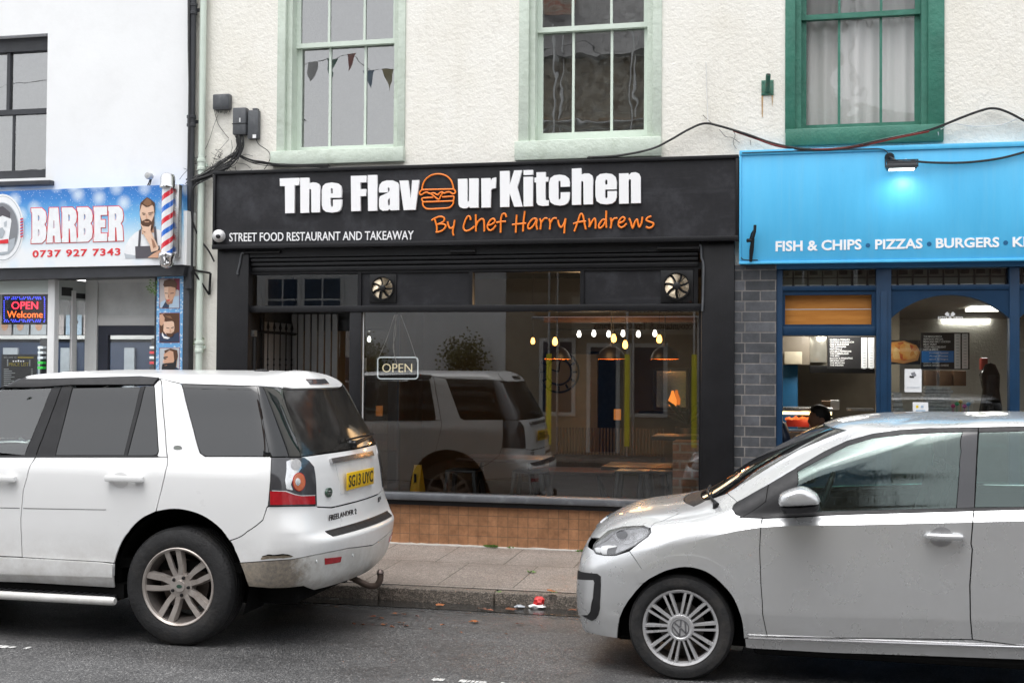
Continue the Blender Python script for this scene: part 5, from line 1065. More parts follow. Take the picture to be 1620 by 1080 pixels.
for nm in 'nf': E_ += [('chest', 'sh'+nm), ('sh'+nm, 'el'+nm), ('el'+nm, 'wr'+nm), ('wr'+nm, 'ha'+nm), ('pelvis', 'hip'+nm), ('hip'+nm, 'kn'+nm), ('kn'+nm, 'an'+nm), ('an'+nm, 'to'+nm), ('ha'+nm, 'th'+nm)]+[('ha'+nm, 'f%d%s' % (q, nm)) for q in range(4)]
body('body', J, E_, SK, per)
J2 = {k: (J[k][0], J[k][1]*1.14 if k in ('waist', 'chest', 'pelvis') else J[k][1]*1.25) for k in ('pelvis', 'waist', 'chest', 'necks', 'shn', 'shf', 'eln', 'elf')}
for s in 'nf': a_, b_ = np.array(J['sh'+s][0]), np.array(J['el'+s][0]); J2['el'+s] = (tuple(a_+(b_-a_)*.6), .062)
J2['necks'] = (tuple(np.array(J['necks'][0])-np.array((0, 0, .02))), .075)
body('shirt', J2, [('pelvis', 'waist'), ('waist', 'chest'), ('chest', 'necks'), ('chest', 'shn'), ('chest', 'shf'), ('shn', 'eln'), ('shf', 'elf')], SH, per)
def hair_cap(c, parent, ry=.088):
    mb = MB(); b = bmesh.ops.create_icosphere(mb.bm, subdivisions=4, radius=1)
    for v in b['verts']: n_ = 1+.05*mnoise.noise(v.co*9); v.co = Vector((c[0]+.112*v.co.x*n_, c[1]+ry*v.co.y*n_, c[2]+.112*v.co.z*n_))
    dl = [v for v in mb.bm.verts if (v.co.z-c[2]) < -.02-.9*(v.co.x-c[0]-.0) and (v.co.z-c[2]) < .075]
    bmesh.ops.delete(mb.bm, geom=dl, context='VERTS'); return mb.build('hair', HA, parent, True, None)
hair_cap((bx_-.052, YPn, hzc+.02), per)
mb = MB(); mb.tube([(bx_-.09, YPn-.12, hzc-.5), (bx_-.06, YPn-.165, hzc-.34), (bx_-.01, YPn-.12, hzc-.22), (bx_+.05, YPn-.05, hzc-.17)], .014, 6, flat=.5); mb.build('apron_strap', A['black'], per, True)
mb = MB(); ey = at(1280, 658, YPn)
for s in (-1, 1): mb.lathe([(0, -.012), (.010, -.006), (.012, 0), (.01, .006), (0, .012)], (bx_-.132, YPn+.034*s, hzc+.01), 'x', 10)
mb.build('eye', A['white'], per, True)
mb = MB(); mb.lathe([(0, -.006), (.026, -.004), (.03, 0), (.024, .006), (0, .008)], (bx_-.025, YPn-.09, hzc-.02), 'y', 12); mb.build('ear', SK, per, True)
# second person, only an arm and shoulder in view at the hatch's left edge
YP2 = YW+1.1; ax_, az_ = at(1238, 690, YP2)
p2_ = thing('person', 'person in navy shirt mostly hidden at the left edge of the hatch', 'person', (ax_-.22, YP2, .12))
J = {}; bx_ = ax_-.2
hzc = az_+.34
j = lambda k, x, y, z, r: J.__setitem__(k, ((bx_+x, YP2+y, z), r))
j('pelvis', 0, 0, hzc-.72, .15); j('waist', 0, 0, hzc-.56, .14); j('chest', 0, 0, hzc-.36, .16); j('necks', 0, 0, hzc-.2, .075); j('neck', 0, 0, hzc-.13, .058); j('headb', 0, -.03, hzc-.05, .082); j('headt', 0, -.02, hzc+.05, .09)
for s, nm in ((-1, 'n'), (1, 'f')):
    j('sh'+nm, .19*s, 0, hzc-.26, .065); j('el'+nm, .25*s, -.06, hzc-.5, .05); j('wr'+nm, .28*s, -.22, hzc-.62, .034); j('ha'+nm, .27*s, -.29, hzc-.64, .036)
    j('hip'+nm, .1*s, 0, hzc-.82, .105); j('kn'+nm, .11*s, 0, hzc-1.22, .07); j('an'+nm, .11*s, 0, .2, .05); j('to'+nm, .12*s, -.12, .16, .045)
    for q in range(4): j('f%d%s' % (q, nm), (.27+.018*(q-1.5))*s, -.36+.006*abs(q-1.5), hzc-.66, .0095)
    j('th'+nm, .225*s, -.31, hzc-.65, .011)
E_ = [e for e in E_ if 'nose' not in e and 'chin' not in e and 'crown' not in e]
body('body', J, E_, mat('tan skin', (.38, .20, .12), .5, 0, .1, 12), p2_)
J2 = {k: (J[k][0], J[k][1]*1.2) for k in ('pelvis', 'waist', 'chest', 'shn', 'shf', 'eln', 'elf')}
for s in 'nf': a_, b_ = np.array(J['sh'+s][0]), np.array(J['el'+s][0]); J2['el'+s] = (tuple(a_+(b_-a_)*.7), .062)
body('shirt', J2, [('pelvis', 'waist'), ('waist', 'chest'), ('chest', 'shn'), ('chest', 'shf'), ('shn', 'eln'), ('shf', 'elf')], A['navy'], p2_)
hair_cap((bx_+.01, YP2, hzc+.03), p2_)
# ================================================================== BOXES, CABLES, BRACKETS ON THE WALL
def bxs(name, x0, x1, y0, y1, d, lab, extra=None, cat='junction box'):
    Y = YW-d; a = pr(x0, x1, y0, y1, Y); th = thing(name, lab, cat, ((a[0]+a[1])/2, Y, a[2]))
    mb = MB(); mb.box(a[0], a[1], Y, YW, a[2], a[3], .012); mb.build('case', M['pvc'], th, True, 30); return th, Y, a
th, Y, a = bxs('junction_box', 336, 362.5, 148.5, 173, .07, 'small squarish grey junction box, uppermost on the cream wall left of the sage window')
mb = MB(); mb.box(a[0]+.008, a[1]-.008, Y-.004, Y, a[2]+.02, a[3]-.008, .003); 
for x in (a[0]+.02, a[1]-.02): mb.lathe([(0, -.004), (.006, -.004), (.006, 0)], (x, Y-.004, a[3]-.02), 'y', 8)
mb.build('lid', M['pvc'], th, True, 30)
mb = MB()
for k in range(12): x = a[0]+.015+(a[1]-a[0]-.03)*k/11; mb.tube([(x, Y+.03, a[2]), (x+R.uniform(-.01, .01), Y+.03, a[2]-R.uniform(.02, .055))], .0025, 4)
mb.build('wire_tail', M['cable'], th)
th, Y, a = bxs('junction_box', 367.5, 388.5, 170, 213, .08, 'rounded grey telecom box in two halves, left of the slimmer box')
mb = MB(); zc = at(378, 195.5, Y)[1]; mb.box(a[0]-.002, a[1]+.002, Y-.004, YW-.01, zc-.004, zc+.002); mb.build('seam', M['dark'], th)
mb = MB(); q = at(379, 190, Y-.003); mb.box(q[0]-.004, q[0]+.008, Y-.003, Y, q[1]-.02, q[1]+.02); mb.build('label_mark', M['grey_trim'], th)
th, Y, a = bxs('junction_box', 391, 408.5, 174, 220, .06, 'slim tall grey box with a small white label, right of the telecom box')
mb = MB(); q = pr(399.5, 405, 213, 218.5, Y-.003); mb.box(q[0], q[1], Y-.003, Y, q[2], q[3]); mb.build('label_mark', M['white_plastic'], th)
mb = MB(); q = at(403, 174, Y); mb.box(q[0]-.03, q[0]+.02, Y+.01, YW, q[1], q[1]+.02, .004); mb.build('cap', M['pvc'], th, True, 30)
def cable(pts, r, label, m='cable', n=8, name='cable', group=None):
    """pts: (px, py, gap from the cream wall)"""
    mb = MB(); mb.tube([pt(p[0], p[1], YW-p[2]) for p in spl(pts, n)], r, 6); return tag(mb.build(name, M[m], None, True), label, 'cable', group)
# thick loom from the boxes down to the party line
def loom(path, n, r, spread, name, lab, m='cable', sag=1.):
    mb = MB()
    for k in range(n):
        o = [(R.uniform(-1, 1)*spread, R.uniform(-1, 1)*spread, R.uniform(0, .02)) for _ in range(3)]; q = []
        m_ = len(path)
        for i, p in enumerate(path):
            f = i/(m_-1); a = o[0] if f < .5 else o[1]; b = o[1] if f < .5 else o[2]; g = f*2 % 1 if f < 1 else 1
            q.append((p[0]+a[0]+(b[0]-a[0])*g, p[1]+a[1]+(b[1]-a[1])*g, p[2]+a[2]))
        mb.tube([pt(p[0], p[1], YW-p[2]) for p in spl(q, 6)], r*R.uniform(.7, 1.2), 5)
    return tag(mb.build(name, M[m], None, True), lab, 'cables')
loom([(378, 214, .05), (380, 228, .05), (376, 242, .05), (366, 254, .06), (350, 264, .07), (330, 276, .09), (312, 284, .10), (300, 290, .11)], 34, .0036, 7.5, 'cable_loom', 'thick bundle of black cables running down from the telecom box to the charcoal downpipe')
loom([(376, 244, .04), (388, 251, .04), (402, 256, .05), (420, 259, .05), (440, 261.5, .06), (475, 262.5, .08), (520, 263, .1)], 9, .004, 3.0, 'cable_loom', 'thinner bundle of cables running right along the top of the black sign')
loom([(316, 288, .12), (305, 300, .12), (302, 330, .12), (305, 352, .1), (316, 378, .06), (330, 397, .04), (339, 414, .03)], 4, .006, 1., 'cable_loom', 'loose black cables curving down beside the green downpipe to the black pilaster')
loom([(299, 0, .13), (299, 80, .13), (300, 160, .13), (299, 230, .13), (298, 292, .12), (297, 330, .12)], 4, .008, 1.2, 'cable_loom', 'bundle of black cables running down along the charcoal downpipe')
cable([(405, 220, .04), (410, 229, .04), (424, 239, .03), (427.5, 249, .03), (424, 259, .03), (418, 268, .04)], .004, 'single black cable looping down from the slim grey box')
cable([(339, 174, .03), (343, 190, .02), (346, 198, .02), (356, 212, .02), (362, 219, .03)], .003, 'thin cable hanging from the uppermost junction box')
for i, p in enumerate(([(362, 221, .03), (352, 232, .02), (342, 244, .02), (336, 262, .02)], [(366, 222, .03), (367, 236, .02), (360, 250, .02), (346, 258, .02), (343, 268, .02)], [(350, 242, .02), (348, 252, .02), (356, 262, .03), (372, 266, .03)], [(374, 258, .03), (388, 260, .02), (396, 266, .03)], [(304, 262, .09), (290, 276, .12), (284, 284, .14)], [(345, 182, .02), (338, 200, .02), (331, 222, .02), (322, 240, .03), (306, 258, .08)])):
    cable(p, .0022, ('thin grey wire drooping left from the cable bundle', 'thin wire looping under the telecom box', 'thin wire curling above the sign corner', 'thin wire tail over the sign top edge', 'thin wire strung from the downpipe to the barber pole', 'thin wire crossing the green downpipe')[i])
for i in range(26):                                                 # curls of thin wire around the bundle
    x, y = 318+R.random()*62, 246+R.random()*30; p = [(x, y, .04)]
    for k in range(4): p.append((p[-1][0]+R.uniform(-14, 14), p[-1][1]+R.uniform(-9, 10), R.uniform(.02, .07)))
    cable(p, .002, 'thin black wire curling loose around the cable bundle left of the sage window', 'cable', 6, 'cable', 'loose wires around the cable bundle')
# the long festoon of cables over the windows
main = [(930, 249, .09), (980, 246, .09), (1030, 236, .09), (1060, 222, .06), (1090, 205, .05), (1115, 195.5, .04), (1140, 200, .05), (1180, 212, .05), (1220, 226, .06), (1260, 235, .13), (1300, 237, .13), (1345, 233, .13), (1400, 221, .13), (1450, 211, .12), (1480, 203, .09), (1520, 187, .06), (1550, 176, .05), (1572, 171.5, .04), (1596, 178, .05), (1640, 200, .06), (1700, 220, .06)]
loom(main, 6, .0062, 1.2, 'cable_loom', 'long black cables festooned across the cream wall from the sage window to the right edge')
loom([(1160, 207, .05), (1195, 219, .05), (1235, 232, .1), (1290, 236.5, .13), (1350, 233, .13), (1420, 218, .13), (1470, 208, .12)], 2, .006, .8, 'cable_loom', 'red cables twisted into the black cables below the green window', 'cable_red')
cable([(1117, 98, .02), (1117.5, 130, .015), (1119, 165, .015), (1120, 194, .03)], .004, 'white and black cable dropping straight down the cream wall to the festoon', 'cable_white')
cable([(1488, 205, .06), (1510, 196, .04), (1540, 200, .03), (1580, 198, .03), (1605, 190, .03), (1640, 170, .03)], .004, 'white cable sagging along the cream wall right of the green window', 'cable_white')
cable([(1484, 209, .07), (1486, 217, .05), (1493, 224, .03)], .004, 'short white cable tail below the green window corner', 'cable_white')
cable([(1441, 255, .17), (1480, 257.5, .155), (1530, 257, .15), (1580, 251, .15), (1620, 241, .15), (1680, 224, .14)], .010, 'thick black cable sagging from the floodlight across the blue sign', n=6)
cable([(1174, 242, .15), (1230, 240, .15), (1300, 237.5, .15), (1360, 236, .15), (1395, 236, .15), (1407, 245, .15)], .004, 'thin black cable along the top edge of the blue sign')
for i, p in enumerate(([(1160, 207, .03), (1163, 214, .02), (1160, 226, .02), (1165, 236, .03)], [(1138, 205, .03), (1148, 216, .02), (1158, 218, .02), (1170, 226, .03)], [(1126, 195, .03), (1117, 187, .02), (1112, 182, .02)], [(1187, 222, .03), (1188, 230, .02)])): cable(p, .0022, ('thin wire hanging to the corner between the two signs', 'thin wire branching from the festoon above the signs', 'wire end sticking up at the top of the festoon', 'short wire end below the festoon')[i])
# flag pole socket
X, Z = at(1214, 138, YW); fs = thing('flag_socket', 'rusty green flag pole socket bolted to the cream wall left of the green window', 'bracket', (X, YW, Z-.07))
mb = MB(); a = pr(1204.5, 1224, 127, 151, YW-.008); mb.box(a[0], a[1], YW-.01, YW, a[2], a[3], .002)
for x in (a[0]+.015, a[1]-.015):
    for z in (a[2]+.015, a[3]-.015): mb.lathe([(0, -.006), (.007, -.005), (.007, 0)], (x, YW-.01, z), 'y', 8)
mb.build('plate', mat('flaking green plate', (.05, .17, .12), .6, 0, .2, 20, dirt=.7, dirtcol=(.2, .1, .05), ds=25), fs, True, 30)
mb = MB(); A0, A1 = Vector(pt(1214, 144, YW-.02)), Vector(pt(1215.5, 118, YW-.12)); mb.tube([A0, A1], .021, 14); mb.build('tube', mat('green tube', (.045, .15, .105), .5, dirt=.5, dirtcol=(.18, .10, .06), ds=20), fs, True, 40)
d = (A1-A0).normalized(); mb = MB(); mb.tube([A1+d*.001, A1+d*.002], .016, 12); mb.build('bore', M['dark'], fs)
mb = MB()
for px, w, h in ((1206, 1.2, 40), (1222, 1.0, 26)):
    for k in range(5): a0 = at(px+R.uniform(-1, 1), 151, YW); ln = h*R.uniform(.4, 1)*.0052; wd_ = w*.004; mb.poly(((a0[0]-wd_, YW-.0035-.0004*k, a0[1]), (a0[0]+wd_, YW-.0035-.0004*k, a0[1]), (a0[0]+wd_*.3, YW-.0035-.0004*k, a0[1]-ln), (a0[0]-wd_*.3, YW-.0035-.0004*k, a0[1]-ln)))
mb.build('rust_streak', mat('rust streak', (.50, .33, .17), .8, 0, .2, 20), fs)
# iron bracket on the green downpipe
wb = thing('wall_bracket', 'small triangular black iron bracket beside the green downpipe', 'bracket', pt(312, 465, YW-.1))
mb = MB(); P = [pt(305, 427, YW-.14), pt(333, 432, YW-.05), pt(331, 466, YW-.02)]
mb.tube([P[0], P[1]], .010, 6); mb.tube([P[0], P[2]], .010, 6); mb.tube([P[1], P[2]], .013, 6); mb.build('bar', M['black_metal'], wb, True)

# ================================================================== WEEDS, LEAVES, LITTER
def weed(px, py, n, s, Y, lab, hang=False, z=None):
    X, Z = at(px, py, Y); mb = MB()
    for k in range(n):
        q = R.uniform(0, 6.28); l = s*R.uniform(.5, 1.1); b = Vector((X+R.uniform(-1, 1)*s*.9, Y-R.uniform(0, .04), Z if not hang else Z+R.uniform(-1, 1)*s*1.6))
        d = Vector((math.cos(q), -abs(math.sin(q))*.7, R.uniform(.5, 1.3) if not hang else R.uniform(-.6, .6))).normalized(); sd_ = d.cross(Vector((0, 1, .2))).normalized()*l*.16; dr = Vector((0, 0, -l*.25))
        mb.poly((b, b+d*l*.5+sd_, b+d*l+dr, b+d*l*.5-sd_))
    return tag(mb.build('weed', M['leaf'], None), lab, 'weed')
weed(779, 865, 60, .05, 11.05, 'larger green weed tuft at the foot of the brown tiles'); weed(809, 866, 18, .03, 11.05, 'tiny weed right of the larger tuft at the tile foot'); weed(923, 872, 30, .045, 11.0, 'green weed at the tile foot by the silver car badge')
weed(318, 545, 46, .045, YW-.03, 'ivy weed growing beside the green downpipe joint', True); weed(243, 452, 40, .045, YL-.07, 'withered plant trailing from the beam left of the portrait banner', True)
def gweed(px, py, n, s, lab):
    g = ground(px, py, .1); mb = MB()
    for k in range(n):
        q = R.uniform(0, 6.28); l = s*R.uniform(.5, 1.1); b = Vector((g[0]+R.uniform(-1, 1)*s, g[1]+R.uniform(-1, 1)*s*.4, .098)); d = Vector((math.cos(q), math.sin(q), .7)).normalized(); sd_ = d.cross(Vector((0, 0, 1))).normalized()*l*.2
        mb.poly((b, b+d*l*.5+sd_, b+d*l, b+d*l*.5-sd_))
    tag(mb.build('weed', M['leaf'], None), lab, 'weed')
gweed(842, 905, 24, .03, 'small weed growing in the paving joint'); gweed(790, 936, 16, .02, 'small moss weed on the kerb joint'); gweed(878, 937, 16, .018, 'tiny weed at the kerb edge near the silver car')
LM = [mat('brown leaf %d' % i, c, .55, 0, .3, 60) for i, c in enumerate(((.22, .06, .025), (.15, .05, .02), (.30, .10, .03), (.10, .045, .025)))]
def leaf(px, py, s, z, k, lab, grp='fallen leaves on the wet road'):
    g = ground(px, py, z); q = R.uniform(0, 6.28); mb = MB(); n = 9; pts = []
    for i in range(n): a = 2*math.pi*i/n; r_ = s*(1 if i % 2 else .6)*R.uniform(.7, 1.1); pts.append(Vector((g[0]+1.3*r_*math.cos(a+q), g[1]+r_*math.sin(a+q), z+.006+R.uniform(0, .012))))
    c = mb.bm.verts.new(Vector((g[0], g[1], z+.01))); vs_l = [mb.bm.verts.new(p) for p in pts]
    for i in range(n): mb.bm.faces.new((c, vs_l[i], vs_l[(i+1) % n]))
    return tag(mb.build('fallen_leaf', LM[k % 4], None), lab, 'leaf', grp)
for i, (x, y, s) in enumerate(((590, 977, .035), (602, 979, .03), (627, 972, .04), (640, 973, .03), (560, 988, .022), (575, 990, .025), (608, 989, .03), (634, 987, .035), (642, 991, .03), (620, 993, .028), (696, 958, .05), (762, 964, .05), (772, 966, .04), (808, 965, .06), (750, 985, .05), (740, 972, .025), (822, 988, .04), (906, 966, .05), (700, 990, .02), (855, 991, .02), (660, 976, .02), (681, 996, .018), (730, 1002, .018), (800, 1004, .02))):
    leaf(x, y, s*.8, road_z(8.6)+.004, i, 'brown fallen leaf lying on the wet road between the two cars')
leaf(872, 936, .045, ZK+.02, 2, 'orange brown leaf on the kerb near the silver car', None)['label'] = 'orange brown leaf on the kerb near the silver car'
g = ground(850, 962, road_z(8.9)); lt = thing('litter', 'crumpled red and white paper scrap in the gutter', 'litter', (g[0], g[1], g[2]))
for nm, m, dx, s, sq in (('white_paper', M['white_plastic'], 0, .055, .4), ('red_paper', mat('red paper', (.65, .03, .03), .5), .01, .035, 1.2)):
    mb = MB(); rr = R; b = bmesh.ops.create_icosphere(mb.bm, subdivisions=2, radius=s)
    for v in b['verts']: v.co = Vector((v.co.x*1.3, v.co.y*.7, v.co.z*sq))*R.uniform(.65, 1.15)+Vector((g[0]+dx, g[1], g[2]+s*sq*.7+(.02 if dx else 0)))
    mb.build(nm, m, lt)
g = ground(822, 962, road_z(8.9)); mb = MB(); b = bmesh.ops.create_icosphere(mb.bm, subdivisions=2, radius=.03)
for v in b['verts']: v.co = Vector((v.co.x*1.5, v.co.y, v.co.z*.5))*R.uniform(.7, 1.1)+Vector((g[0], g[1], g[2]+.015))
tag(mb.build('litter', mat('clear plastic scrap', (.35, .37, .4), .2), None), 'small clear plastic scrap in the gutter left of the red paper', 'litter')
# ================================================================== INSIDE THE RESTAURANT
IX0, IX1, IY0, IY1 = shopX0+.1, shopX1-.05, YG+.12, YW+6.4; IZ = .14
mb = MB(); mb.box(IX0, IX1, IY0, IY1, .08, IZ); mb.build('floor', mat('dark floor boards', (.045, .03, .022), .35, 0, .3, 4), sf)
mb = MB(); mb.box(IX0, IX1, IY0, IY1, 3.05, 3.15); mb.build('ceiling', mat('dim ceiling', (.07, .06, .05), .7), sf)
mb = MB(); mb.box(IX0, IX1, IY1, IY1+.1, IZ, 3.1); mb.box(IX0-.1, IX0, IY0+1, IY1, IZ, 3.1); mb.box(IX1, IX1+.1, IY0, IY1, IZ, 3.1); mb.build('room_wall', mat('warm grey plaster', (.16, .13, .095), .7, 0, .15, 2), sf)
def iblk(name, x0, x1, y0, y1, Y, d, m, lab, cat, zb=None, bev=.005):
    a = pr(x0, x1, y0, y1, Y); mb = MB(); mb.box(a[0], a[1], Y, Y+d, a[2] if zb is None else zb, a[3], bev); return tag(mb.build(name, m, None, True, 30), lab, cat)
# shop brick pier inside the window, right
iblk('brick_pier', 1064, 1106, 698, 800, YG+.14, .3, M['brick'], 'low worn red brick pier inside the window by the right pilaster', 'pier', IZ)
iblk('window_counter', 1030, 1110, 690, 697, YG+.55, .5, M['dgrey'], 'dark counter ledge behind the brick pier', 'counter')
# pendants
def pendant(px, py, Y, s, lab):
    X, Z = at(px, py, Y); th = thing('pendant_lamp', lab, 'lamp', (X, Y, Z), 'dome pendant lamps over the tables'); r = .15*s
    mb = MB(); mb.lathe([(r, 0), (r*.97, .03), (r*.8, .085), (r*.5, .125), (.03, .145), (.028, .19), (0, .2)], (X, Y, Z), 'z', 28); mb.build('lamp_shade', M['dome'], th, True)
    mb = MB(); mb.lathe([(0, -.0), (.03, .012), (.045, .04), (.03, .075), (0, .09)], (X, Y, Z+.02), 'z', 16); mb.build('bulb', M['bulb_o'], th, True)
    mb = MB(); mb.tube([(X, Y, Z+.19), (X, Y, 3.05)], .006, 6); mb.build('cord', M['cable'], th, True)
    l = bpy.data.lights.new('pendant', 'POINT'); l.energy = 3.4; l.color = (1, .5, .16); l.shadow_soft_size = .03; lo = bpy.data.objects.new('pendant_light', l); COL.objects.link(lo); lo.location = (X, Y, Z-.005)
t = NT('dark dome with copper inside'); gm = t.n('ShaderNodeNewGeometry'); t.l(t.mix(gm.outputs['Backfacing'], (.02, .018, .016), (.75, .28, .06)), t.p.inputs['Base Color']); t.p.inputs['Roughness'].default_value = .4; M['dome'] = t.m
M['bulb_o'] = emit('amber bulb', (1, .42, .10), 14); M['bulb_w'] = emit('filament bulb', (1, .45, .09), 5); M['bulb_c'] = emit('white bulb', (1, .93, .84), 4)
for px, lab in ((881, 'black dome pendant lamp, left of three, in front of the wall clock'), (967, 'black dome pendant lamp, middle of three, above the doorway'), (1052, 'black dome pendant lamp, right of three, near the right pilaster')): pendant(px, 568, YG+2.6, 1.05, lab)
def bulb(px, py, Y, r, m, lab, grp, cord=True):
    X, Z = at(px, py, Y); th = thing('bulb', lab, 'lamp', (X, Y, Z-r), grp)
    mb = MB(); mb.lathe([(0, -r*1.3), (r*.7, -r), (r, -.1*r), (r*.75, r), (r*.4, r*1.7), (0, r*1.8)], (X, Y, Z), 'z', 14); mb.build('glass', m, th, True)
    mb = MB(); mb.tube([(X, Y, Z+r*1.7), (X, Y, Z+r*2.8)], r*.5, 8); mb.tube([(X, Y, Z+r*2.8), (X, Y, 3.05 if cord else Z+r*3.2)], .003, 5); mb.build('socket', M['black_metal'], th, True)
for px, py, lab in ((843, 540, 'warm filament bulb, farthest left of five hanging bulbs'), (878, 541, 'warm filament bulb above the left dome pendant'), (971, 536, 'warm filament bulb above the middle dome pendant'), (989, 546, 'warm filament bulb right of the middle dome, lower than its neighbours'), (1043, 537, 'warm filament bulb near the right dome pendant')):
    bulb(px, py, YG+2.0, .024+.003*(px % 3), M['bulb_w'], lab, 'warm filament bulbs hanging over the tables')
l = bpy.data.lights.new('filament', 'POINT'); l.energy = 11; l.color = (1, .60, .28); l.shadow_soft_size = .3; lo = bpy.data.objects.new('filament_light', l); COL.objects.link(lo); lo.location = (at(940, 540, YG+2.0)[0], YG+2.0, 2.25)
for k, px in enumerate((916, 939.5, 963, 985.6, 1010, 1036)):
    bulb(px, 529-(1 if k % 2 else 0), YG+3.6, .027, M['bulb_c'], 'white festoon bulb in the row near the restaurant ceiling', 'white festoon bulbs in a row', False)
mb = MB(); zz = at(980, 521, YG+3.6)[1]; mb.tube([(at(870, 520, YG+3.6)[0], YG+3.6, zz), (at(1075, 520, YG+3.6)[0], YG+3.6, zz)], .012, 6); tag(mb.build('bulb_rail', M['black_metal'], None, True), 'black rail carrying the row of white festoon bulbs', 'rail')
l = bpy.data.lights.new('festoon', 'POINT'); l.energy = 4; l.color = (1, .85, .68); l.shadow_soft_size = .5; lo = bpy.data.objects.new('festoon_light', l); COL.objects.link(lo); lo.location = (at(975, 529, YG+3.6)[0], YG+3.4, 2.3)
# wall clock, mirror, doorway, timber beam, plant
Yb = IY1-.03; X, Z = at(884, 588, Yb-1.2); Yk = Yb-1.2; ck = thing('wall_clock', 'large round skeleton wall clock behind the left dome pendant', 'clock', (X, Yk, Z-.3))
mb = MB()
for r_ in (.27, .17): mb.tube([(X+r_*math.cos(q), Yk, Z+r_*math.sin(q)) for q in [2*math.pi*i/36 for i in range(37)]], .013, 6)
for i in range(12): q = i*math.pi/6; mb.tube([(X+.19*math.cos(q), Yk, Z+.19*math.sin(q)), (X+.25*math.cos(q), Yk, Z+.25*math.sin(q))], .012, 4)
mb.build('dial', M['black_metal'], ck, True)
mb = MB(); mb.tube([(X, Yk-.01, Z), (X+.02, Yk-.01, Z+.15)], .008, 4); mb.tube([(X, Yk-.01, Z), (X-.1, Yk-.01, Z+.03)], .008, 4); mb.build('hand', M['black_metal'], ck)
iblk('partition', 862, 945, 560, 720, Yk+.02, .06, mat('cream partition', (.26, .21, .14), .6), 'pale cream partition wall behind the clock', 'partition', IZ)
iblk('doorway', 930, 985, 556, 700, Yb-.02, .03, M['dark'], 'dark doorway at the back of the restaurant', 'doorway', IZ)
iblk('timber_beam', 860, 1100, 500, 510, YG+2.9, .12, mat('warm timber', (.20, .09, .04), .5, 0, .3, 6), 'warm brown timber beam near the restaurant ceiling', 'beam')
mi = thing('wall_mirror', 'black framed mirror glowing orange at the right of the back wall', 'mirror', pt(1060, 650, Yb-.6)); a = pr(1034, 1090, 582, 648, Yb-.6)
mb = MB()
for q in ((a[0], a[0]+.04, a[2], a[3]), (a[1]-.04, a[1], a[2], a[3]), (a[0]+.04, a[1]-.04, a[2], a[2]+.04), (a[0]+.04, a[1]-.04, a[3]-.04, a[3])): mb.box(q[0], q[1], Yb-.63, Yb-.57, q[2], q[3])
mb.build('frame', M['black_metal'], mi); mb = MB(); mb.box(a[0]+.04, a[1]-.04, Yb-.6, Yb-.58, a[2]+.04, a[3]-.04); mb.build('mirror_glass', mat('mirror glass', (.6, .5, .4), .08, 1.), mi)
iblk('wall_shelf', 1010, 1090, 651, 655, Yb-.75, .2, M['dark'], 'black wall shelf under the black framed mirror', 'shelf')
X, Z = at(1064, 632, Yb-.85); bt = thing('amber_lamp', 'small amber glass lamp standing on the black wall shelf', 'lamp', (X, Yb-.85, Z-.06)); mb = MB(); mb.lathe([(0, -.08), (.05, -.08), (.055, 0), (.03, .06), (.015, .12), (0, .12)], (X, Yb-.85, Z), 'z', 14); mb.build('glass', emit('amber glow', (1, .28, .04), .8), bt, True)
iblk('glowing_card', 971, 982, 647, 664, Yb-1.2, .03, emit('orange card glow', (.9, .3, .05), .25), 'small orange card standing at the back of the restaurant', 'card')  # the card's orange glow is put into its own material
for k, (px, py) in enumerate(((600, 520), (600, 537))): bulb(px-16, py, YG+1.6, .022, M['bulb_c'], ('upper white spot bulb at the left of the window', 'lower white spot bulb at the left of the window')[k], None, False)
iblk('paper_notice', 572.5, 580, 566, 587, YG+.04, .003, M['white_plastic'], 'small white paper stuck inside the window left of the open sign', 'notice', None, 0)
# wall bench / slatted panel, tables, stools
bn = thing('slatted_bench', 'long dark slatted bench along the back of the restaurant', 'bench', pt(965, 720, YG+4.2)); a = pr(880, 1052, 677, 722, YG+4.2)
mb = MB(); n = 34
for k in range(n): x = a[0]+(a[1]-a[0])*k/n; mb.box(x, x+(a[1]-a[0])/n*.55, YG+4.2, YG+4.23, a[2], a[3])
mb.build('slat', mat('bench slats', (.12, .10, .075), .5), bn); mb = MB(); mb.box(a[0], a[1], YG+3.75, YG+4.19, IZ, a[2]+.02); mb.build('seat', M['dark'], bn)
def table(px, py, Y, w, lab):
    X, Z = at(px, py, Y); th = thing('dining_table', lab, 'table', (X, Y, IZ), 'dining tables behind the window')
    mb = MB(); mb.box(X-w, X+w, Y-.32, Y+.32, Z-.035, Z, .005); mb.build('table_top', mat('table wood', (.06, .028, .014), .4, 0, .3, 5), th, True, 30)
    for sx in (-1, 1):
        mb = MB(); mb.tube([(X+sx*w*.55, Y, Z-.03), (X+sx*w*.85, Y-.25, IZ)], .018, 6); mb.tube([(X+sx*w*.55, Y, Z-.03), (X+sx*w*.85, Y+.25, IZ)], .018, 6); mb.build('leg', M['black_metal'], th, True)
    return X, Z
table(800, 722, YG+.9, .42, 'dark wooden dining table behind the middle of the window'); table(1020, 735, YG+1.0, .38, 'dark wooden dining table by the low brick pier'); table(905, 742, YG+2.4, .5, 'dark wooden dining table farther back in the room')
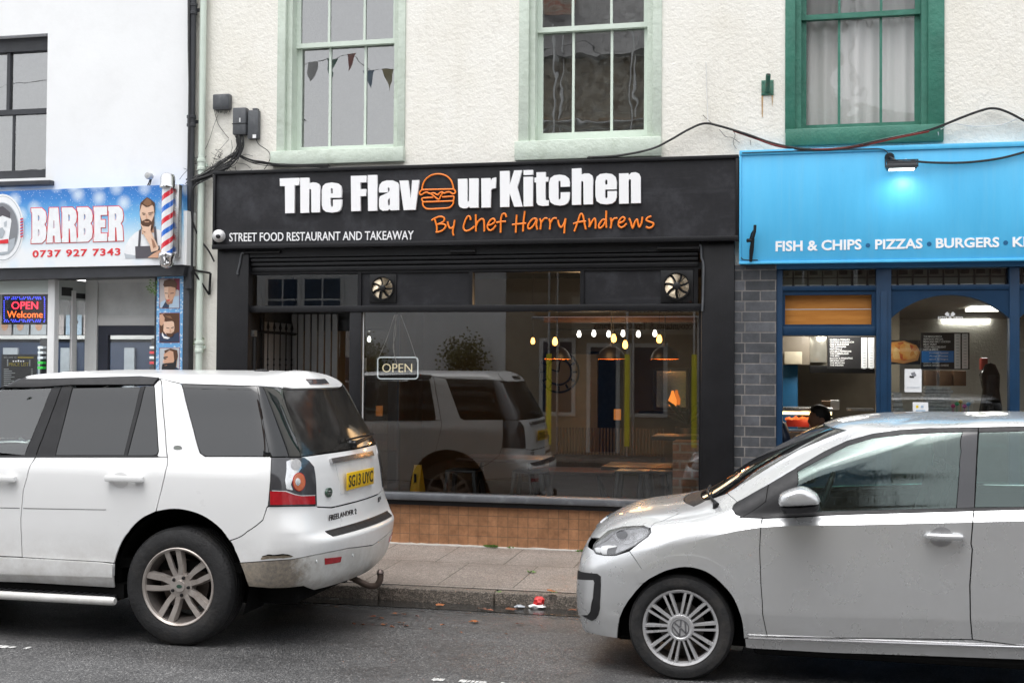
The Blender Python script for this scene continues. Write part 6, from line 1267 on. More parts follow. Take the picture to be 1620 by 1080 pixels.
def stool(px, py, Y, lab):
    X, Z = at(px, py, Y); th = thing('metal_stool', lab, 'stool', (X, Y, IZ), 'grey metal stools'); Z = max(Z, IZ+.62)
    mb = MB(); mb.box(X-.16, X+.16, Y-.16, Y+.16, Z-.03, Z, .02); mb.build('seat', M['gmetal'], th, True, 30)
    for sx in (-1, 1):
        for sy in (-1, 1): mb = MB(); mb.tube([(X+sx*.13, Y+sy*.13, Z-.02), (X+sx*.2, Y+sy*.2, IZ)], [.028, .02], 6); mb.build('leg', M['gmetal'], th, True)
    mb = MB()
    for s in (-1, 1): mb.tube([(X+s*.17, Y-.17, IZ+.25), (X+s*.17, Y+.17, IZ+.25)], .008, 5); mb.tube([(X-.17, Y+s*.17, IZ+.25), (X+.17, Y+s*.17, IZ+.25)], .008, 5)
    mb.build('rung', M['gmetal'], th, True)
M['gmetal'] = mat('grey metal stool', (.10, .11, .12), .35, .6, .1)
stool(1003, 742, YG+.55, 'grey metal stool left of the low brick pier'); stool(1040, 742, YG+.7, 'grey metal stool close behind the low brick pier'); stool(735, 742, YG+.8, 'grey metal stool behind the white car reflection'); stool(840, 745, YG+.95, 'grey metal stool in the middle of the window')
# potted plant right
X, Z = at(1088, 640, YG+4.6); Y0 = YG+4.6; plt = thing('potted_plant', 'dark leafy pot plant inside at the right of the window', 'plant', (X, Y0, IZ)); mb = MB()
for k in range(26):
    q = R.uniform(0, 6.28); d = Vector((math.cos(q), math.sin(q)*.6, R.uniform(.2, 1.2))).normalized(); l = R.uniform(.3, .6); s = d.cross(Vector((0, 0, 1))).normalized()*.035; b = Vector((X, Y0, Z-.25)); mb.poly((b, b+d*l*.6+s, b+d*l+Vector((0, 0, -.08)), b+d*l*.6-s))
mb.build('leaves', mat('dark leaf', (.02, .05, .02), .5, 0, .3, 20), plt); mb = MB(); mb.lathe([(.12, -.9), (.16, -.3), (.15, -.28)], (X, Y0, Z), 'z', 16); mb.build('pot', M['dgrey'], plt, True)
# hanging OPEN sign
Yo = YG+.10; op = thing('open_sign', 'hanging neon style OPEN sign with white rounded border in the restaurant window', 'sign', pt(629, 601, Yo))
def rrect(x0, x1, y0, y1, r): 
    P = []
    for cx, cy, a0 in ((x1-r, y0+r, -90), (x1-r, y1-r, 0), (x0+r, y1-r, 90), (x0+r, y0+r, 180)):
        P += [(cx+r*math.cos(rad(a0+k*15)), cy+r*math.sin(rad(a0+k*15))) for k in range(7)]
    return P+[P[0]]
mb = MB(); mb.tube([pt(x, y, Yo) for x, y in rrect(597.5, 661, 565, 599, 5)], .006, 6); mb.build('border_tube', emit('white tube', (.85, .92, .95), .38), op, True)
ptext('OPEN', 605, 652, 588.5, 588.5, 13.5, Yo, .008, 'open_word', emit('cream tube letters', (1, .86, .55), .45), op, bold=-.012)
mb = MB(); a = pr(598, 660, 566, 598, Yo+.012); mb.box(a[0], a[1], Yo+.012, Yo+.016, a[2], a[3]); mb.build('backing', glass('dark acrylic', (.35, .35, .36), 1.), op)
mb = MB()
for p in ([(599, 566), (612, 535), (624, 499)], [(660.5, 574), (648, 535), (634, 498)], [(625, 497), (626, 525), (622, 550), (628, 575)], [(628, 497), (623, 530), (624, 565)]): mb.tube([pt(x, y, Yo-.005) for x, y in spl(p, 5)], .003, 5)
mb.build('cord', M['cable_white'], op, True)
# wet floor sign
Yf = YG+.35; fsn = thing('wet_floor_sign', 'yellow folding wet floor sign inside the window near the white car bumper', 'floor sign', pt(660, 778, Yf))
zA = at(660, 735, Yf)[1]; zB = at(660, 782, Yf)[1]-.02; xa, xb = at(653, 760, Yf)[0], at(668, 760, Yf)[0]; ym = mat('yellow plastic', (.75, .50, .02), .4)
for s in (0, 1): mb = MB(); y1 = Yf+(.0 if s == 0 else .0); dy = -.12 if s == 0 else .12; mb.prism([(xa+.012, zA), (xb-.012, zA), (xb, zB), (xa, zB)], 'y', 0, .012); [setattr(v, 'co', Vector((v.co.x, Yf+v.co.y+dy*(zA-v.co.z)/(zA-zB), v.co.z))) for v in mb.bm.verts]; mb.build('panel', ym, fsn)
mb = MB(); q = (xa+xb)/2; mb.box(q-.012, q+.012, Yf-.075, Yf-.07, zA-.16, zA-.08); mb.build('warning_mark', A['black'], fsn)

# ================================================================== ACROSS THE STREET (seen only in the panes and paint)
OY = -2.4; MY = 2*YG-OY                                             # facade opposite and where its mirror image appears to stand
def vx(px): return at(px, 560, MY)[0]
ow = thing('opposite_house', 'white house across the street mirrored in the shop window', 'building', (vx(640), OY, 0))
xa, xb = -26., vx(800)
mb = MB(); hs = [(vx(590), vx(612), 2.2, 3.2), (vx(640), vx(668), 2.3, 3.2), (vx(742), vx(772), 1.9, 2.9), (vx(826), vx(858), .1, 1.75)]
wh = [(x, x+.95, 2.6+.0, 4.0) for x in (-24, -21, -18, -15.2)]+[(vx(424), vx(470), 2.75, 3.62), (vx(482), vx(538), 2.75, 3.62)]+[(x, x+1.0, .9, 2.0) for x in (-23, -19, -16.5, -13, -10.5)]
wall_holes(mb, xa, xb, -.05, 4.9, OY, [], -.1); mb.box(xa, xb, OY-5, OY-.01, -.05, 4.9); mb.build('wall', M['white_wall'], ow)
mb = MB(); mb.prism([(OY+.3, 4.8), (OY-2.6, 6.6), (OY-5.3, 4.8)], 'x', xa, xb); mb.build('roof', M['slate'], ow)
for h in wh: mb = MB(); mb.box(h[0]-.08, h[1]+.08, OY, OY+.03, h[2]-.08, h[3]+.08); f = mb.build('window', M['white_trim'], ow); mb = MB(); [mb.box(*((h[0], (h[0]+h[1])/2-.02) if q == 0 else ((h[0]+h[1])/2+.02, h[1])), OY+.031, OY+.035, a, b) for q in (0, 1) for a, b in ((h[2], (h[2]+h[3])/2-.02), ((h[2]+h[3])/2+.02, h[3]))]; mb.build('pane', M['navy'], f)
tl = thing('opposite_shop', 'taller brown stone building with cream shop across the street mirrored in the panes', 'building', (vx(1000), OY, 0))
xc, xd = xb+.004, vx(1330)
mb = MB(); mb.box(xc, xd, OY-6, OY-.001, 3.3, 8.2); mb.build('upper_wall', M['stone'], tl)
mb = MB(); mb.box(xc, xd, OY-6, OY+.02, -.05, 3.3); mb.build('lower_wall', mat('cream opposite render', (.34, .29, .22), .7), tl)
mb = MB(); mb.prism([(OY+.35, 8.1), (OY-3, 10.6), (OY-6.3, 8.1)], 'x', xc, xd); rf = mb.build('roof', M['slate'], tl)
mb = MB(); mb.box(xc+.1, xc+1.0, OY-2.2, OY-1.4, 8.8, 11.6); mb.build('chimney', M['brick'], rf)
mb = MB(); mb.box(vx(905), vx(1110), OY+.021, OY+.06, 2.45, 3.2); fb = mb.build('fascia', mat('cream fascia', (.62, .58, .48), .5), tl)
def otext(s, x0, x1, z, h, m, par):
    me = textmesh(s, .01); co = np.array([v.co[:] for v in me.vertices]); ax, bx, az, bz = co[:, 0].min(), co[:, 0].max(), co[:, 1].min(), co[:, 1].max()
    for v in me.vertices: v.co = (x1+(x0-x1)*(v.co.x-ax)/(bx-ax), OY+.062+.01*(v.co.z+.5), z+h*(v.co.y-az)/(bz-az))
    me.name = 'fascia_lettering'; finish(me, 'fascia_lettering', m, par)
otext('Ervin Oliver', vx(985), vx(1105), 2.82, .26, M['dgrey'], tl); otext('Accountants & Tax Consultants', vx(940), vx(1105), 2.55, .15, M['dgrey'], tl)
for x0_, x1_, z0_, z1_ in ((vx(935), vx(975), .12, 2.2), (vx(1000), vx(1050), .9, 2.2), (vx(860), vx(905), .9, 2.3), (vx(1180), vx(1240), .9, 2.2), (vx(880), vx(925), 4.2, 6), (vx(990), vx(1035), 4.2, 6), (vx(1100), vx(1145), 4.2, 6), (vx(1220), vx(1265), 4.2, 6)):
    mb = MB(); mb.box(x0_-.08, x1_+.08, OY+.021, OY+.05, z0_-.08, z1_+.08); f = mb.build('window', M['grey_trim'], tl); mb = MB(); mb.box(x0_, x1_, OY+.0505, OY+.055, z0_, z1_); mb.build('pane', M['navy'], f)
oh = thing('opposite_terrace', 'dark brick terrace across the street to the right mirrored in the chip shop panes', 'building', (8, OY, 0))
mb = MB(); mb.box(xd+.004, 26, OY-6, OY, -.05, 5.2); mb.build('wall', mat('darkened brick', (.13, .085, .06), .8, 0, .3, 8), oh); mb = MB(); mb.prism([(OY+.3, 5.1), (OY-3, 7.4), (OY-6.3, 5.1)], 'x', xd+.004, 26); mb.build('roof', M['slate'], oh)  # wall colour darkened to tone down its reflection in the car windows
for k in range(7): x0_ = xd+.8+k*2.3; mb = MB(); mb.box(x0_, x0_+1.0, OY+.001, OY+.03, .8, 2.2); f = mb.build('window', M['grey_trim'], oh); mb = MB(); mb.box(x0_+.06, x0_+.94, OY+.0305, OY+.034, .86, 2.14); mb.build('pane', M['navy'], f)
# scaffold with yellow foam on its standards
sc_ = thing('scaffold', 'scaffold of steel tubes with yellow foam sleeves across the street mirrored in the window', 'scaffold', (vx(960), OY+1.0, .1)); SY = OY+1.0; MS = 2*YG-SY
def sx_(px): return at(px, 650, MS)[0]
mb = MB()
for px in (868, 992, 1098, 1270, 1355): x = sx_(px); mb.tube([(x, SY, .1), (x, SY, 8.5)], .026, 8); mb.tube([(x, OY+.15, .1), (x, OY+.15, 8.5)], .026, 8)
for z in (2.75, 4.7, 6.6): mb.tube([(sx_(840), SY, z), (sx_(1400), SY, z)], .026, 8); mb.tube([(sx_(840), OY+.15, z), (sx_(1400), OY+.15, z)], .026, 8)
mb.build('tube', M['steel'], sc_, True); mb = MB()
for z in (2.8, 4.75, 6.65): mb.box(sx_(845), sx_(1395), OY+.2, SY-.05, z, z+.045)
mb.build('board', mat('scaffold board', (.28, .18, .09), .8, 0, .3, 5), sc_); 
yf = mat('yellow foam', (.95, .85, .05), .6, 0, .1, 10)
for px in (868, 992, 1098, 1270, 1355): x = sx_(px); mb = MB(); mb.tube([(x, SY, .3), (x, SY, 2.05)], .052, 12); mb.build('foam_sleeve', yf, sc_, True)
tr_ = thing('added_tree', 'dark foliage added out of view behind the white house for the suv window reflection', 'added_tree', (-17.5, -10, 0))  # added out of view for the dark outline mirrored in the suv glass
mb = MB(); mb.tube([(-17.5, -10, 0), (-17.4, -10, 4), (-17.7, -10.1, 9), (-17.4, -10, 10.5)], [.4, .32, .22, .06], 10)
for k in range(9): q = k*2.4; z = 4+k*.6; mb.tube([(-17.5, -10, z), (-17.5+1.2*math.cos(q), -10+1.2*math.sin(q), z+.9), (-17.5+2.2*math.cos(q), -10+2.2*math.sin(q), z+2.2)], [.13, .08, .02], 6)
mb.build('trunk', mat('bark', (.08, .06, .045), .9, 0, .3, 10, .6, 20), tr_, True); mb = MB()
for i in range(9000):
    d = Vector((R.gauss(0, 1), R.gauss(0, 1), R.gauss(0, 1))).normalized()*(R.random()**.4); k = mnoise.noise(d*2.2)*.35+1; c = Vector((-17.5+d.x*3.3*k, -10+d.y*3.0*k, 7.6+d.z*4.2*k)); q = Vector((R.uniform(-1, 1), R.uniform(-1, 1), R.uniform(-1, .4))).normalized()*.34; w = q.cross(Vector((.3, .5, .8))).normalized()*.18; mb.poly((c, c+q*.5+w, c+q, c+q*.5-w))
mb.build('crown', mat('tree leaf', (.045, .075, .025), .6, 0, .5, 3), tr_)
# bunting across the street and plants on the white house
bu = thing('bunting', 'string of coloured triangular flags hung along the street mirrored in the upstairs window', 'bunting', (-6, 3.0, 4.6))
BY = 3.0; mb = MB(); b0, b1 = at(478, 116, 22.52-BY), at(632, 120, 22.52-BY); db = (b1[0]-b0[0])/5.2; P = [(b0[0]+.2+(i-22)*db, BY, b0[1]+.02*((i-25) % 12)**2*.12) for i in range(48)]; mb.tube(P, .006, 5); mb.build('cord', M['cable'], bu)
FL = [mat('faded flag %d' % k, c, .8, 0, .2, 10) for k, c in enumerate(((.12, .25, .2), (.40, .16, .14), (.16, .26, .38), (.42, .36, .2), (.5, .5, .5)))]
for i, p in enumerate(P[18:30]): 
    mb = MB(); mb.poly(((p[0]-.11, p[1], p[2]), (p[0]+.11, p[1], p[2]), (p[0]+R.uniform(-.03, .03), p[1]+.05, p[2]-.33-.05*R.random()))); mb.build('flag', FL[i % 5], bu)
for k, px in enumerate((742, 586)):
    c = Vector((vx(px), OY+.35, at(px, 572, MY-.35)[1])); bk = thing('hanging_basket', ('round leafy hanging basket on the white house across the street', 'smaller hanging basket on the white house across the street')[k], 'plant', (c.x, c.y, c.z-.6)); mb = MB()
    for i in range(1500):
        d = Vector((R.gauss(0, 1), R.gauss(0, 1), R.gauss(0, 1))).normalized()*(R.random()**.35)*(.42+.16*math.sin(i*.7)+.1*R.random()); b = c+Vector((d.x, d.y*.6, d.z*1.1)); q = Vector((R.uniform(-1, 1), R.uniform(-1, 1), R.uniform(-1, 1))).normalized()*.06; w = q.cross(Vector((.3, .5, .8))).normalized()*.03; mb.poly((b, b+q*.5+w, b+q, b+q*.5-w))
    mb.build('leaves', mat('basket leaf %d' % k, (.14, .13, .04), .6, 0, .5, 8), bk); mb = MB(); mb.lathe([(.0, -.62), (.2, -.58), (.28, -.4), (.27, -.39)], c, 'z', 14); mb.build('basket', M['dgrey'], bk)
# ================================================================== CARS
class Net:
    """half body as a smooth sheet through a grid of points P[u][v] = (x back, y half width, z); u runs front centre -> side -> rear centre, v runs sill -> roof centre"""
    def __init__(s, P, ox, oy, cx, creases=()):
        s.cx = cx; s.cr = np.zeros(len(P[0]), bool); s.cr[list(creases)] = True
        s.P = np.array(P, float); s.nu, s.nv = s.P.shape[:2]; s.ox, s.oy = ox, oy
        s.D = s.tang(s.P); s.D[0] = 0; s.D[-1] = 0; s.D[0, :, 1] = s.P[1, :, 1]-s.P[0, :, 1]; s.D[-1, :, 1] = s.P[-1, :, 1]-s.P[-2, :, 1]
        U, V = np.meshgrid(np.linspace(0, s.nu-1, 240), np.linspace(0, s.nv-1, 200), indexing='ij'); s.gu, s.gv = U.ravel(), V.ravel()
        s.g = s.ev(s.gu, s.gv); s.gp = project(s.world(s.g))
    @staticmethod
    def tang(P):                                                    # limited slopes: no overshoot
        d = P[1:]-P[:-1]; T = np.zeros_like(P); a, b = d[:-1], d[1:]
        m = np.where(a*b > 0, 2*a*b/np.where(np.abs(a+b) < 1e-12, 1, a+b), 0); c = (a+b)/2
        lim = 3*np.minimum(np.abs(a), np.abs(b)); m2 = np.where(a*b > 0, np.sign(c)*np.minimum(np.abs(c), lim), 0)
        T[1:-1] = .5*m+.5*m2; T[0], T[-1] = d[0], d[-1]; return T
    @staticmethod
    def herm(p0, p1, m0, m1, t):
        t2, t3 = t*t, t*t*t; return (2*t3-3*t2+1)*p0+(t3-2*t2+t)*m0+(-2*t3+3*t2)*p1+(t3-t2)*m1
    def ev(s, u, v):
        u = np.clip(np.atleast_1d(np.asarray(u, float)), 0, s.nu-1); v = np.clip(np.atleast_1d(np.asarray(v, float)), 0, s.nv-1)
        i = np.minimum(u.astype(int), s.nu-2); t = (u-i)[:, None, None]
        Q = s.herm(s.P[i], s.P[i+1], s.D[i], s.D[i+1], t)           # N, nv, 3
        Qt = np.moveaxis(Q, 1, 0); T = s.tang(Qt); T[-1, :, 2] = 0
        j = np.minimum(v.astype(int), s.nv-2); k = np.arange(len(j)); t = (v-j)[:, None]
        d = Qt[j+1, k]-Qt[j, k]; w = np.clip(u-4.6, 0, 1)[:, None]; a = s.cr[j][:, None]*w; b = s.cr[j+1][:, None]*w; return s.herm(Qt[j, k], Qt[j+1, k], T[j, k]*(1-a)+d*a, T[j+1, k]*(1-b)+d*b, t)
    def world(s, p): p = np.asarray(p); return np.stack((s.ox+p[..., 0], s.oy-p[..., 1], p[..., 2]), -1)
    def normal(s, u, v):
        e = 2e-3; u = np.clip(u, 0, s.nu-1); v = np.clip(v, 0, s.nv-1)
        a = s.ev(np.minimum(u+e, s.nu-1), v)-s.ev(np.maximum(u-e, 0), v); b = s.ev(u, np.minimum(v+e, s.nv-1))-s.ev(u, np.maximum(v-e, 0))
        n = np.cross(a, b); l = np.linalg.norm(n, axis=1, keepdims=True); n = np.where(l > 1e-12, n/np.maximum(l, 1e-12), np.array((0, 0, 1.)))
        p = s.ev(u, v); c = p-np.array((s.cx, 0, .7)); c[:, 0] *= .35
        return np.where((n*c).sum(1, keepdims=True) < 0, -n, n)
    def solve(s, f, target, cand):
        u, v = s.gu[cand], s.gv[cand]; e = 1e-3
        for _ in range(14):
            uu, vv = min(max(u, e), s.nu-1-e), min(max(v, e), s.nv-1-e)
            F = f(s.ev([uu, uu+e, uu], [vv, vv, vv+e])); r = F[0]-target; J = np.stack(((F[1]-F[0])/e, (F[2]-F[0])/e), 1)
            st = np.linalg.lstsq(J, -r, rcond=1e-6)[0]; st = np.clip(st, -.5, .5); u, v = min(max(uu+st[0], 0), s.nu-1), min(max(vv+st[1], 0), s.nv-1)
        return u, v
    def uv(s, p):
        """a point given as picture pixel (px, py), ('x', x, z) on the side, ('y', y, z) on the end, or ('u', u, v)"""
        if p[0] == 'u': return p[1], p[2]
        if p[0] == 'x':
            t = np.array(p[1:3]); w = np.abs(s.g[:, 1]) > .45; d = ((s.g[:, [0, 2]]-t)**2).sum(1)+np.where(w, 0, 9); return s.solve(lambda q: q[:, [0, 2]], t, int(d.argmin()))
        if p[0] == 'y':
            t = np.array(p[1:3]); d = ((s.g[:, [1, 2]]-t)**2).sum(1)+np.where(s.g[:, 0]*p[3] > s.cx*p[3]+.6, 0, 9); return s.solve(lambda q: q[:, [1, 2]], t, int(d.argmin()))
        t = np.array(p[:2], float); d = np.linalg.norm(s.gp[:, :2]-t, axis=1); m = max(d.min()*1.6+1.5, 9); zm = s.gp[d <= m, 2].min(); z = d+30*np.maximum(0, s.gp[:, 2]-zm-.25)
        return s.solve(lambda q: project(s.world(q))[:, :2], t, int(z.argmin()))
    def poly(s, pts):
        out = []; n = len(pts); px = lambda p: not isinstance(p[0], str)
        for i, p in enumerate(pts):
            out.append(s.uv(p)); q = pts[(i+1) % n]
            if px(p) and px(q):
                k = int(math.hypot(q[0]-p[0], q[1]-p[1])//32)
                out += [s.uv((p[0]+(q[0]-p[0])*j/(k+1), p[1]+(q[1]-p[1])*j/(k+1))) for j in range(1, k+1)]
        return out
    def mesh(s, uvs, sides=('n',), off=0., thick=.012, res=.125, rim=True):
        """curved panel over the outline uvs; sides: 'n' near, 'f' far"""
        bm = bmesh.new(); tri = tessellate_polygon([[Vector((u, v, 0)) for u, v in uvs]]); V = [bm.verts.new((u, v, 0)) for u, v in uvs]
        for a, b, c in tri:
            try: bm.faces.new((V[a], V[b], V[c]))
            except ValueError: pass
        us = [u for u, v in uvs]; vs2 = [v for u, v in uvs]
        for ax, lo, hi in ((0, min(us), max(us)), (1, min(vs2), max(vs2))):
            k = math.floor(lo/res)+1
            while k*res < hi-1e-6:
                co = [0, 0, 0]; co[ax] = k*res; no = [0, 0, 0]; no[ax] = 1
                bmesh.ops.bisect_plane(bm, geom=bm.verts[:]+bm.edges[:]+bm.faces[:], plane_co=co, plane_no=no, dist=1e-6); k += 1
        bmesh.ops.triangulate(bm, faces=[f for f in bm.faces if len(f.verts) > 4])
        bm.verts.ensure_lookup_table(); bm.verts.index_update()
        uv = np.array([v.co[:2] for v in bm.verts]); F = [[v.index for v in f.verts] for f in bm.faces]
        E = [(e.verts[0].index, e.verts[1].index) for e in bm.edges if len(e.link_faces) == 1]; bm.free()
        p = s.ev(uv[:, 0], uv[:, 1]); n = s.normal(uv[:, 0], uv[:, 1]); p = p+n*off; inn = p-n*thick
        # the centre line is no real edge
        E = [(a, b) for a, b in E if not (abs(p[a, 1]) < 1e-4 and abs(p[b, 1]) < 1e-4)]
        verts, faces, norms = [], [], []
        for sd in sides:
            b0 = len(verts); sg = 1 if sd == 'n' else -1
            W = s.world(p*np.array((1, sg, 1))); WI = s.world(inn*np.array((1, sg, 1))); N = n*np.array((1, sg, 1)); N = np.stack((N[:, 0], -N[:, 1], N[:, 2]), -1)
            for f in F:
                a, b, c = W[f[0]], W[f[1]], W[f[2]]; g = np.cross(b-a, c-a); fl = (g*N[f[0]]).sum() < 0
                faces.append([b0+i for i in (f[::-1] if fl else f)])
            verts += list(W); norms += list(N)
            if rim:
                ev_ = {}
                for a, b in E:
                    for i in (a, b):
                        if i not in ev_: ev_[i] = len(verts); verts += [W[i], WI[i]]; norms += [None, None]
                    q = [ev_[a], ev_[b], ev_[b]+1, ev_[a]+1]; faces.append(q)
        return verts, faces, norms
    def inset(s, uvs, k):
        P = np.array(uvs); n = len(P); e = 1e-3; a = s.ev(P[:, 0], P[:, 1]); su = np.linalg.norm(s.ev(np.where(P[:, 0] > s.nu-1-2*e, P[:, 0]-e, P[:, 0]+e), P[:, 1])-a, axis=1)/e; sv = np.linalg.norm(s.ev(P[:, 0], np.where(P[:, 1] > s.nv-1-2*e, P[:, 1]-e, P[:, 1]+e))-a, axis=1)/e
        su = np.maximum(su, .05); sv = np.maximum(sv, .02); ar = sum(P[i][0]*P[(i+1) % n][1]-P[(i+1) % n][0]*P[i][1] for i in range(n)); sg = -1 if ar > 0 else 1; out = []
        for i in range(n):
            m = np.array((su[i], sv[i])); d1 = (P[i]-P[i-1])*m; d2 = (P[(i+1) % n]-P[i])*m; d1 = d1/(np.linalg.norm(d1)+1e-9); d2 = d2/(np.linalg.norm(d2)+1e-9)
            q = np.array((d1[1], -d1[0]))*sg+np.array((d2[1], -d2[0]))*sg; l = max(.6, np.linalg.norm(q)**2/2); r = P[i]+q/l*k/m
            if P[i][0] > s.nu-1-1e-4 or P[i][0] < 1e-4: r[0] = P[i][0]
            if P[i][1] > s.nv-1-1e-4: r[1] = P[i][1]
            out.append(tuple(r))
        return out
    def part(s, name, pts, m, parent, sides='n', off=0., thick=.012, res=.125, rim=True, label=None, gap=0., back=False):
        uvs = s.poly(pts) if not isinstance(pts, np.ndarray) else [tuple(q) for q in pts]
        v, f, n = s.mesh(s.inset(uvs, gap) if gap else uvs, sides, off, thick, res, rim); nf = len(f)
        if back:
            v2, f2, n2 = s.mesh(uvs, sides, off-thick*.9-R.uniform(0, .001), .004, .25, False); f += [[i+len(v) for i in q] for q in f2]; v += v2; n += n2; m = [m, M['under']]
        me = bpy.data.meshes.new(name); me.from_pydata([tuple(q) for q in v], [], f)
        me.polygons.foreach_set('use_smooth', [True]*len(me.polygons)); me.polygons.foreach_set('material_index', [0]*nf+[1]*(len(f)-nf)); me.update()
        vn = [Vector((0, 0, 0)) if q is None else Vector(q) for q in n]
        for i, q in enumerate(n):
            if q is None: vn[i] = me.vertices[i].normal.copy()
        me.normals_split_custom_set_from_vertices(vn)
        o = finish(me, name, m, parent)
        if label: o['label'] = label
        return o
    def both(s, name, pts, m, parent, **k):
        uvs = np.array(s.poly(pts)); a = s.part(name, uvs, m, parent, 'n', **k); b = s.part(name, uvs, m, parent, 'f', **k); return a, b
def inset(pts, k):                                                   # shrink a pixel outline by k pixels: leaves the shut lines
    P = [np.array(p, float) for p in pts]; n = len(P); ar = sum(P[i][0]*P[(i+1) % n][1]-P[(i+1) % n][0]*P[i][1] for i in range(n)); sg = -1 if ar > 0 else 1; out = []
    for i in range(n):
        d1 = P[i]-P[i-1]; d2 = P[(i+1) % n]-P[i]; d1 = d1/(np.linalg.norm(d1)+1e-9); d2 = d2/(np.linalg.norm(d2)+1e-9)
        m = np.array((d1[1], -d1[0]))*sg+np.array((d2[1], -d2[0]))*sg; l = max(.6, np.linalg.norm(m)**2/2); out.append(tuple(P[i]+m/l*k))
    return out
def paint(name, col, metal=0., rough=.35, dirt=0., mudat=None):
    t = NT(name); p = t.p; p.inputs['Metallic'].default_value = metal; p.inputs['Coat Weight'].default_value = .8 if metal else .6; p.inputs['Coat Roughness'].default_value = .06
    c = t.ramp(t.noise(2.2, 5), [(.3, tuple(x*.97 for x in col)), (.7, col)])
    if dirt:                                                          # road grime low on the sills
        sx = t.n('ShaderNodeSeparateXYZ'); t.l(t.coord(), sx.inputs[0]); mr = t.n('ShaderNodeMapRange'); mr.inputs['From Min'].default_value = .75; mr.inputs['From Max'].default_value = .30; t.l(sx.outputs[2], mr.inputs[0])
        mu = t.n('ShaderNodeMath', operation='MULTIPLY'); t.l(mr.outputs[0], mu.inputs[0]); t.l(t.ramp(t.noise(6, 7, .75), [(.35, .05), (.75, dirt)]), mu.inputs[1]); c = t.mix(mu.outputs[0], c, (.22, .18, .13))
    if mudat:                                                         # splashed mud with its own ragged outline
        vd = t.n('ShaderNodeVectorMath', operation='DISTANCE'); t.l(t.coord(), vd.inputs[0]); vd.inputs[1].default_value = mudat[:3]
        m3 = t.n('ShaderNodeMapRange'); m3.inputs['From Min'].default_value = mudat[3]; m3.inputs['From Max'].default_value = mudat[3]*.25; t.l(vd.outputs['Value'], m3.inputs[0])
        a3 = t.n('ShaderNodeMath', operation='MULTIPLY_ADD'); t.l(t.noise(16, 8, .75), a3.inputs[0]); a3.inputs[1].default_value = .9; t.l(m3.outputs[0], a3.inputs[2])
        c = t.mix(t.ramp(a3.outputs[0], [(.62, 0.), (.95, .85)]), c, t.ramp(t.noise(40, 6, .7), [(.3, (.07, .055, .04)), (.7, (.30, .24, .17))]))
    t.l(c, p.inputs['Base Color']); t.l(t.ramp(t.noise(5, 4), [(.3, rough*.9), (.7, rough*1.1)]), p.inputs['Roughness']); return t.m
M['car_white'] = paint('white car paint', (.81, .815, .815), 0, .3, .6)
M['car_silver'] = paint('silver car paint', (.62, .63, .64), .55, .28, .2)
M['car_black'] = mat('gloss black trim', (.018, .018, .022), .12, 0, .1, 3, coat=.5)
M['trim'] = mat('satin black plastic', (.016, .016, .018), .5, 0, .2, 12, spec=.35)
M['rubber'] = mat('tyre rubber', (.013, .013, .014), .75, 0, .3, 9, .5, 45, dirt=.5, dirtcol=(.06, .052, .045), ds=5)
M['under'] = mat('underbody black', (.006, .006, .006), .95, 0, .2, spec=.1)
t = NT('privacy glass'); t.p.inputs['Base Color'].default_value = (.012, .013, .014, 1); t.p.inputs['Roughness'].default_value = .015; t.p.inputs['Coat Weight'].default_value = .6; t.p.inputs['Coat Roughness'].default_value = .01; M['privacy'] = t.m
t = NT('dusty rear glass'); t.l(t.ramp(t.noise(7, 6, .7), [(.3, (.010, .010, .010)), (.8, (.045, .042, .038))]), t.p.inputs['Base Color']); t.l(t.ramp(t.noise(5, 6, .7), [(.3, .03), (.8, .22)]), t.p.inputs['Roughness']); M['rear_glass'] = t.m
M['car_glass'] = glass('green tinted car glass', (.60, .74, .70), 2.6, 0, .0)
t = NT('rained on car glass')                                          # streaks of condensation over tinted glass
t.t.nodes.remove(t.p); g = t.n('ShaderNodeBsdfGlossy'); g.inputs['Color'].default_value = (.84, 1, .96, 1); g.inputs['Roughness'].default_value = .0; tr = t.n('ShaderNodeBsdfTransparent'); tr.inputs[0].default_value = (.36, .56, .51, 1)
fr = t.n('ShaderNodeFresnel'); fr.inputs['IOR'].default_value = 1.5; mu = t.n('ShaderNodeMath', operation='MULTIPLY'); mu.inputs[1].default_value = 2.3; mu.use_clamp = True; t.l(fr.outputs[0], mu.inputs[0])
mp = t.n('ShaderNodeMapping'); mp.inputs['Scale'].default_value = (130, 130, 9); t.l(t.coord(), mp.inputs[0]); dr = t.ramp(t.noise(1, 5, .6, mp.outputs[0]), [(.42, 0.), (.72, 1.)])
t.l(t.bump(dr, .04, .002), g.inputs['Normal']); mx = t.n('ShaderNodeMixShader'); t.l(mu.outputs[0], mx.inputs[0]); t.l(tr.outputs[0], mx.inputs[1]); t.l(g.outputs[0], mx.inputs[2])
df = t.n('ShaderNodeBsdfTranslucent'); df.inputs[0].default_value = (.75, .85, .83, 1); d2 = t.n('ShaderNodeBsdfDiffuse'); d2.inputs[0].default_value = (.55, .66, .64, 1); md = t.n('ShaderNodeMixShader'); t.l(df.outputs[0], md.inputs[1]); t.l(d2.outputs[0], md.inputs[2])
m2 = t.n('ShaderNodeMixShader'); sc2 = t.n('ShaderNodeMath', operation='MULTIPLY_ADD'); t.l(dr, sc2.inputs[0]); sc2.inputs[1].default_value = .05; sc2.inputs[2].default_value = .0; t.l(sc2.outputs[0], m2.inputs[0]); t.l(mx.outputs[0], m2.inputs[1]); t.l(md.outputs[0], m2.inputs[2]); t.l(m2.outputs[0], t.out.inputs[0]); M['wet_glass'] = t.m
M['clear'] = glass('lamp lens', (.93, .94, .95), 2.0)
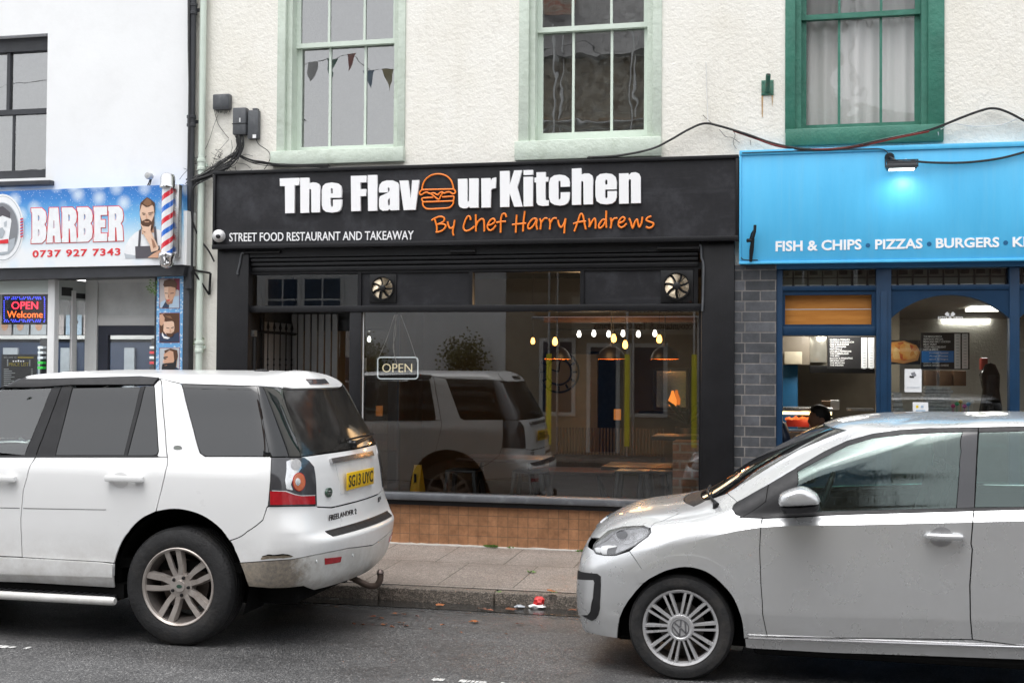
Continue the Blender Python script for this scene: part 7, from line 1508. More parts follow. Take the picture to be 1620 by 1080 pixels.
M['red_lens'] = mat('red lens', (.42, .012, .02), .12, 0, .2, 30, coat=.6); M['amber_lens'] = mat('amber lens', (.55, .14, .06), .12, 0, .2, 30, coat=.6); M['smoke'] = mat('smoked lens', (.06, .06, .065), .1, 0, .2, 10, coat=.6)
M['refl'] = mat('lamp reflector', (.75, .75, .76), .18, .9, .2, 20)
M['plate'] = mat('yellow number plate', (.80, .50, .01), .35, 0, .03)
M['alloy'] = mat('alloy wheel', (.44, .40, .37), .35, .55, .12, 8, dirt=.6, dirtcol=(.18, .13, .10), ds=9); M['alloy_dk'] = mat('dark wheel barrel', (.05, .042, .038), .6, .2, .3, 9)
M['cover'] = mat('silver wheel trim', (.56, .56, .57), .3, .55, .06, 8)
M['chrome_strip'] = mat('satin chrome', (.55, .55, .56), .25, .9, .05); M['wheel_red'] = mat('dark red drum', (.05, .012, .01), .6)
M['badge'] = mat('dark green badge', (.02, .06, .04), .3, 0, .1, coat=.5)
# ------------------------------------------------------------------ wheels
def tyre(parent_th, X, Y, Z, Rr, w, rim, side, wheel):
    """side -1: outer face towards the camera (-Y)"""
    s = side; mb = MB(); h = w/2; sw = Rr-rim
    prof = [(rim-.005, -h*.80), (rim+.004, -h*.93), (rim+.02, -h*1.0), (rim+sw*.45, -h*1.02), (rim+sw*.8, -h*.95), (Rr-.012, -h*.84), (Rr-.003, -h*.74), (Rr, -h*.6)]
    for g in (-.42, -.14, .14, .42): prof += [(Rr, h*(g-.05)), (Rr-.008, h*(g-.03)), (Rr-.008, h*(g+.03)), (Rr, h*(g+.05))]
    prof += [(r, -a) for r, a in prof[7::-1]]
    mb.lathe([(r, a*-s*-1 if False else a) for r, a in prof], (X, Y, Z), 'y', 72)
    # slight flat where it meets the road
    for v in mb.bm.verts:
        if v.co.z < Z-Rr+.006: v.co.z = Z-Rr+.006
    # shoulder blocks
    n = 84
    for k in range(n):
        q = 2*math.pi*k/n
        for sd in (-1, 1):
            a, b = q-.018, q+.018; y0, y1 = Y+sd*h*.60, Y+sd*h*.87
            pts = [(X+Rr*1.0006*math.cos(t), y0, Z+Rr*1.0006*math.sin(t)) for t in (a, b)]+[(X+(Rr-.010)*math.cos(t), y1, Z+(Rr-.010)*math.sin(t)) for t in (b, a)]
            if Z+Rr*math.sin(q) > Z-Rr+.01: mb.poly(pts)
    return mb.build('tyre', M['rubber'], wheel, True, 35)
def spoke(mb, X, Y, Z, ang, prof, t):
    """prof: outline (radius, tangential offset); t: (y_out at hub, y_out at rim, thickness)"""
    c, s = math.cos(ang), math.sin(ang); r0_, r1_ = min(p[0] for p in prof), max(p[0] for p in prof)
    A_, B_ = [], []
    for r, o in prof:
        f = (r-r0_)/(r1_-r0_+1e-9); y = Y+t[0]+(t[1]-t[0])*f; p = (X+r*c-o*s, Z+r*s+o*c)
        A_.append(mb.bm.verts.new((p[0], y, p[1]))); B_.append(mb.bm.verts.new((X+r*c-o*1.25*s, y+t[2], Z+r*s+o*1.25*c)))
    n = len(prof); mb.bm.faces.new(A_); mb.bm.faces.new(B_[::-1])
    for i in range(n): mb.bm.faces.new((A_[i], B_[i], B_[(i+1) % n], A_[(i+1) % n]))
def wheel_suv(X, Yout, Z, side, parent, rot=0.):
    w_ = MB(); Rr, W, rim = .3695, .235, .242; Y = Yout-side*W/2; yo = Yout-side*.030       # yo: face of the spokes
    w_.lathe([(.243, side*0), (.243, -side*.19), (.205, -side*.19), (.20, -side*.06), (.232, -side*.012), (.243, 0)], (X, Yout-side*.004, Z), 'y', 56); 
    wh = w_.build('wheel', M['alloy_dk'], parent, True, 40)
    tyre(parent, X, Y, Z, Rr, W, .238, side, wh)
    mb = MB(); mb.lathe([(.246, -side*.004), (.246, side*.010), (.240, side*.014), (.229, side*.006), (.224, -side*.022)], (X, Yout-side*.014, Z), 'y', 56)
    for k in range(5):
        a = rot+math.pi/2+k*2*math.pi/5
        for o in (-1, 1): spoke(mb, X, yo, Z, a, [(.045, o*.001), (.085, o*.003), (.12, o*.015), (.232, o*.022), (.234, o*.058), (.13, o*.047), (.085, o*.038), (.045, o*.030)][::o], (-side*.012, side*.014, -side*.028))
    mb.lathe([(0, side*.004), (.034, side*.004), (.038, -side*.004), (.078, -side*.010), (.084, -side*.024), (.084, -side*.06)], (X, yo, Z), 'y', 40)
    mb.build('rim', M['alloy'], wh, True, 30)
    for k in range(5):
        mb = MB(); a = rot-math.pi/2+k*2*math.pi/5+.0; mb.lathe([(0, side*.006), (.0085, side*.005), (.011, -side*.004), (.013, -side*.014)], (X+.057*math.cos(a), yo, Z+.057*math.sin(a)), 'y', 8); mb.build('wheel_nut', M['black_metal'], wh, True, 30)
    mb = MB(); pts = [(X+.019*math.cos(q), Z+.0115*math.sin(q)) for q in [2*math.pi*i/20 for i in range(20)]]; mb.prism(pts, 'y', yo+side*.0045, yo+side*.0065); mb.build('badge', M['badge'], wh)
    mb = MB(); mb.lathe([(0, -side*.11), (.16, -side*.11), (.16, -side*.13), (0, -side*.13)], (X, Yout, Z), 'y', 40); mb.box(X-.17, X-.08, Yout-side*.10, Yout-side*.14, Z-.02, Z+.09, .01); mb.build('brake', M['steel'] if False else mat('rusty brake', (.10, .08, .07), .6, .4), wh, True, 40)
    return wh
def wheel_city(X, Yout, Z, side, parent, rot=0.):
    Rr, W = .2955, .185; Y = Yout-side*W/2; w_ = MB()
    w_.lathe([(.216, -side*.004), (.214, -side*.17), (.19, -side*.17), (.185, -side*.05), (.205, -side*.01), (.216, -side*.004)], (X, Yout, Z), 'y', 56)
    wh = w_.build('wheel', M['alloy_dk'], parent, True, 40); tyre(parent, X, Y, Z, Rr, W, .213, side, wh)
    yo = Yout-side*.012; mb = MB(); mb.lathe([(.218, -side*.012), (.219, side*.002), (.213, side*.007), (.200, side*.001), (.192, -side*.016), (.192, -side*.024)], (X, yo, Z), 'y', 60)
    for k in range(10):
        a = rot+k*2*math.pi/10
        for o in (-1, 1): spoke(mb, X, yo, Z, a, [(.066, o*.0065), (.10, o*.0080), (.200, o*.0105), (.201, o*.0250), (.10, o*.0195), (.066, o*.0175)][::o], (side*.004, side*.001, -side*.018))
    mb.lathe([(0, side*.006), (.056, side*.006), (.060, side*.009), (.070, side*.008), (.076, side*.0), (.078, -side*.02)], (X, yo, Z), 'y', 44)
    mb.build('wheel_trim', M['cover'], wh, True, 30)
    mb = MB(); mb.lathe([(.044, side*.006), (.045, side*.0095), (.049, side*.0095), (.050, side*.006)], (X, yo, Z), 'y', 36); r_ = rot+.30
    def seg(a, b, w=.0042):
        A_, B_ = Vector(a), Vector(b); d = (B_-A_).normalized(); n = Vector((-d.y, d.x))*w; ps = [A_+n, B_+n, B_-n, A_-n]
        q = [(X+p.x*math.cos(r_)-p.y*math.sin(r_), Z+p.x*math.sin(r_)+p.y*math.cos(r_)) for p in ps]; mb.prism(q, 'y', yo+side*.006, yo+side*.009)
    for sx in (-1, 1):
        seg((sx*.020, .040), (sx*.002, .004)); seg((sx*.038, .024), (sx*.019, -.038)); seg((sx*.019, -.038), (sx*.002, -.002))
    mb.build('emblem', mat('emblem grey', (.16, .16, .17), .3, .4), wh, True, 30)
    mb = MB(); mb.lathe([(0, -side*.09), (.13, -side*.09), (.13, -side*.11), (0, -side*.11)], (X, Yout, Z), 'y', 40); mb.build('brake', mat('brake grey', (.08, .075, .07), .5, .5), wh, True, 40)
    return wh
def arch_pts(hx, hz, r, a0, a1, n, oval=1.): return [('x', hx+r*math.cos(rad(a0+(a1-a0)*i/n)), hz+r*oval*math.sin(rad(a0+(a1-a0)*i/n))) for i in range(n+1)]
def liner(th, X, Yo, Yi, Z, r):
    mb = MB(); rings = []
    for q in range(-25, 206, 11): c = (X+r*math.cos(rad(q)), Z+r*math.sin(rad(q))); rings.append((mb.bm.verts.new((c[0], Yo, c[1])), mb.bm.verts.new((c[0], Yi, c[1]))))
    for a, b in zip(rings, rings[1:]): mb.bm.faces.new((a[0], b[0], b[1], a[1]))
    mb.bm.faces.new([r_[1] for r_ in rings]); return mb.build('wheel_arch_liner', M['under'], th)
def ovalbadge(name, X, Z, Y, rx, rz, parent, m1, m2):
    mb = MB(); mb.prism([(X+rx*math.cos(q), Z+rz*math.sin(q)) for q in [2*math.pi*i/24 for i in range(24)]], 'y', Y-.004, Y+.006); o = mb.build(name, m1, parent)
    mb = MB(); mb.prism([(X+rx*.82*math.cos(q), Z+rz*.76*math.sin(q)) for q in [2*math.pi*i/24 for i in range(24)]], 'y', Y-.0055, Y-.0041); mb.build('badge_face', m2, o); return o
def seat(th, X, Y, z, s=1.):
    st = MB(); st.box(X-.25, X+.25, Y-.24, Y+.24, z-.1, z+.06, .05); o = st.build('seat', M['seat'], th, True, 40)
    mb = MB(); mb.prism([(X+.18, z), (X+.30, z), (X+.44, z+.58), (X+.36, z+.60)], 'y', Y-.23, Y+.23); bmesh.ops.bevel(mb.bm, geom=mb.bm.edges[:], offset=.03, segments=2, affect='EDGES'); mb.build('backrest', M['seat'], o, True, 40)
    mb = MB(); mb.box(X+.37, X+.47, Y-.13, Y+.13, z+.63, z+.83, .04); mb.tube([(X+.41, Y-.05, z+.55), (X+.42, Y-.05, z+.66)], .008, 6); mb.tube([(X+.41, Y+.05, z+.55), (X+.42, Y+.05, z+.66)], .008, 6); mb.build('headrest', M['seat'], o, True, 40)
M['seat'] = mat('dark seat cloth', (.045, .045, .05), .85, 0, .15, 30)
# ------------------------------------------------------------------ WHITE SUV
HX, OY1 = -3.827, 8.07
W_ = [.86, .93, .945, .948, .95, .945, .90, .815, .735, .66, .35, 0]; Z_ = [.30, .42, .64, .72, .86, 1.05, 1.19, 1.42, 1.63, 1.685, 1.715, 1.725]
def col(x, over={}): return [over.get(k, (x if not isinstance(x, list) else x[k], W_[k], Z_[k])) for k in range(12)]
P1 = [
 [(-3.42,0,.30),(-3.53,0,.42),(-3.555,0,.64),(-3.54,0,.72),(-3.50,0,.86),(-3.40,0,.99),(-2.15,0,1.18),(-1.75,0,1.42),(-1.28,0,1.64),(-1.15,0,1.69),(-.95,0,1.715),(-.75,0,1.725)],
 [(-3.39,.45,.30),(-3.50,.45,.42),(-3.525,.45,.64),(-3.51,.45,.72),(-3.47,.45,.86),(-3.37,.45,.99),(-2.12,.45,1.175),(-1.73,.42,1.42),(-1.26,.40,1.64),(-1.14,.38,1.688),(-.95,.22,1.713),(-.75,0,1.725)],
 [(-3.30,.72,.30),(-3.40,.74,.42),(-3.425,.76,.64),(-3.41,.76,.72),(-3.37,.76,.86),(-3.28,.74,.985),(-2.12,.66,1.15),(-1.77,.62,1.41),(-1.31,.58,1.635),(-1.20,.53,1.685),(-.96,.28,1.714),(-.75,0,1.725)],
 [(-3.14,.83,.30),(-3.17,.89,.42),(-3.19,.915,.64),(-3.19,.915,.72),(-3.17,.91,.86),(-3.08,.88,.98),(-2.28,.74,1.125),(-1.84,.70,1.40),(-1.37,.65,1.625),(-1.27,.60,1.682),(-.98,.31,1.714),(-.75,0,1.725)],
 [(-2.66,.85,.30),(-2.66,.92,.42),(-2.66,.94,.64),(-2.66,.945,.72),(-2.66,.94,.86),(-2.64,.915,.985),(-2.20,.82,1.14),(-1.80,.755,1.405),(-1.34,.69,1.628),(-1.24,.63,1.684),(-.97,.33,1.714),(-.75,0,1.725)],
 col([-2.02,-2.02,-2.02,-2.02,-2.02,-2.02,-1.98,-1.68,-1.27,-1.19,-.95,-.73], {5: (-2.02,.94,1.05), 6: (-1.98,.885,1.165)}),
 col([-1.3,-1.3,-1.3,-1.3,-1.3,-1.3,-1.3,-1.2,-1.05,-1.0,-.85,-.68]), col(-.62), col(0.),
 col([.40,.40,.40,.40,.40,.42,.47,.40,.32,.26,.22,.20]),
 [(.50,.86,.30),(.55,.92,.42),(.60,.945,.64),(.605,.945,.72),(.60,.94,.86),(.60,.93,1.05),(.60,.888,1.19),(.515,.808,1.42),(.43,.726,1.63),(.36,.65,1.683),(.28,.33,1.712),(.27,0,1.722)],
 [(.66,.74,.30),(.76,.80,.42),(.80,.825,.64),(.79,.82,.72),(.74,.81,.86),(.73,.79,1.05),(.70,.765,1.19),(.595,.69,1.42),(.49,.62,1.62),(.42,.56,1.678),(.36,.30,1.708),(.34,0,1.718)],
 [(.78,.48,.30),(.88,.50,.42),(.925,.52,.64),(.855,.53,.715),(.825,.53,.86),(.80,.52,1.05),(.765,.50,1.19),(.64,.45,1.42),(.53,.42,1.61),(.47,.38,1.668),(.43,.20,1.70),(.42,0,1.71)],
 [(.84,0,.30),(.93,0,.42),(.97,0,.64),(.895,0,.715),(.86,0,.86),(.84,0,1.05),(.80,0,1.19),(.68,0,1.42),(.57,0,1.61),(.52,0,1.665),(.48,0,1.695),(.47,0,1.705)]]
n1 = Net(P1, HX, OY1, -1.3)
suv = thing('parked_car', 'white suv at the left with dark windows, yellow rear plate and muddy bumper corner', 'car', (HX-1.3, OY1, 0), 'cars parked along the kerb')
wp, gp_ = dict(gap=.0022, back=True), dict(gap=.001)
ARC = spl([(181,889),(184.5,876),(191,860),(200,845),(213,829),(228,817),(246.5,809)], 2)
n1.part('roof', [('u',0,11),('u',0,8.7),('u',3,8.7),('u',4.5,8.65),('u',5.15,8.55),(0,606.5),(44,600),(102,598.3),(222,596),(253,598.3),(287,606.5),(407,610),(446,612.5),(442,594),('u',11.6,11)], M['car_white'], suv, 'nf', gap=.001, back=True)
sp_ = n1.part('spoiler', [(447,613.8),('u',12,7.93),('u',13,7.93),('u',13,11),('u',11.6,11),(442.5,594)], M['car_white'], suv, 'nf', off=.014, thick=.035)
n1.part('high_brake_light', [('y',.17,1.655,1),('y',.17,1.625,1),('y',0,1.622,1),('y',0,1.655,1)], M['smoke'], sp_, 'nf', off=.019, thick=.01)
# doors
fd = [(55.8,722.6),(48,735.5),(36.7,775),(32.7,820),(33,837),(35,880.5),(0,879),('x',-1.7,.50),('x',-2.05,.50),('x',-2.1,.80),('x',-2.03,1.05),('x',-1.98,1.165),(0,722.6)]
rdr = [(57,722.6),(264.5,722.6),(264.2,736),(255.5,773),(246.5,808.5)]+ARC[-2::-1]+[(180.8,890),(166.7,888.5),(35.4,881)]+[(33.4,837),(33.1,820),(37,775),(48.4,735.5)]
d1, d1f = n1.both('front_door', fd, M['car_white'], suv, **wp); d2, d2f = n1.both('rear_door', rdr, M['car_white'], suv, **wp)
n1.both('door_trim', [(0,880.5),(35,882),(160,889),(180,891.5),(179.6,911.5),(41,907),(0,905.5),('x',-1.7,.43),('x',-2.0,.43),('x',-2.0,.49),('x',-1.7,.50)], M['car_white'], suv, off=.016, thick=.03)
n1.both('sill', [(0,906),(41,907.5),(179.6,912.5),(181.5,929),(44.4,921),(0,919.5),('x',-1.7,.335),('x',-2.05,.335),('x',-2.0,.42),('x',-1.7,.42)], M['car_white'], suv, gap=.001)
for dd, pts in ((d2, [(37,803.9),(168,806),(168,805.4),(37,803.1)]), (d1, [(0,803),(31,803.7),(31,802.9),(0,802.2)])): n1.part('crease_shade', pts, M['trim'], dd, 'n', off=.0015, thick=.002)  # thin black strip stands for the shade along the door crease
# quarter panels
qp = [(254.3,599.5),(286.5,607.5),(313,706.7),(316,716),(324.5,722),(427,722),(429.5,723.5),(428,760),(424.2,800),(422,802),(415.6,822),(391,840)]+spl([(363,854.5),(351,838),(335.5,824.5),(320,815),(304,809),(290,805.8),(275.5,804.5),(261,805.8),(247,808.7)], 2)+[(251,791),(256,773),(264.8,736),(265,722)]
n1.both('rear_quarter_panel', qp, M['car_white'], suv, **wp)
# glass
n1.both('quarter_window', [(287.5,608),(406.5,611.3),(425.5,721.3),(326,721.3),(318,717),(314.5,709)], M['privacy'], suv, **gp_)
n1.both('rear_pillar_trim', [(407,611.3),(446.3,614.3),(475.3,721.6),(426,721.4)], M['privacy'], suv, off=.001)
n1.part('rear_window', [(446.8,614.6),(475.9,721.6),('u',12.2,6.03),('u',13,6.02),('u',13,7.9),('u',12,7.9)], M['rear_glass'], suv, 'nf', off=.0015)
n1.both('rear_door_window', [(115.5,613.8),(222.5,612),(196,719.6),(88.4,719.6)], M['privacy'], suv, **gp_)
n1.both('window_divider', [(223,612),(230,610.5),(201.5,719.8),(196.5,719.8)], M['trim'], suv, off=.003)
n1.both('fixed_window', [(230.6,610.5),(243.5,610),(250.4,713),(248.6,718),(242,719.8),(202.2,719.8)], M['privacy'], suv, **gp_)
n1.both('rear_door_frame', [(244.2,609.5),(253.4,600.5),(264,722),(243,721.5),(250,718.5),(251.3,713)], M['car_white'], suv, gap=.001, back=True)
n1.both('front_door_window', [(39,720),(82,613.8),(33,616),(0,621.5),('x',-1.42,1.555),('x',-1.62,1.43),('x',-1.85,1.25),('x',-1.9,1.20)], M['car_glass'], suv, **gp_)
n1.both('centre_pillar', [(39.6,720.4),(82.6,613),(98,611),(114.5,612.5),(87.6,720.4)], M['trim'], suv, off=.001)
n1.part('pillar_seam', [(97,612),(98.2,612),(58,720),(56.8,720)], M['under'], suv, 'n', off=.0025, thick=.002)
n1.both('belt_moulding', [(0,720.4),(250,719.9),(250.5,722.4),(0,722.6),('x',-1.95,1.17),('x',-1.95,1.195)], M['trim'], suv, off=.006, thick=.012)
df_ = [(0,608.3),(44,601.3),(102,599.6),(222,597.2),(252,599.2),(243.5,609.3),(115.5,609.7),(84,611.7),(33,614.5),(0,620.4),('x',-1.42,1.56),('x',-1.62,1.435),('x',-1.60,1.47),('x',-1.38,1.605)]
n1.both('rain_deflector', df_, M['trim'], suv, off=.013, thick=.016)
n1.part('windscreen', [('u',0,6.05),('u',4.2,6.05),('u',4.25,8.35),('u',0,8.5)], M['car_glass'], suv, 'nf')
n1.both('front_pillar', [('u',4.22,6.05),('u',5.0,6.02),('x',-1.66,1.43),('x',-1.40,1.60),('u',4.9,8.55),('u',4.3,8.55)], M['trim'], suv, off=.001)
# bonnet, wings, front
n1.part('bonnet', [('u',0,5.05),('u',2.9,5.05),('u',3.6,5.35),('u',4.25,5.97),('u',0,5.95)], M['car_white'], suv, 'nf', gap=.002, back=True)
n1.both('front_wing', [('x',-2.06,.36)]+arch_pts(-2.66, .37, .425, 0, 168, 12)+[('u',2.98,3.0),('u',2.98,4.95),('u',3.55,5.3),('u',4.3,5.98),('x',-1.99,1.165),('x',-2.04,1.05),('x',-2.11,.8),('x',-2.06,.5)], M['car_white'], suv, **wp)
n1.part('front_bumper', [('u',0,.05),('u',0,4.98),('u',2.95,4.98),('u',2.96,3.0),('x',-3.085,.50),('x',-3.09,.32),('u',2.9,.05)], M['car_white'], suv, 'nf', gap=.001, back=True)
n1.both('headlight', [('u',1.5,4.0),('u',2.9,4.0),('u',2.9,4.85),('u',1.45,4.85)], M['smoke'], suv, off=.008); n1.part('grille', [('u',0,4.0),('u',1.4,4.0),('u',1.4,4.8),('u',0,4.8)], M['trim'], suv, 'nf', off=.008)
# tail
tl_, tlf = n1.both('tail_light', [(429.8,723.8),(480.3,723.8),(488,729),(495.7,738),(498,752),(499.3,769),(500.3,798.8),(424.8,800),(428.4,760)], M['smoke'], suv, off=.006, thick=.02)
for o_ in (tl_,):
    n1.part('red_lens', [(427,776.5),(450,777),(465,782.5),(475,784.3),(496.5,784),(497.5,797),(427.6,798)], M['red_lens'], o_, 'n', off=.0085, thick=.004)
    n1.part('white_line', [(430,775.2),(452,776),(465,781),(475,783.2),(497,782.8),(497,783.6),(475,784.1),(465,782.2),(450,777),(430,776)], M['white_trim'], o_, 'n', off=.009, thick=.003)
    n1.part('reflector', [(452,730),(460,726.5),(472,728),(476,740),(470,748),(463,755),(459,766),(462,775),(452,773),(450,760),(452,745)], M['refl'], o_, 'n', off=.0085, thick=.003)
    n1.part('reversing_lens', ell(467, 735, 8, 9, 18), mat('clear lens', (.42, .42, .43), .1, 0, .15, 60, coat=.6), o_, 'n', off=.0100, thick=.003)
    n1.part('indicator_lens', ell(471.5, 762, 10, 14.8, 24), M['red_lens'], o_, 'n', off=.0105, thick=.003); n1.part('indicator_core', ell(471.5, 762, 9, 13.6, 24), M['amber_lens'], o_, 'n', off=.0125, thick=.003); n1.part('bulb', ell(469, 762, 4, 6, 16), M['refl'], o_, 'n', off=.0140, thick=.002)
tg = n1.part('tailgate', [(476.5,723),(481,724),(496.3,738),(500.2,769),(501.4,801),(511,801.3),('y',.45,.845,1),('y',0,.845,1),('u',13,5.98),('u',12.2,5.98)], M['car_white'], suv, 'nf', **wp)
n1.part('tailgate_handle_strip', [('y',.40,1.150,1),('y',.40,1.118,1),('y',0,1.122,1),('y',0,1.154,1)], M['chrome_strip'], tg, 'nf', off=.022, thick=.03)
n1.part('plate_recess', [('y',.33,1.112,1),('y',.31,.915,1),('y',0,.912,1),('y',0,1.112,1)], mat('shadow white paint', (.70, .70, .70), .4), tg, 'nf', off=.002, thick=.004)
xs_ = HX+.866; bp = MB(); bp.box(xs_-.004, xs_+.004, OY1-.26, OY1+.26, .935, 1.05, .003); npo = bp.build('number_plate', M['plate'], suv, True, 30)
def rtext(s, y0, y1, z0, h, x, m, par, name, bold=0., dx=0.):           # lettering on the rear: reads from +X, first letter on the near (-Y) side
    me = textmesh(s, bold); co = np.array([v.co[:] for v in me.vertices]); ax, bx, az, bz = co[:, 0].min(), co[:, 0].max(), co[:, 1].min(), co[:, 1].max()
    for v in me.vertices: f = (v.co.x-ax)/(bx-ax); v.co = (x+.003*(v.co.z+.5)+dx*f, OY1-(y0+(y1-y0)*f), z0+h*(v.co.y-az)/(bz-az))
    me.name = name; return finish(me, name, m, par)
rtext('SG13 UYC', .235, -.235, .953, .079, xs_+.0035, A['black'], npo, 'registration', .012)
bx_, bz_ = n1.ev(*n1.uv((519, 778.5)))[0][[0, 2]]; by_ = n1.ev(*n1.uv((519, 778.5)))[0][1]
mb = MB(); pts = [(OY1-by_+.047*math.cos(q), bz_+.030*math.sin(q)) for q in [2*math.pi*i/28 for i in range(28)]]; mb.prism(pts, 'x', HX+bx_-.004, HX+bx_+.012); bo = mb.build('badge', M['badge'], tg)
rtext('LAND', by_+.022, by_-.018, bz_+.003, .010, HX+bx_+.0125, M['refl'], bo, 'badge_lettering', .01); rtext('ROVER', by_+.018, by_-.024, bz_-.013, .010, HX+bx_+.0125, M['refl'], bo, 'badge_lettering', .01)
rb = n1.part('rear_bumper', [(364,855),(391,840.6),(415.8,822.5),(422.4,802.5),(424.8,800.8),(500.5,799.8),(502.5,802),(511,802.3),('y',.45,.840,1),('y',0,.840,1),('y',0,.545,1),(551,866.5),(462,884.2),(380,889.6),(372,871)], M['car_white'], suv, 'nf', **wp)
n1.part('bumper_lower', [(380.2,890.4),(462.3,885),(551,867.3),('y',0,.540,1),('y',0,.34,1),('y',.35,.335,1),('y',.60,.335,1),(480,926),(452,929),(430,929.5),(394,926.8),(387,908)], paint('white bumper paint, muddy', (.72, .72, .70), 0, .45, .8, (HX+.50, OY1-.90, .47, .42)), suv, 'nf', gap=.0005, back=True)
n1.part('step_pad', [('y',.60,.708,1),('y',.58,.674,1),('y',0,.676,1),('y',0,.712,1)], M['trim'], rb, 'nf', off=.006, thick=.012)
rtext('FREELANDER 2', .52, .10, .765, .036, HX+.845, A['black'], rb, 'lettering', .015, .03); rtext('SD4', -.40, -.52, .79, .036, HX+.852, A['black'], rb, 'lettering', .01, -.02)
for s_, sd in ((1, 'n'), (-1, 'f')): n1.part('reflector', [(513.6,882.5),(540,879.8),(538,888.5),(513.8,892.3)], M['red_lens'], rb, sd, off=.004, thick=.006)
for px, py in ((500.5, 887.3), (558, 878)):
    q = n1.ev(*n1.uv((px, py)))[0]; mb = MB(); mb.lathe([(0, .006), (.009, .005), (.011, .0)], n1.world(q), 'x', 12); mb.build('parking_sensor', M['grey_trim'], rb, True)
# scuffed, muddy corner with a cracked edge
mud = mat('dried mud', (.20, .165, .12), .9, 0, .4, 30, .6, 80)
def blot(base, k): return [(x+R.uniform(-k, k), y+R.uniform(-k, k)) for x, y in base]
n1.part('scuff', blot(spl([(413,884.5),(416,879.5),(424,877.3),(434,878),(444,876.8),(456,877),(463,880),(452,882),(440,882.6),(425,883.4)], 3, True), .35), mud, rb, 'n', off=.0012, thick=.001)
n1.part('scuff', blot(spl([(414,879.6),(424,876.4),(434,877),(444,875.8),(455,876),(464,879.2),(456,878),(446,877.6),(436,878.6),(424,878.4)], 3, True), .3), M['under'], rb, 'n', off=.002, thick=.001)
# handles, badge, step, towbar, wiper
def handle(x0, x1, y0, y1, cx, cy, parent, name='door_handle', cup=True):
    c = n1.ev(*n1.uv((cx, cy)))[0]; Y = OY1-c[1]
    if cup: n1.part('handle_cup', ell(cx, cy, 13, 12.5, 22), mat('cup shade white', (.60, .60, .60), .4), parent, 'n', off=.0012, thick=.002)
    a = pr(x0, x1, y0, y1, Y-.04); mb = MB(); mb.box(a[0], a[1], Y-.045, Y-.018, a[2], a[3], .010); mb.box(a[0]+.01, a[0]+.04, Y-.03, Y+.01, a[2]+.006, a[3]-.006); mb.box(a[1]-.07, a[1]-.01, Y-.03, Y+.01, a[2]+.006, a[3]-.006); return mb.build(name, M['car_white'], parent, True, 40)
handle(164.5, 225, 752.3, 762.3, 190.7, 759, d2); handle(-38, 22.5, 751.8, 761.8, -12, 758.5, d1)
q = n1.ev(*n1.uv((281.5, 708)))[0]; ovalbadge('side_badge', HX+q[0], q[2], OY1-q[1], .030, .0165, suv, M['chrome'], mat('badge grey', (.30, .32, .30), .3))
for s_ in (-1, 1):
    Y = OY1+s_*1.0
    mb = MB(); xr = HX-.385; mb.tube([(HX-2.2, Y-s_*.08, .265), (HX-2.1, Y-s_*.01, .272), (HX-1.9, Y, .275), (xr-.05, Y, .275), (xr-.01, Y, .275), (xr, Y, .275)], [.027, .027, .027, .027, .026, .020], 14); st_ = mb.build('side_step', paint('step tube white', (.70, .70, .69), 0, .4, .5), suv, True, 40)
    mb = MB(); mb.box(HX-2.05, xr-.06, Y-s_*.02, Y-s_*.16, .268, .292, .005)
    for k in range(28): x = HX-2.0+k*.055; mb.box(x, x+.03, Y-s_*.035, Y-s_*.13, .292, .297)
    mb.build('tread', M['trim'], st_, True, 30)
    mb = MB(); mb.box(HX-2.1, HX-.40, Y-s_*.125, Y-s_*.30, .27, .36); mb.build('sill_cover', M['under'], suv)
mb = MB(); mb.box(HX-3.30, HX+.70, OY1-.70, OY1+.70, .25, .46, .03); mb.box(HX-2.2, HX-.45, OY1-.84, OY1+.84, .24, .5, .03); mb.build('underbody', M['under'], suv)
tw = MB(); c = Vector((HX+.80, OY1, .36)); TB = [pt(x, y, OY1) for x, y in spl(((546, 909), (560, 915), (574, 922), (586, 926.5), (596, 925), (601, 917), (602, 908)), 4)]
TB = [(p[0], OY1, p[2]) for p in TB]; tw.tube([(HX+.55, OY1, TB[0][2]+.03)]+TB, .022, 12); tb = tw.build('tow_bar', mat('rusty tow bar', (.11, .08, .065), .55, .5, .3, 20), suv, True)
mb = MB(); q = pt(601.5, 905.5, OY1); mb.lathe([(0, -.026), (.018, -.022), (.026, 0), (.018, .018), (.010, .024), (0, .025)], q, 'z', 20); mb.build('tow_ball', mat('greasy ball', (.13, .10, .09), .35, .7), tb, True)
q = pt(541, 912, OY1-.06); mb = MB(); mb.lathe([(0, .035), (.038, .032), (.042, 0), (.036, -.05), (0, -.05)], q, 'x', 18); mb.build('trailer_socket', M['cable'], tb, True)
mb = MB(); mb.tube([pt(395, 925, OY1-.50), pt(440, 935, OY1-.50), pt(466, 944, OY1-.50)], [.035, .035, .036], 16, caps=False); mb.build('exhaust_pipe', mat('stained exhaust', (.50, .44, .35), .5, 0, .3, 12), suv, True)
q = n1.ev(*n1.uv(('y', -.05, 1.235, 1)) if False else n1.uv(('y', .02, 1.235, 1)))[0]; mb = MB(); x_ = HX+q[0]
mb.tube([(x_+.025, OY1+.02, 1.225), (x_+.03, OY1+.25, 1.25), (x_+.01, OY1+.42, 1.265)], [.018, .012, .006], 8); mb.tube([(x_+.02, OY1-.12, 1.26), (x_+.026, OY1+.42, 1.275)], .007, 6); mb.lathe([(0, .05), (.024, .045), (.03, 0)], (x_, OY1+.02, 1.225), 'x', 14); mb.build('rear_wiper', M['black_metal'], suv, True)
mb = MB(); mb.lathe([(.05, 0), (.05, .012), (.03, .02), (0, .022)], (HX+.22, OY1-.2, 1.712), 'z', 16); mb.build('roof_aerial_base', M['trim'], suv, True)
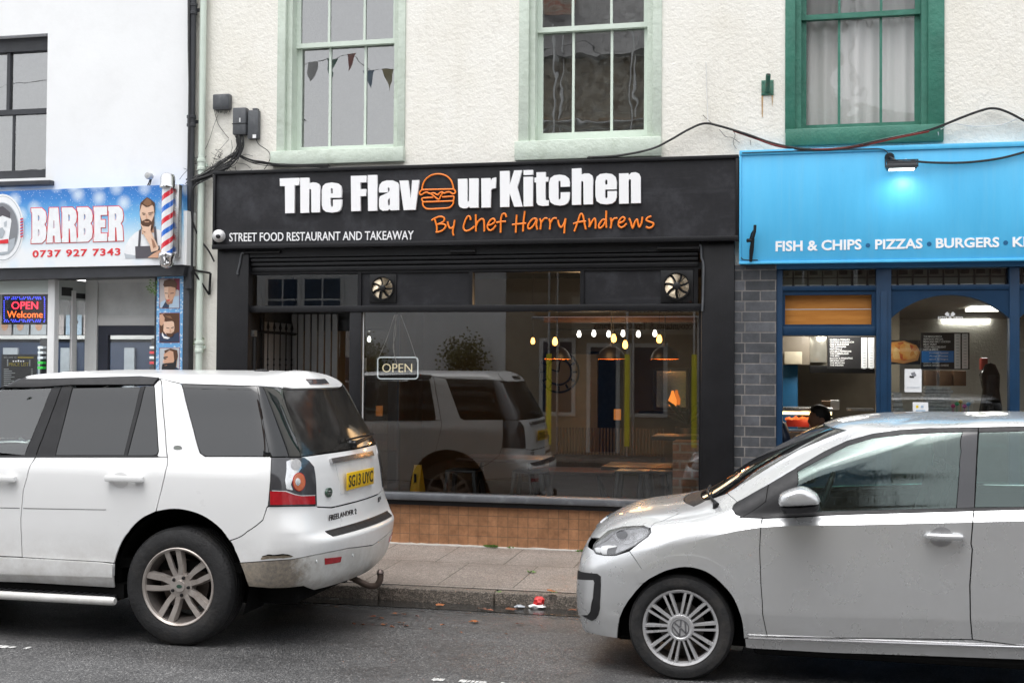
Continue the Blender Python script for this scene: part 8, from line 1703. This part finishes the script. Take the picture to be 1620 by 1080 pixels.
# wheels
for wx in (0, -2.66):
    for s_ in (-1, 1): wheel_suv(HX+wx, OY1+s_*.925, .3695, s_, suv, .21)
    for s_ in (-1, 1): liner(suv, HX+wx, OY1+s_*.86, OY1+s_*.55, .40, .455)
# cabin
mb = MB(); mb.box(HX-2.0, HX+.4, OY1-.84, OY1+.84, .46, .52); mb.box(HX-2.2, HX-1.75, OY1-.80, OY1+.80, .6, 1.14, .05); mb.box(HX-.80, HX-.76, OY1-.66, OY1+.66, .5, 1.55); mb.build('cabin', M['under'], suv)
for s_ in (-1, 1): seat(suv, HX-1.25, OY1+s_*.40, .72)
mb = MB(); mb.tube([(HX-1.72+.05*math.cos(q), OY1+.40+.18*math.sin(q), 1.08+.17*math.cos(q)) for q in [2*math.pi*i/24 for i in range(25)]], .014, 8); mb.build('steering_wheel', M['trim'], suv, True)
for s_ in (-1, 1):
    mb = MB(); c = Vector((HX-1.83, OY1+s_*1.02, 1.22)); b = bmesh.ops.create_icosphere(mb.bm, subdivisions=3, radius=.12)
    for v in b['verts']: v.co = Vector((v.co.x*.65, v.co.y*1.0, v.co.z*.85))+c
    mb.box(c.x-.02, c.x+.04, c.y-s_*.06, c.y-s_*.2, c.z-.06, c.z-.01); mb.build('door_mirror', M['car_white'], suv, True)

# ------------------------------------------------------------------ SILVER HATCHBACK
UX, OY2 = -.688, 7.89
zr = lambda x: max(0, x-.4)/1.4                                         # shoulder rises to the back
def scol(x, xs=None, end=None):
    r = zr(x); x9 = xs or [x]*13
    return [(x9[0],.765,.20),(x9[1],.795,.30),(x9[2],.816,.40+.03*r),(x9[3],.822,.64),(x9[4],.816,.875+.085*r),(x9[5],.798,.90+.08*r),(x9[6],.786,.925+.075*r),(x9[7],.772,.950+.07*r),(x9[8],.700,1.20+.03*r),(x9[9],.618,1.40+.035*min(r, 1)),(x9[10],.556,1.455+.025*min(r, 1)),(x9[11],.30,1.495+.012*min(r, 1)),(x9[12],0,1.505+.012*min(r, 1))]
P2 = [
 [(-.60,0,.185),(-.63,0,.235),(-.645,0,.42),(-.642,0,.58),(-.62,0,.69),(-.565,0,.79),(-.385,0,.897),(.02,0,.978),(.40,0,1.22),(.80,0,1.43),(.90,0,1.46),(1.15,0,1.497),(1.5,0,1.51)],
 [(-.592,.33,.185),(-.622,.33,.235),(-.638,.33,.42),(-.634,.33,.58),(-.61,.33,.69),(-.55,.33,.79),(-.365,.33,.893),(.04,.34,.975),(.42,.32,1.215),(.82,.30,1.425),(.92,.28,1.458),(1.17,.16,1.496),(1.5,0,1.51)],
 [(-.575,.55,.185),(-.605,.56,.235),(-.628,.58,.42),(-.622,.58,.58),(-.59,.57,.69),(-.495,.55,.785),(-.30,.54,.88),(.12,.56,.965),(.48,.50,1.21),(.88,.45,1.418),(.99,.43,1.452),(1.22,.24,1.494),(1.5,0,1.51)],
 [(-.468,.69,.185),(-.49,.705,.245),(-.512,.732,.42),(-.506,.734,.58),(-.462,.718,.69),(-.355,.69,.775),(-.20,.675,.855),(.21,.685,.957),(.545,.572,1.20),(.95,.51,1.405),(1.07,.49,1.447),(1.30,.27,1.492),(1.55,0,1.51)],
 [(-.265,.755,.185),(-.27,.77,.27),(-.275,.80,.42),(-.272,.806,.58),(-.23,.793,.71),(-.15,.768,.795),(-.02,.748,.868),(.27,.745,.955),(.63,.648,1.20),(1.06,.577,1.395),(1.15,.52,1.445),(1.36,.285,1.491),(1.6,0,1.51)],
 [(0.,.74,.20),(0.,.78,.29),(0.,.812,.42),(0.,.820,.62),(.03,.812,.775),(.08,.792,.842),(.15,.775,.893),(.36,.766,.952),(.78,.695,1.20),(1.25,.612,1.395),(1.25,.545,1.45),(1.43,.295,1.492),(1.65,0,1.51)],
 scol(.42, [.42,.42,.42,.43,.44,.45,.46,.50,.93,1.36,1.42,1.57,1.72]),
 scol(1.0, [1.0,1.0,1.0,1.0,1.0,1.0,1.0,1.0,1.2,1.48,1.53,1.66,1.79]), scol(1.56, [1.56]*8+[1.57,1.62,1.66,1.75,1.86]), scol(2.05), scol(2.42, [2.42]*8+[2.40,2.36,2.34,2.3,2.28]),
 [(2.75,.70,.22),(2.82,.76,.30),(2.84,.785,.42),(2.84,.79,.64),(2.80,.785,.96),(2.80,.77,.98),(2.79,.755,1.0),(2.78,.74,1.02),(2.70,.665,1.23),(2.60,.585,1.43),(2.56,.53,1.475),(2.5,.28,1.50),(2.45,0,1.51)],
 [(2.85,.48,.22),(2.95,.50,.30),(2.975,.52,.42),(2.97,.52,.64),(2.92,.52,.96),(2.915,.51,.98),(2.91,.50,1.0),(2.90,.49,1.02),(2.80,.45,1.23),(2.70,.41,1.43),(2.65,.37,1.475),(2.57,.20,1.50),(2.5,0,1.508)],
 [(2.89,0,.22),(2.99,0,.30),(3.01,0,.42),(3.0,0,.64),(2.95,0,.96),(2.945,0,.98),(2.94,0,1.0),(2.93,0,1.02),(2.83,0,1.23),(2.73,0,1.43),(2.68,0,1.475),(2.6,0,1.50),(2.52,0,1.507)]]
n2 = Net(P2, UX, OY2, 1.2, creases=(2, 4))
up = thing('parked_car', 'small silver hatchback at the right with rain streaked windows and black door pillars', 'car', (UX+1.2, OY2, 0), 'cars parked along the kerb')
SV = M['car_silver']
ARCH = [(975.9,1008.5),(979.8,978),(994,949.6),(1018.5,921),(1035,910.5),(1051,902.7),(1067,898),(1083.7,895.8),(1100,897.5),(1116,902.7),(1131,912),(1144.8,925),(1157,939),(1165,953.7),(1171,969),(1175.3,986),(1177.4,1008.7)]
ARCH = spl(ARCH, 2)
LAMP = [(939.4,861.6),(947.8,852),(962.3,840),(986.3,833.4),(1003,831.7),(1017.6,831.5),(1027.3,835),(1030.4,841),(1024.9,848.4),(1005.6,862.8),(990,871),(974.3,877.8),(957.4,877.8),(943,874.9),(938.2,868.9)]
BON = [(1029.5,834.5),(1050,822.5),(1073,812),(1100,800),(1117,791)]
n2.part('bonnet', BON+[('u',3,6.93),('u',2,6.88),('u',0,6.82),('u',0,4.42),('u',1.2,4.45),(948,850.8),(962.3,838.8),(986.3,832.2),(1017.6,830.4)], SV, up, 'nf', gap=.0018, back=True)
n2.part('cowl', [('u',0,6.83),('u',2,6.89),('u',3,6.94),(1117.5,790.5),(1148,780.8),('u',3.5,7.12),('u',2,7.1),('u',0,7.08)], M['trim'], up, 'nf', off=-.004)
SEAM = [(1019,912),(1016,901),(1011.6,894),(996,871.3)]
DOORF = [(1206.3,820),(1203.5,835.5),(1201.8,868),(1203.9,925),(1208,978),(1214,1006.8)]
n2.both('front_wing', [(1030.4,841.3)]+[(x, y+.3) for x, y in BON]+[(1140,784),(1151,780),(1165.5,793),(1160.5,798),(1158.6,803),(1161.5,809),(1171.6,816),(1184,819),(1205.7,819.8)]+[(x-.4, y) for x, y in DOORF[1:]]+ARCH[:5:-1]+SEAM+[(1005.9,863.2),(1025.1,848.8)], SV, up, gap=.0012, back=True)
n2.part('front_bumper', [('u',0,.4),('u',0,4.38),('u',1.2,4.4),(938.6,869.5),(943,875.6),(957.4,878.4),(974.3,878.4),(995.6,871.6)]+SEAM[2::-1]+ARCH[6::-1]+[(969,1007.5),('u',3.0,.5),('u',2.0,.42),('u',1.0,.4)], SV, up, 'nf', gap=.001, back=True)
fl_ = [(1006,905),(1024,893),(1043,884),(1060,879.5),(1075.5,877.5),(1092,877.8),(1108,880),(1125,886),(1140.7,894.6),(1154,907),(1165,921),(1172,935),(1177,949.6),(1181,975),(1183,1006)]
n2.both('arch_flare', spl(fl_, 2)+ARCH[:5:-1]+[(1010,921)], SV, up, off=.0045, thick=.012)
# lights
hl, hlf = n2.both('headlight', LAMP, M['clear'], up, off=.004, thick=.004)
n2.both('headlight_rim', LAMP, M['trim'], up, off=-.004, thick=.02)
n2.both('headlight_back', [(940+(x-985)*.93+45, 854+(y-855)*.90) for x, y in LAMP], mat('lamp housing', (.42, .42, .43), .25, .6, .3, 25), up, off=-.0025, thick=.004)
for nm, pts, m, o in (('reflector', [(952,863),(962,862),(976,862.5),(970,868),(966,877),(953,876),(949,870)], M['white_plastic'], -.0005), ('reflector', [(966,846),(975,843),(990,851),(1003,857),(992,860),(978,857)], M['refl'], -.0003), ('reflector', [(998,843),(1010,836),(1024,836),(1027,841),(1018,849),(1005,856),(996,854)], M['refl'], .0003), ('running_light', [(940.5,866),(950,865.5),(950,874),(943,872.5)], M['white_plastic'], .0006), ('reflector', [(962,867),(976,864.5),(973,876),(960,877)], M['smoke'], .001), ('projector', ell(984, 845, 9, 7, 16), M['smoke'], .0013)):
    n2.part(nm, pts, m, hl, 'n', off=o, thick=.002)
n2.part('front_badge', [('u',0,4.75),('u',.55,4.78),('u',.62,5.05),('u',.45,5.35),('u',0,5.4)], M['chrome'], up, 'nf', off=.008)
fgp = [(911.5,904.8),(914.6,900.9),(945,906.8),(950.5,911),(950.6,925),(949,961.8),(946.5,972),(943,978),(937,981.2),(913.6,974)]
fg, _f = n2.both('fog_surround', fgp, M['trim'], up, off=.004, thick=.01)
n2.part('fog_cover', [(912.2,911),(939,917),(941,921),(939,945),(935,966),(931,971.6),(914.4,966.2)], SV, fg, 'n', off=.007, thick=.004)
n2.part('lower_grille', [('u',0,1.35),('u',1.35,1.35),('u',1.3,2.2),('u',0,2.2)], M['trim'], up, 'nf', off=.004)
# glasshouse
RAILT = [(1117,790.7),(1135,785),(1151,778.8),(1190,756),(1222.5,735.7),(1263,711.3),(1304,694.3),(1340,680.5),(1380.7,670.5),(1421.5,664.6),(1482.5,660.6),(1543.6,659),(1620,659.3)]
FRM = [(1620,673.6),(1531,675.6),(1470,676.7),(1421,679.7),(1380.7,685.8),(1340,697),(1304,714),(1259,740),(1214.4,766.5),(1166,793.2)]
n2.both('cant_rail', RAILT[2:]+[('x',2.3,1.468),('u',10.6,9.6),('u',10.9,9.0),('x',2.3,1.425)]+FRM+[(1152,780.6)], SV, up, gap=.0006, back=True)
n2.part('windscreen', [('u',0,7.1),('u',2,7.12),(1149,780.2),(1190,755.2),(1222.5,734.9),(1263,710.5),(1304,693.5),(1338,680.5),('u',2,8.93),('u',0,8.93)], glass('rainy windscreen', (.55, .70, .66), 2.4), up, 'nf', off=-.003)
n2.part('roof', [('u',0,12),('u',0,8.98),('u',2,8.98)]+RAILT[7:]+[('x',2.3,1.472),('u',10.6,9.65),('u',11.3,9.8),('u',13,10.0),('u',13,12)], SV, up, 'nf', gap=.0006, back=True)
GT = [(1304,723),(1340,705),(1380.7,693),(1431.6,687),(1482.5,684.4),(1523,683.4)]
n2.both('front_door_window', [(1260.5,770),(1261.5,746)]+GT+[(1513,803),(1340,807.6),(1296,809.4),(1262,811)], M['wet_glass'], up, **gp_)
n2.both('window_frame', FRM[1:8]+[(1259,740.3),(1261,745.6)]+GT+[(1524,683.4),(1547.7,683),(1547.9,676)], M['trim'], up, off=.002, thick=.012)
n2.both('mirror_sail', [(1160.5,798),(1166,793.4),(1214.4,766.8),(1259,740.5),(1261,746),(1260,770),(1261.5,812),(1206,818.5),(1184,818),(1172,815.2),(1162.2,808.5),(1159.2,803)], M['trim'], up, off=.001)
n2.part('sail_seam', [(1215.6,766.8),(1216.6,766.4),(1207,819),(1206,819)], M['under'], up, 'n', off=.003, thick=.002)
n2.both('centre_pillar', [(1523.6,683.6),(1547.7,683.3),(1541,802),(1513.8,803)], M['car_black'], up, off=.001)
n2.part('pillar_seam', [(1547,677),(1548.6,677),(1541.6,806),(1540.4,806)], M['under'], up, 'n', off=.0035, thick=.002)
n2.both('belt_moulding', [(1262,811.5),(1296,809.8),(1340,808),(1513,803.3),(1620,801.8),(1620,805),(1540.6,807.2),(1340,813.2),(1250,817.5),(1207,819.6),(1207,817.5)], M['trim'], up, off=.005, thick=.012)
n2.both('rear_door_window', [(1549,684),(1620,682),('x',2.22,1.42),('x',2.40,1.06),('x',2.1,1.035),(1620,801.4),(1542.2,802)], M['wet_glass'], up, **gp_)
n2.both('rear_window_frame', [(1548.5,676.2),(1620,674.4),('x',2.28,1.44),('x',2.24,1.42),(1620,681.6),(1549,683.6)], M['trim'], up, off=.002)
fd2 = DOORF+[(1538,1010.8),(1534.9,978),(1534,925),(1537.8,868),(1535.8,860),(1538.5,829),(1540.3,807.6),(1340,813.6),(1250,817.9)]
dA, dAf = n2.both('front_door', fd2, SV, up, gap=.0022, back=True)
arc2 = arch_pts(2.42, .30, .345, 180, 0, 12)
n2.both('rear_door', [(1541,807.5),(1539.2,829),(1536.4,860),(1538.6,868),(1534.8,925),(1535.6,978),(1538.8,1011),('x',2.0,.285)]+arc2[1:4]+[('x',2.24,.70),('x',2.34,1.03),(1620,805.3)], SV, up, gap=.0022, back=True)
n2.both('rear_quarter_panel', [('x',2.345,1.03),('x',2.245,.70)]+arc2[4:]+[('x',2.83,.3),('u',12,1.2),('u',12,7.0),('u',11,7.02)], SV, up, gap=.001, back=True)
n2.both('rear_quarter_pillar', [('x',2.41,1.055),('x',2.24,1.42),('u',10.9,9.0),('u',11.6,9.0),('u',12,8.9),('u',12,7.05),('u',11,7.05)], M['car_black'], up)
n2.part('tailgate', [('u',12.02,1.0),('u',12.02,7.0),('u',13,7.0),('u',13,1.0)], SV, up, 'nf', gap=.001, back=True); n2.part('rear_window', [('u',12.02,7.05),('u',12.02,9.0),('u',11.5,9.7),('u',13,9.9),('u',13,7.05)], M['car_glass'], up, 'nf')
n2.part('rear_bumper', [('u',11.2,.05),('x',2.83,.31),('u',12,1.15),('u',13,.98),('u',13,.05)], SV, up, 'nf')
n2.both('sill', [(1179,1009.5),(1214,1008),(1538,1012.3),('x',2.05,.28),('x',2.05,.21),(1620,1042),(1400,1034),(1188,1027.5),(1180.5,1023)], SV, up, off=.002)
for s_ in (1, -1):
    mb = MB(); mb.tube([(UX+(x), OY2-s_*.803, .262+.0225*(x-.36)) for x in (.37, .375, .6, 1.0, 1.5, 2.02, 2.03)], [.002, .008, .008, .008, .008, .008, .002], 8); mb.build('sill_strip', M['chrome_strip'], up, True)
# handle, mirror, wiper
n2.part('handle_cup', ell(1489, 848.6, 18.5, 15.5, 26), mat('silver cup shade', (.30, .30, .31), .4, .5), dA, 'n', off=.0012, thick=.002)  # flat darker oval stands for the shade inside the handle cup
c = n2.ev(*n2.uv((1495, 849)))[0]; Y = OY2-c[1]; mb = MB(); a = pr(1465, 1524.5, 844, 853.6, Y-.035)
mb.tube([(a[0], Y-.012, (a[2]+a[3])/2), (a[0]+.012, Y-.034, (a[2]+a[3])/2), (a[0]+.05, Y-.040, (a[2]+a[3])/2), (a[1]-.05, Y-.040, (a[2]+a[3])/2), (a[1]-.012, Y-.034, (a[2]+a[3])/2), (a[1], Y-.012, (a[2]+a[3])/2)], [.010, .0165, .0185, .0185, .0165, .010], 12); mb.build('door_handle', SV, dA, True)
def mirror(outl, ys, sc_, m, name, parent, far=False):
    mb = MB(); O = [at(x, y, 6.93) for x, y in outl]; cx = sum(p[0] for p in O)/len(O); cz = sum(p[1] for p in O)/len(O); rings = []
    for y, k in zip(ys, sc_): yy = 2*OY2-y if far else y; rings.append([mb.bm.verts.new((cx+(p[0]-cx)*k, yy, cz+(p[1]-cz)*k)) for p in O])
    for a, b in zip(rings, rings[1:]):
        for i in range(len(O)): mb.bm.faces.new((a[i], a[(i+1) % len(O)], b[(i+1) % len(O)], b[i]))
    mb.bm.faces.new(rings[0]); mb.bm.faces.new(rings[-1][::-1]); return mb.build(name, m, parent, True, 50)
MO = spl([(1232,787),(1237,780.5),(1250,775),(1263,771.3),(1275.5,772),(1287,778),(1294.8,784.6),(1295.8,796.8),(1265,800),(1233.7,799.8)], 3, True); ML = [(1233.7,800),(1265,800.2),(1295.8,797),(1296,805),(1293,808.5),(1262,812),(1240,812),(1234,806)]
for far in (False, True):
    dd = dAf if far else dA
    mi_ = mirror(MO, (7.08, 7.04, 6.96, 6.89, 6.865, 6.855), (.80, .97, 1, .95, .82, .45), SV, 'door_mirror', dd, far); mirror(ML, (7.10, 7.04, 6.96, 6.90, 6.875), (.85, .98, 1, .96, .75), M['trim'], 'mirror_base', mi_, far)
q0, q1 = n2.ev(2.6, 7.02)[0], n2.ev(1.2, 7.35)[0]; w0_, w1_ = n2.world(q0), n2.world(q1); mb = MB(); wl = [n2.world((n2.ev(q, 7.05+.10*(2.7-q))+n2.normal(np.array([q]), np.array([7.05+.10*(2.7-q)]))*.018)[0]) for q in np.linspace(2.7, .5, 9)]; mb.tube([tuple(q) for q in wl], [.010]*3+[.007]*6, 8); mb.lathe([(.016, -.02), (.016, .02), (.01, .03), (0, .032)], w0_, 'z', 14); mb.build('wiper', M['black_metal'], up, True)
mb = MB(); mb.box(UX-.40, UX+2.8, OY2-.62, OY2+.62, .17, .34, .03); mb.box(UX+.40, UX+2.0, OY2-.76, OY2+.76, .16, .34, .03); mb.build('underbody', M['under'], up)
for wx in (0, 2.42):
    for s_ in (-1, 1): wheel_city(UX+wx, OY2+s_*.80, .2955, s_, up, .08); liner(up, UX+wx, OY2+s_*.735, OY2+s_*.45, .30, .37)
mb = MB(); mb.box(UX+.35, UX+2.75, OY2-.74, OY2+.74, .34, .40); mb.prism([(UX+.22, .60), (UX+.22, .93), (UX+.45, .985), (UX+.72, .94), (UX+.78, .60)], 'y', OY2-.70, OY2+.70); mb.build('cabin', M['trim'], up)
for s_ in (-1, 1): seat(up, UX+1.10, OY2+s_*.36, .58)
for s_ in (-1, 1): seat(up, UX+1.92, OY2+s_*.34, .58)
mb = MB(); mb.tube([(UX+.80+.06*math.cos(q), OY2+.36+.18*math.sin(q), .93+.165*math.cos(q)) for q in [2*math.pi*i/24 for i in range(25)]], .014, 8); mb.tube([(UX+.70, OY2+.36, .86), (UX+.80, OY2+.36, .93)], .03, 8); mb.build('steering_wheel', M['trim'], up, True)
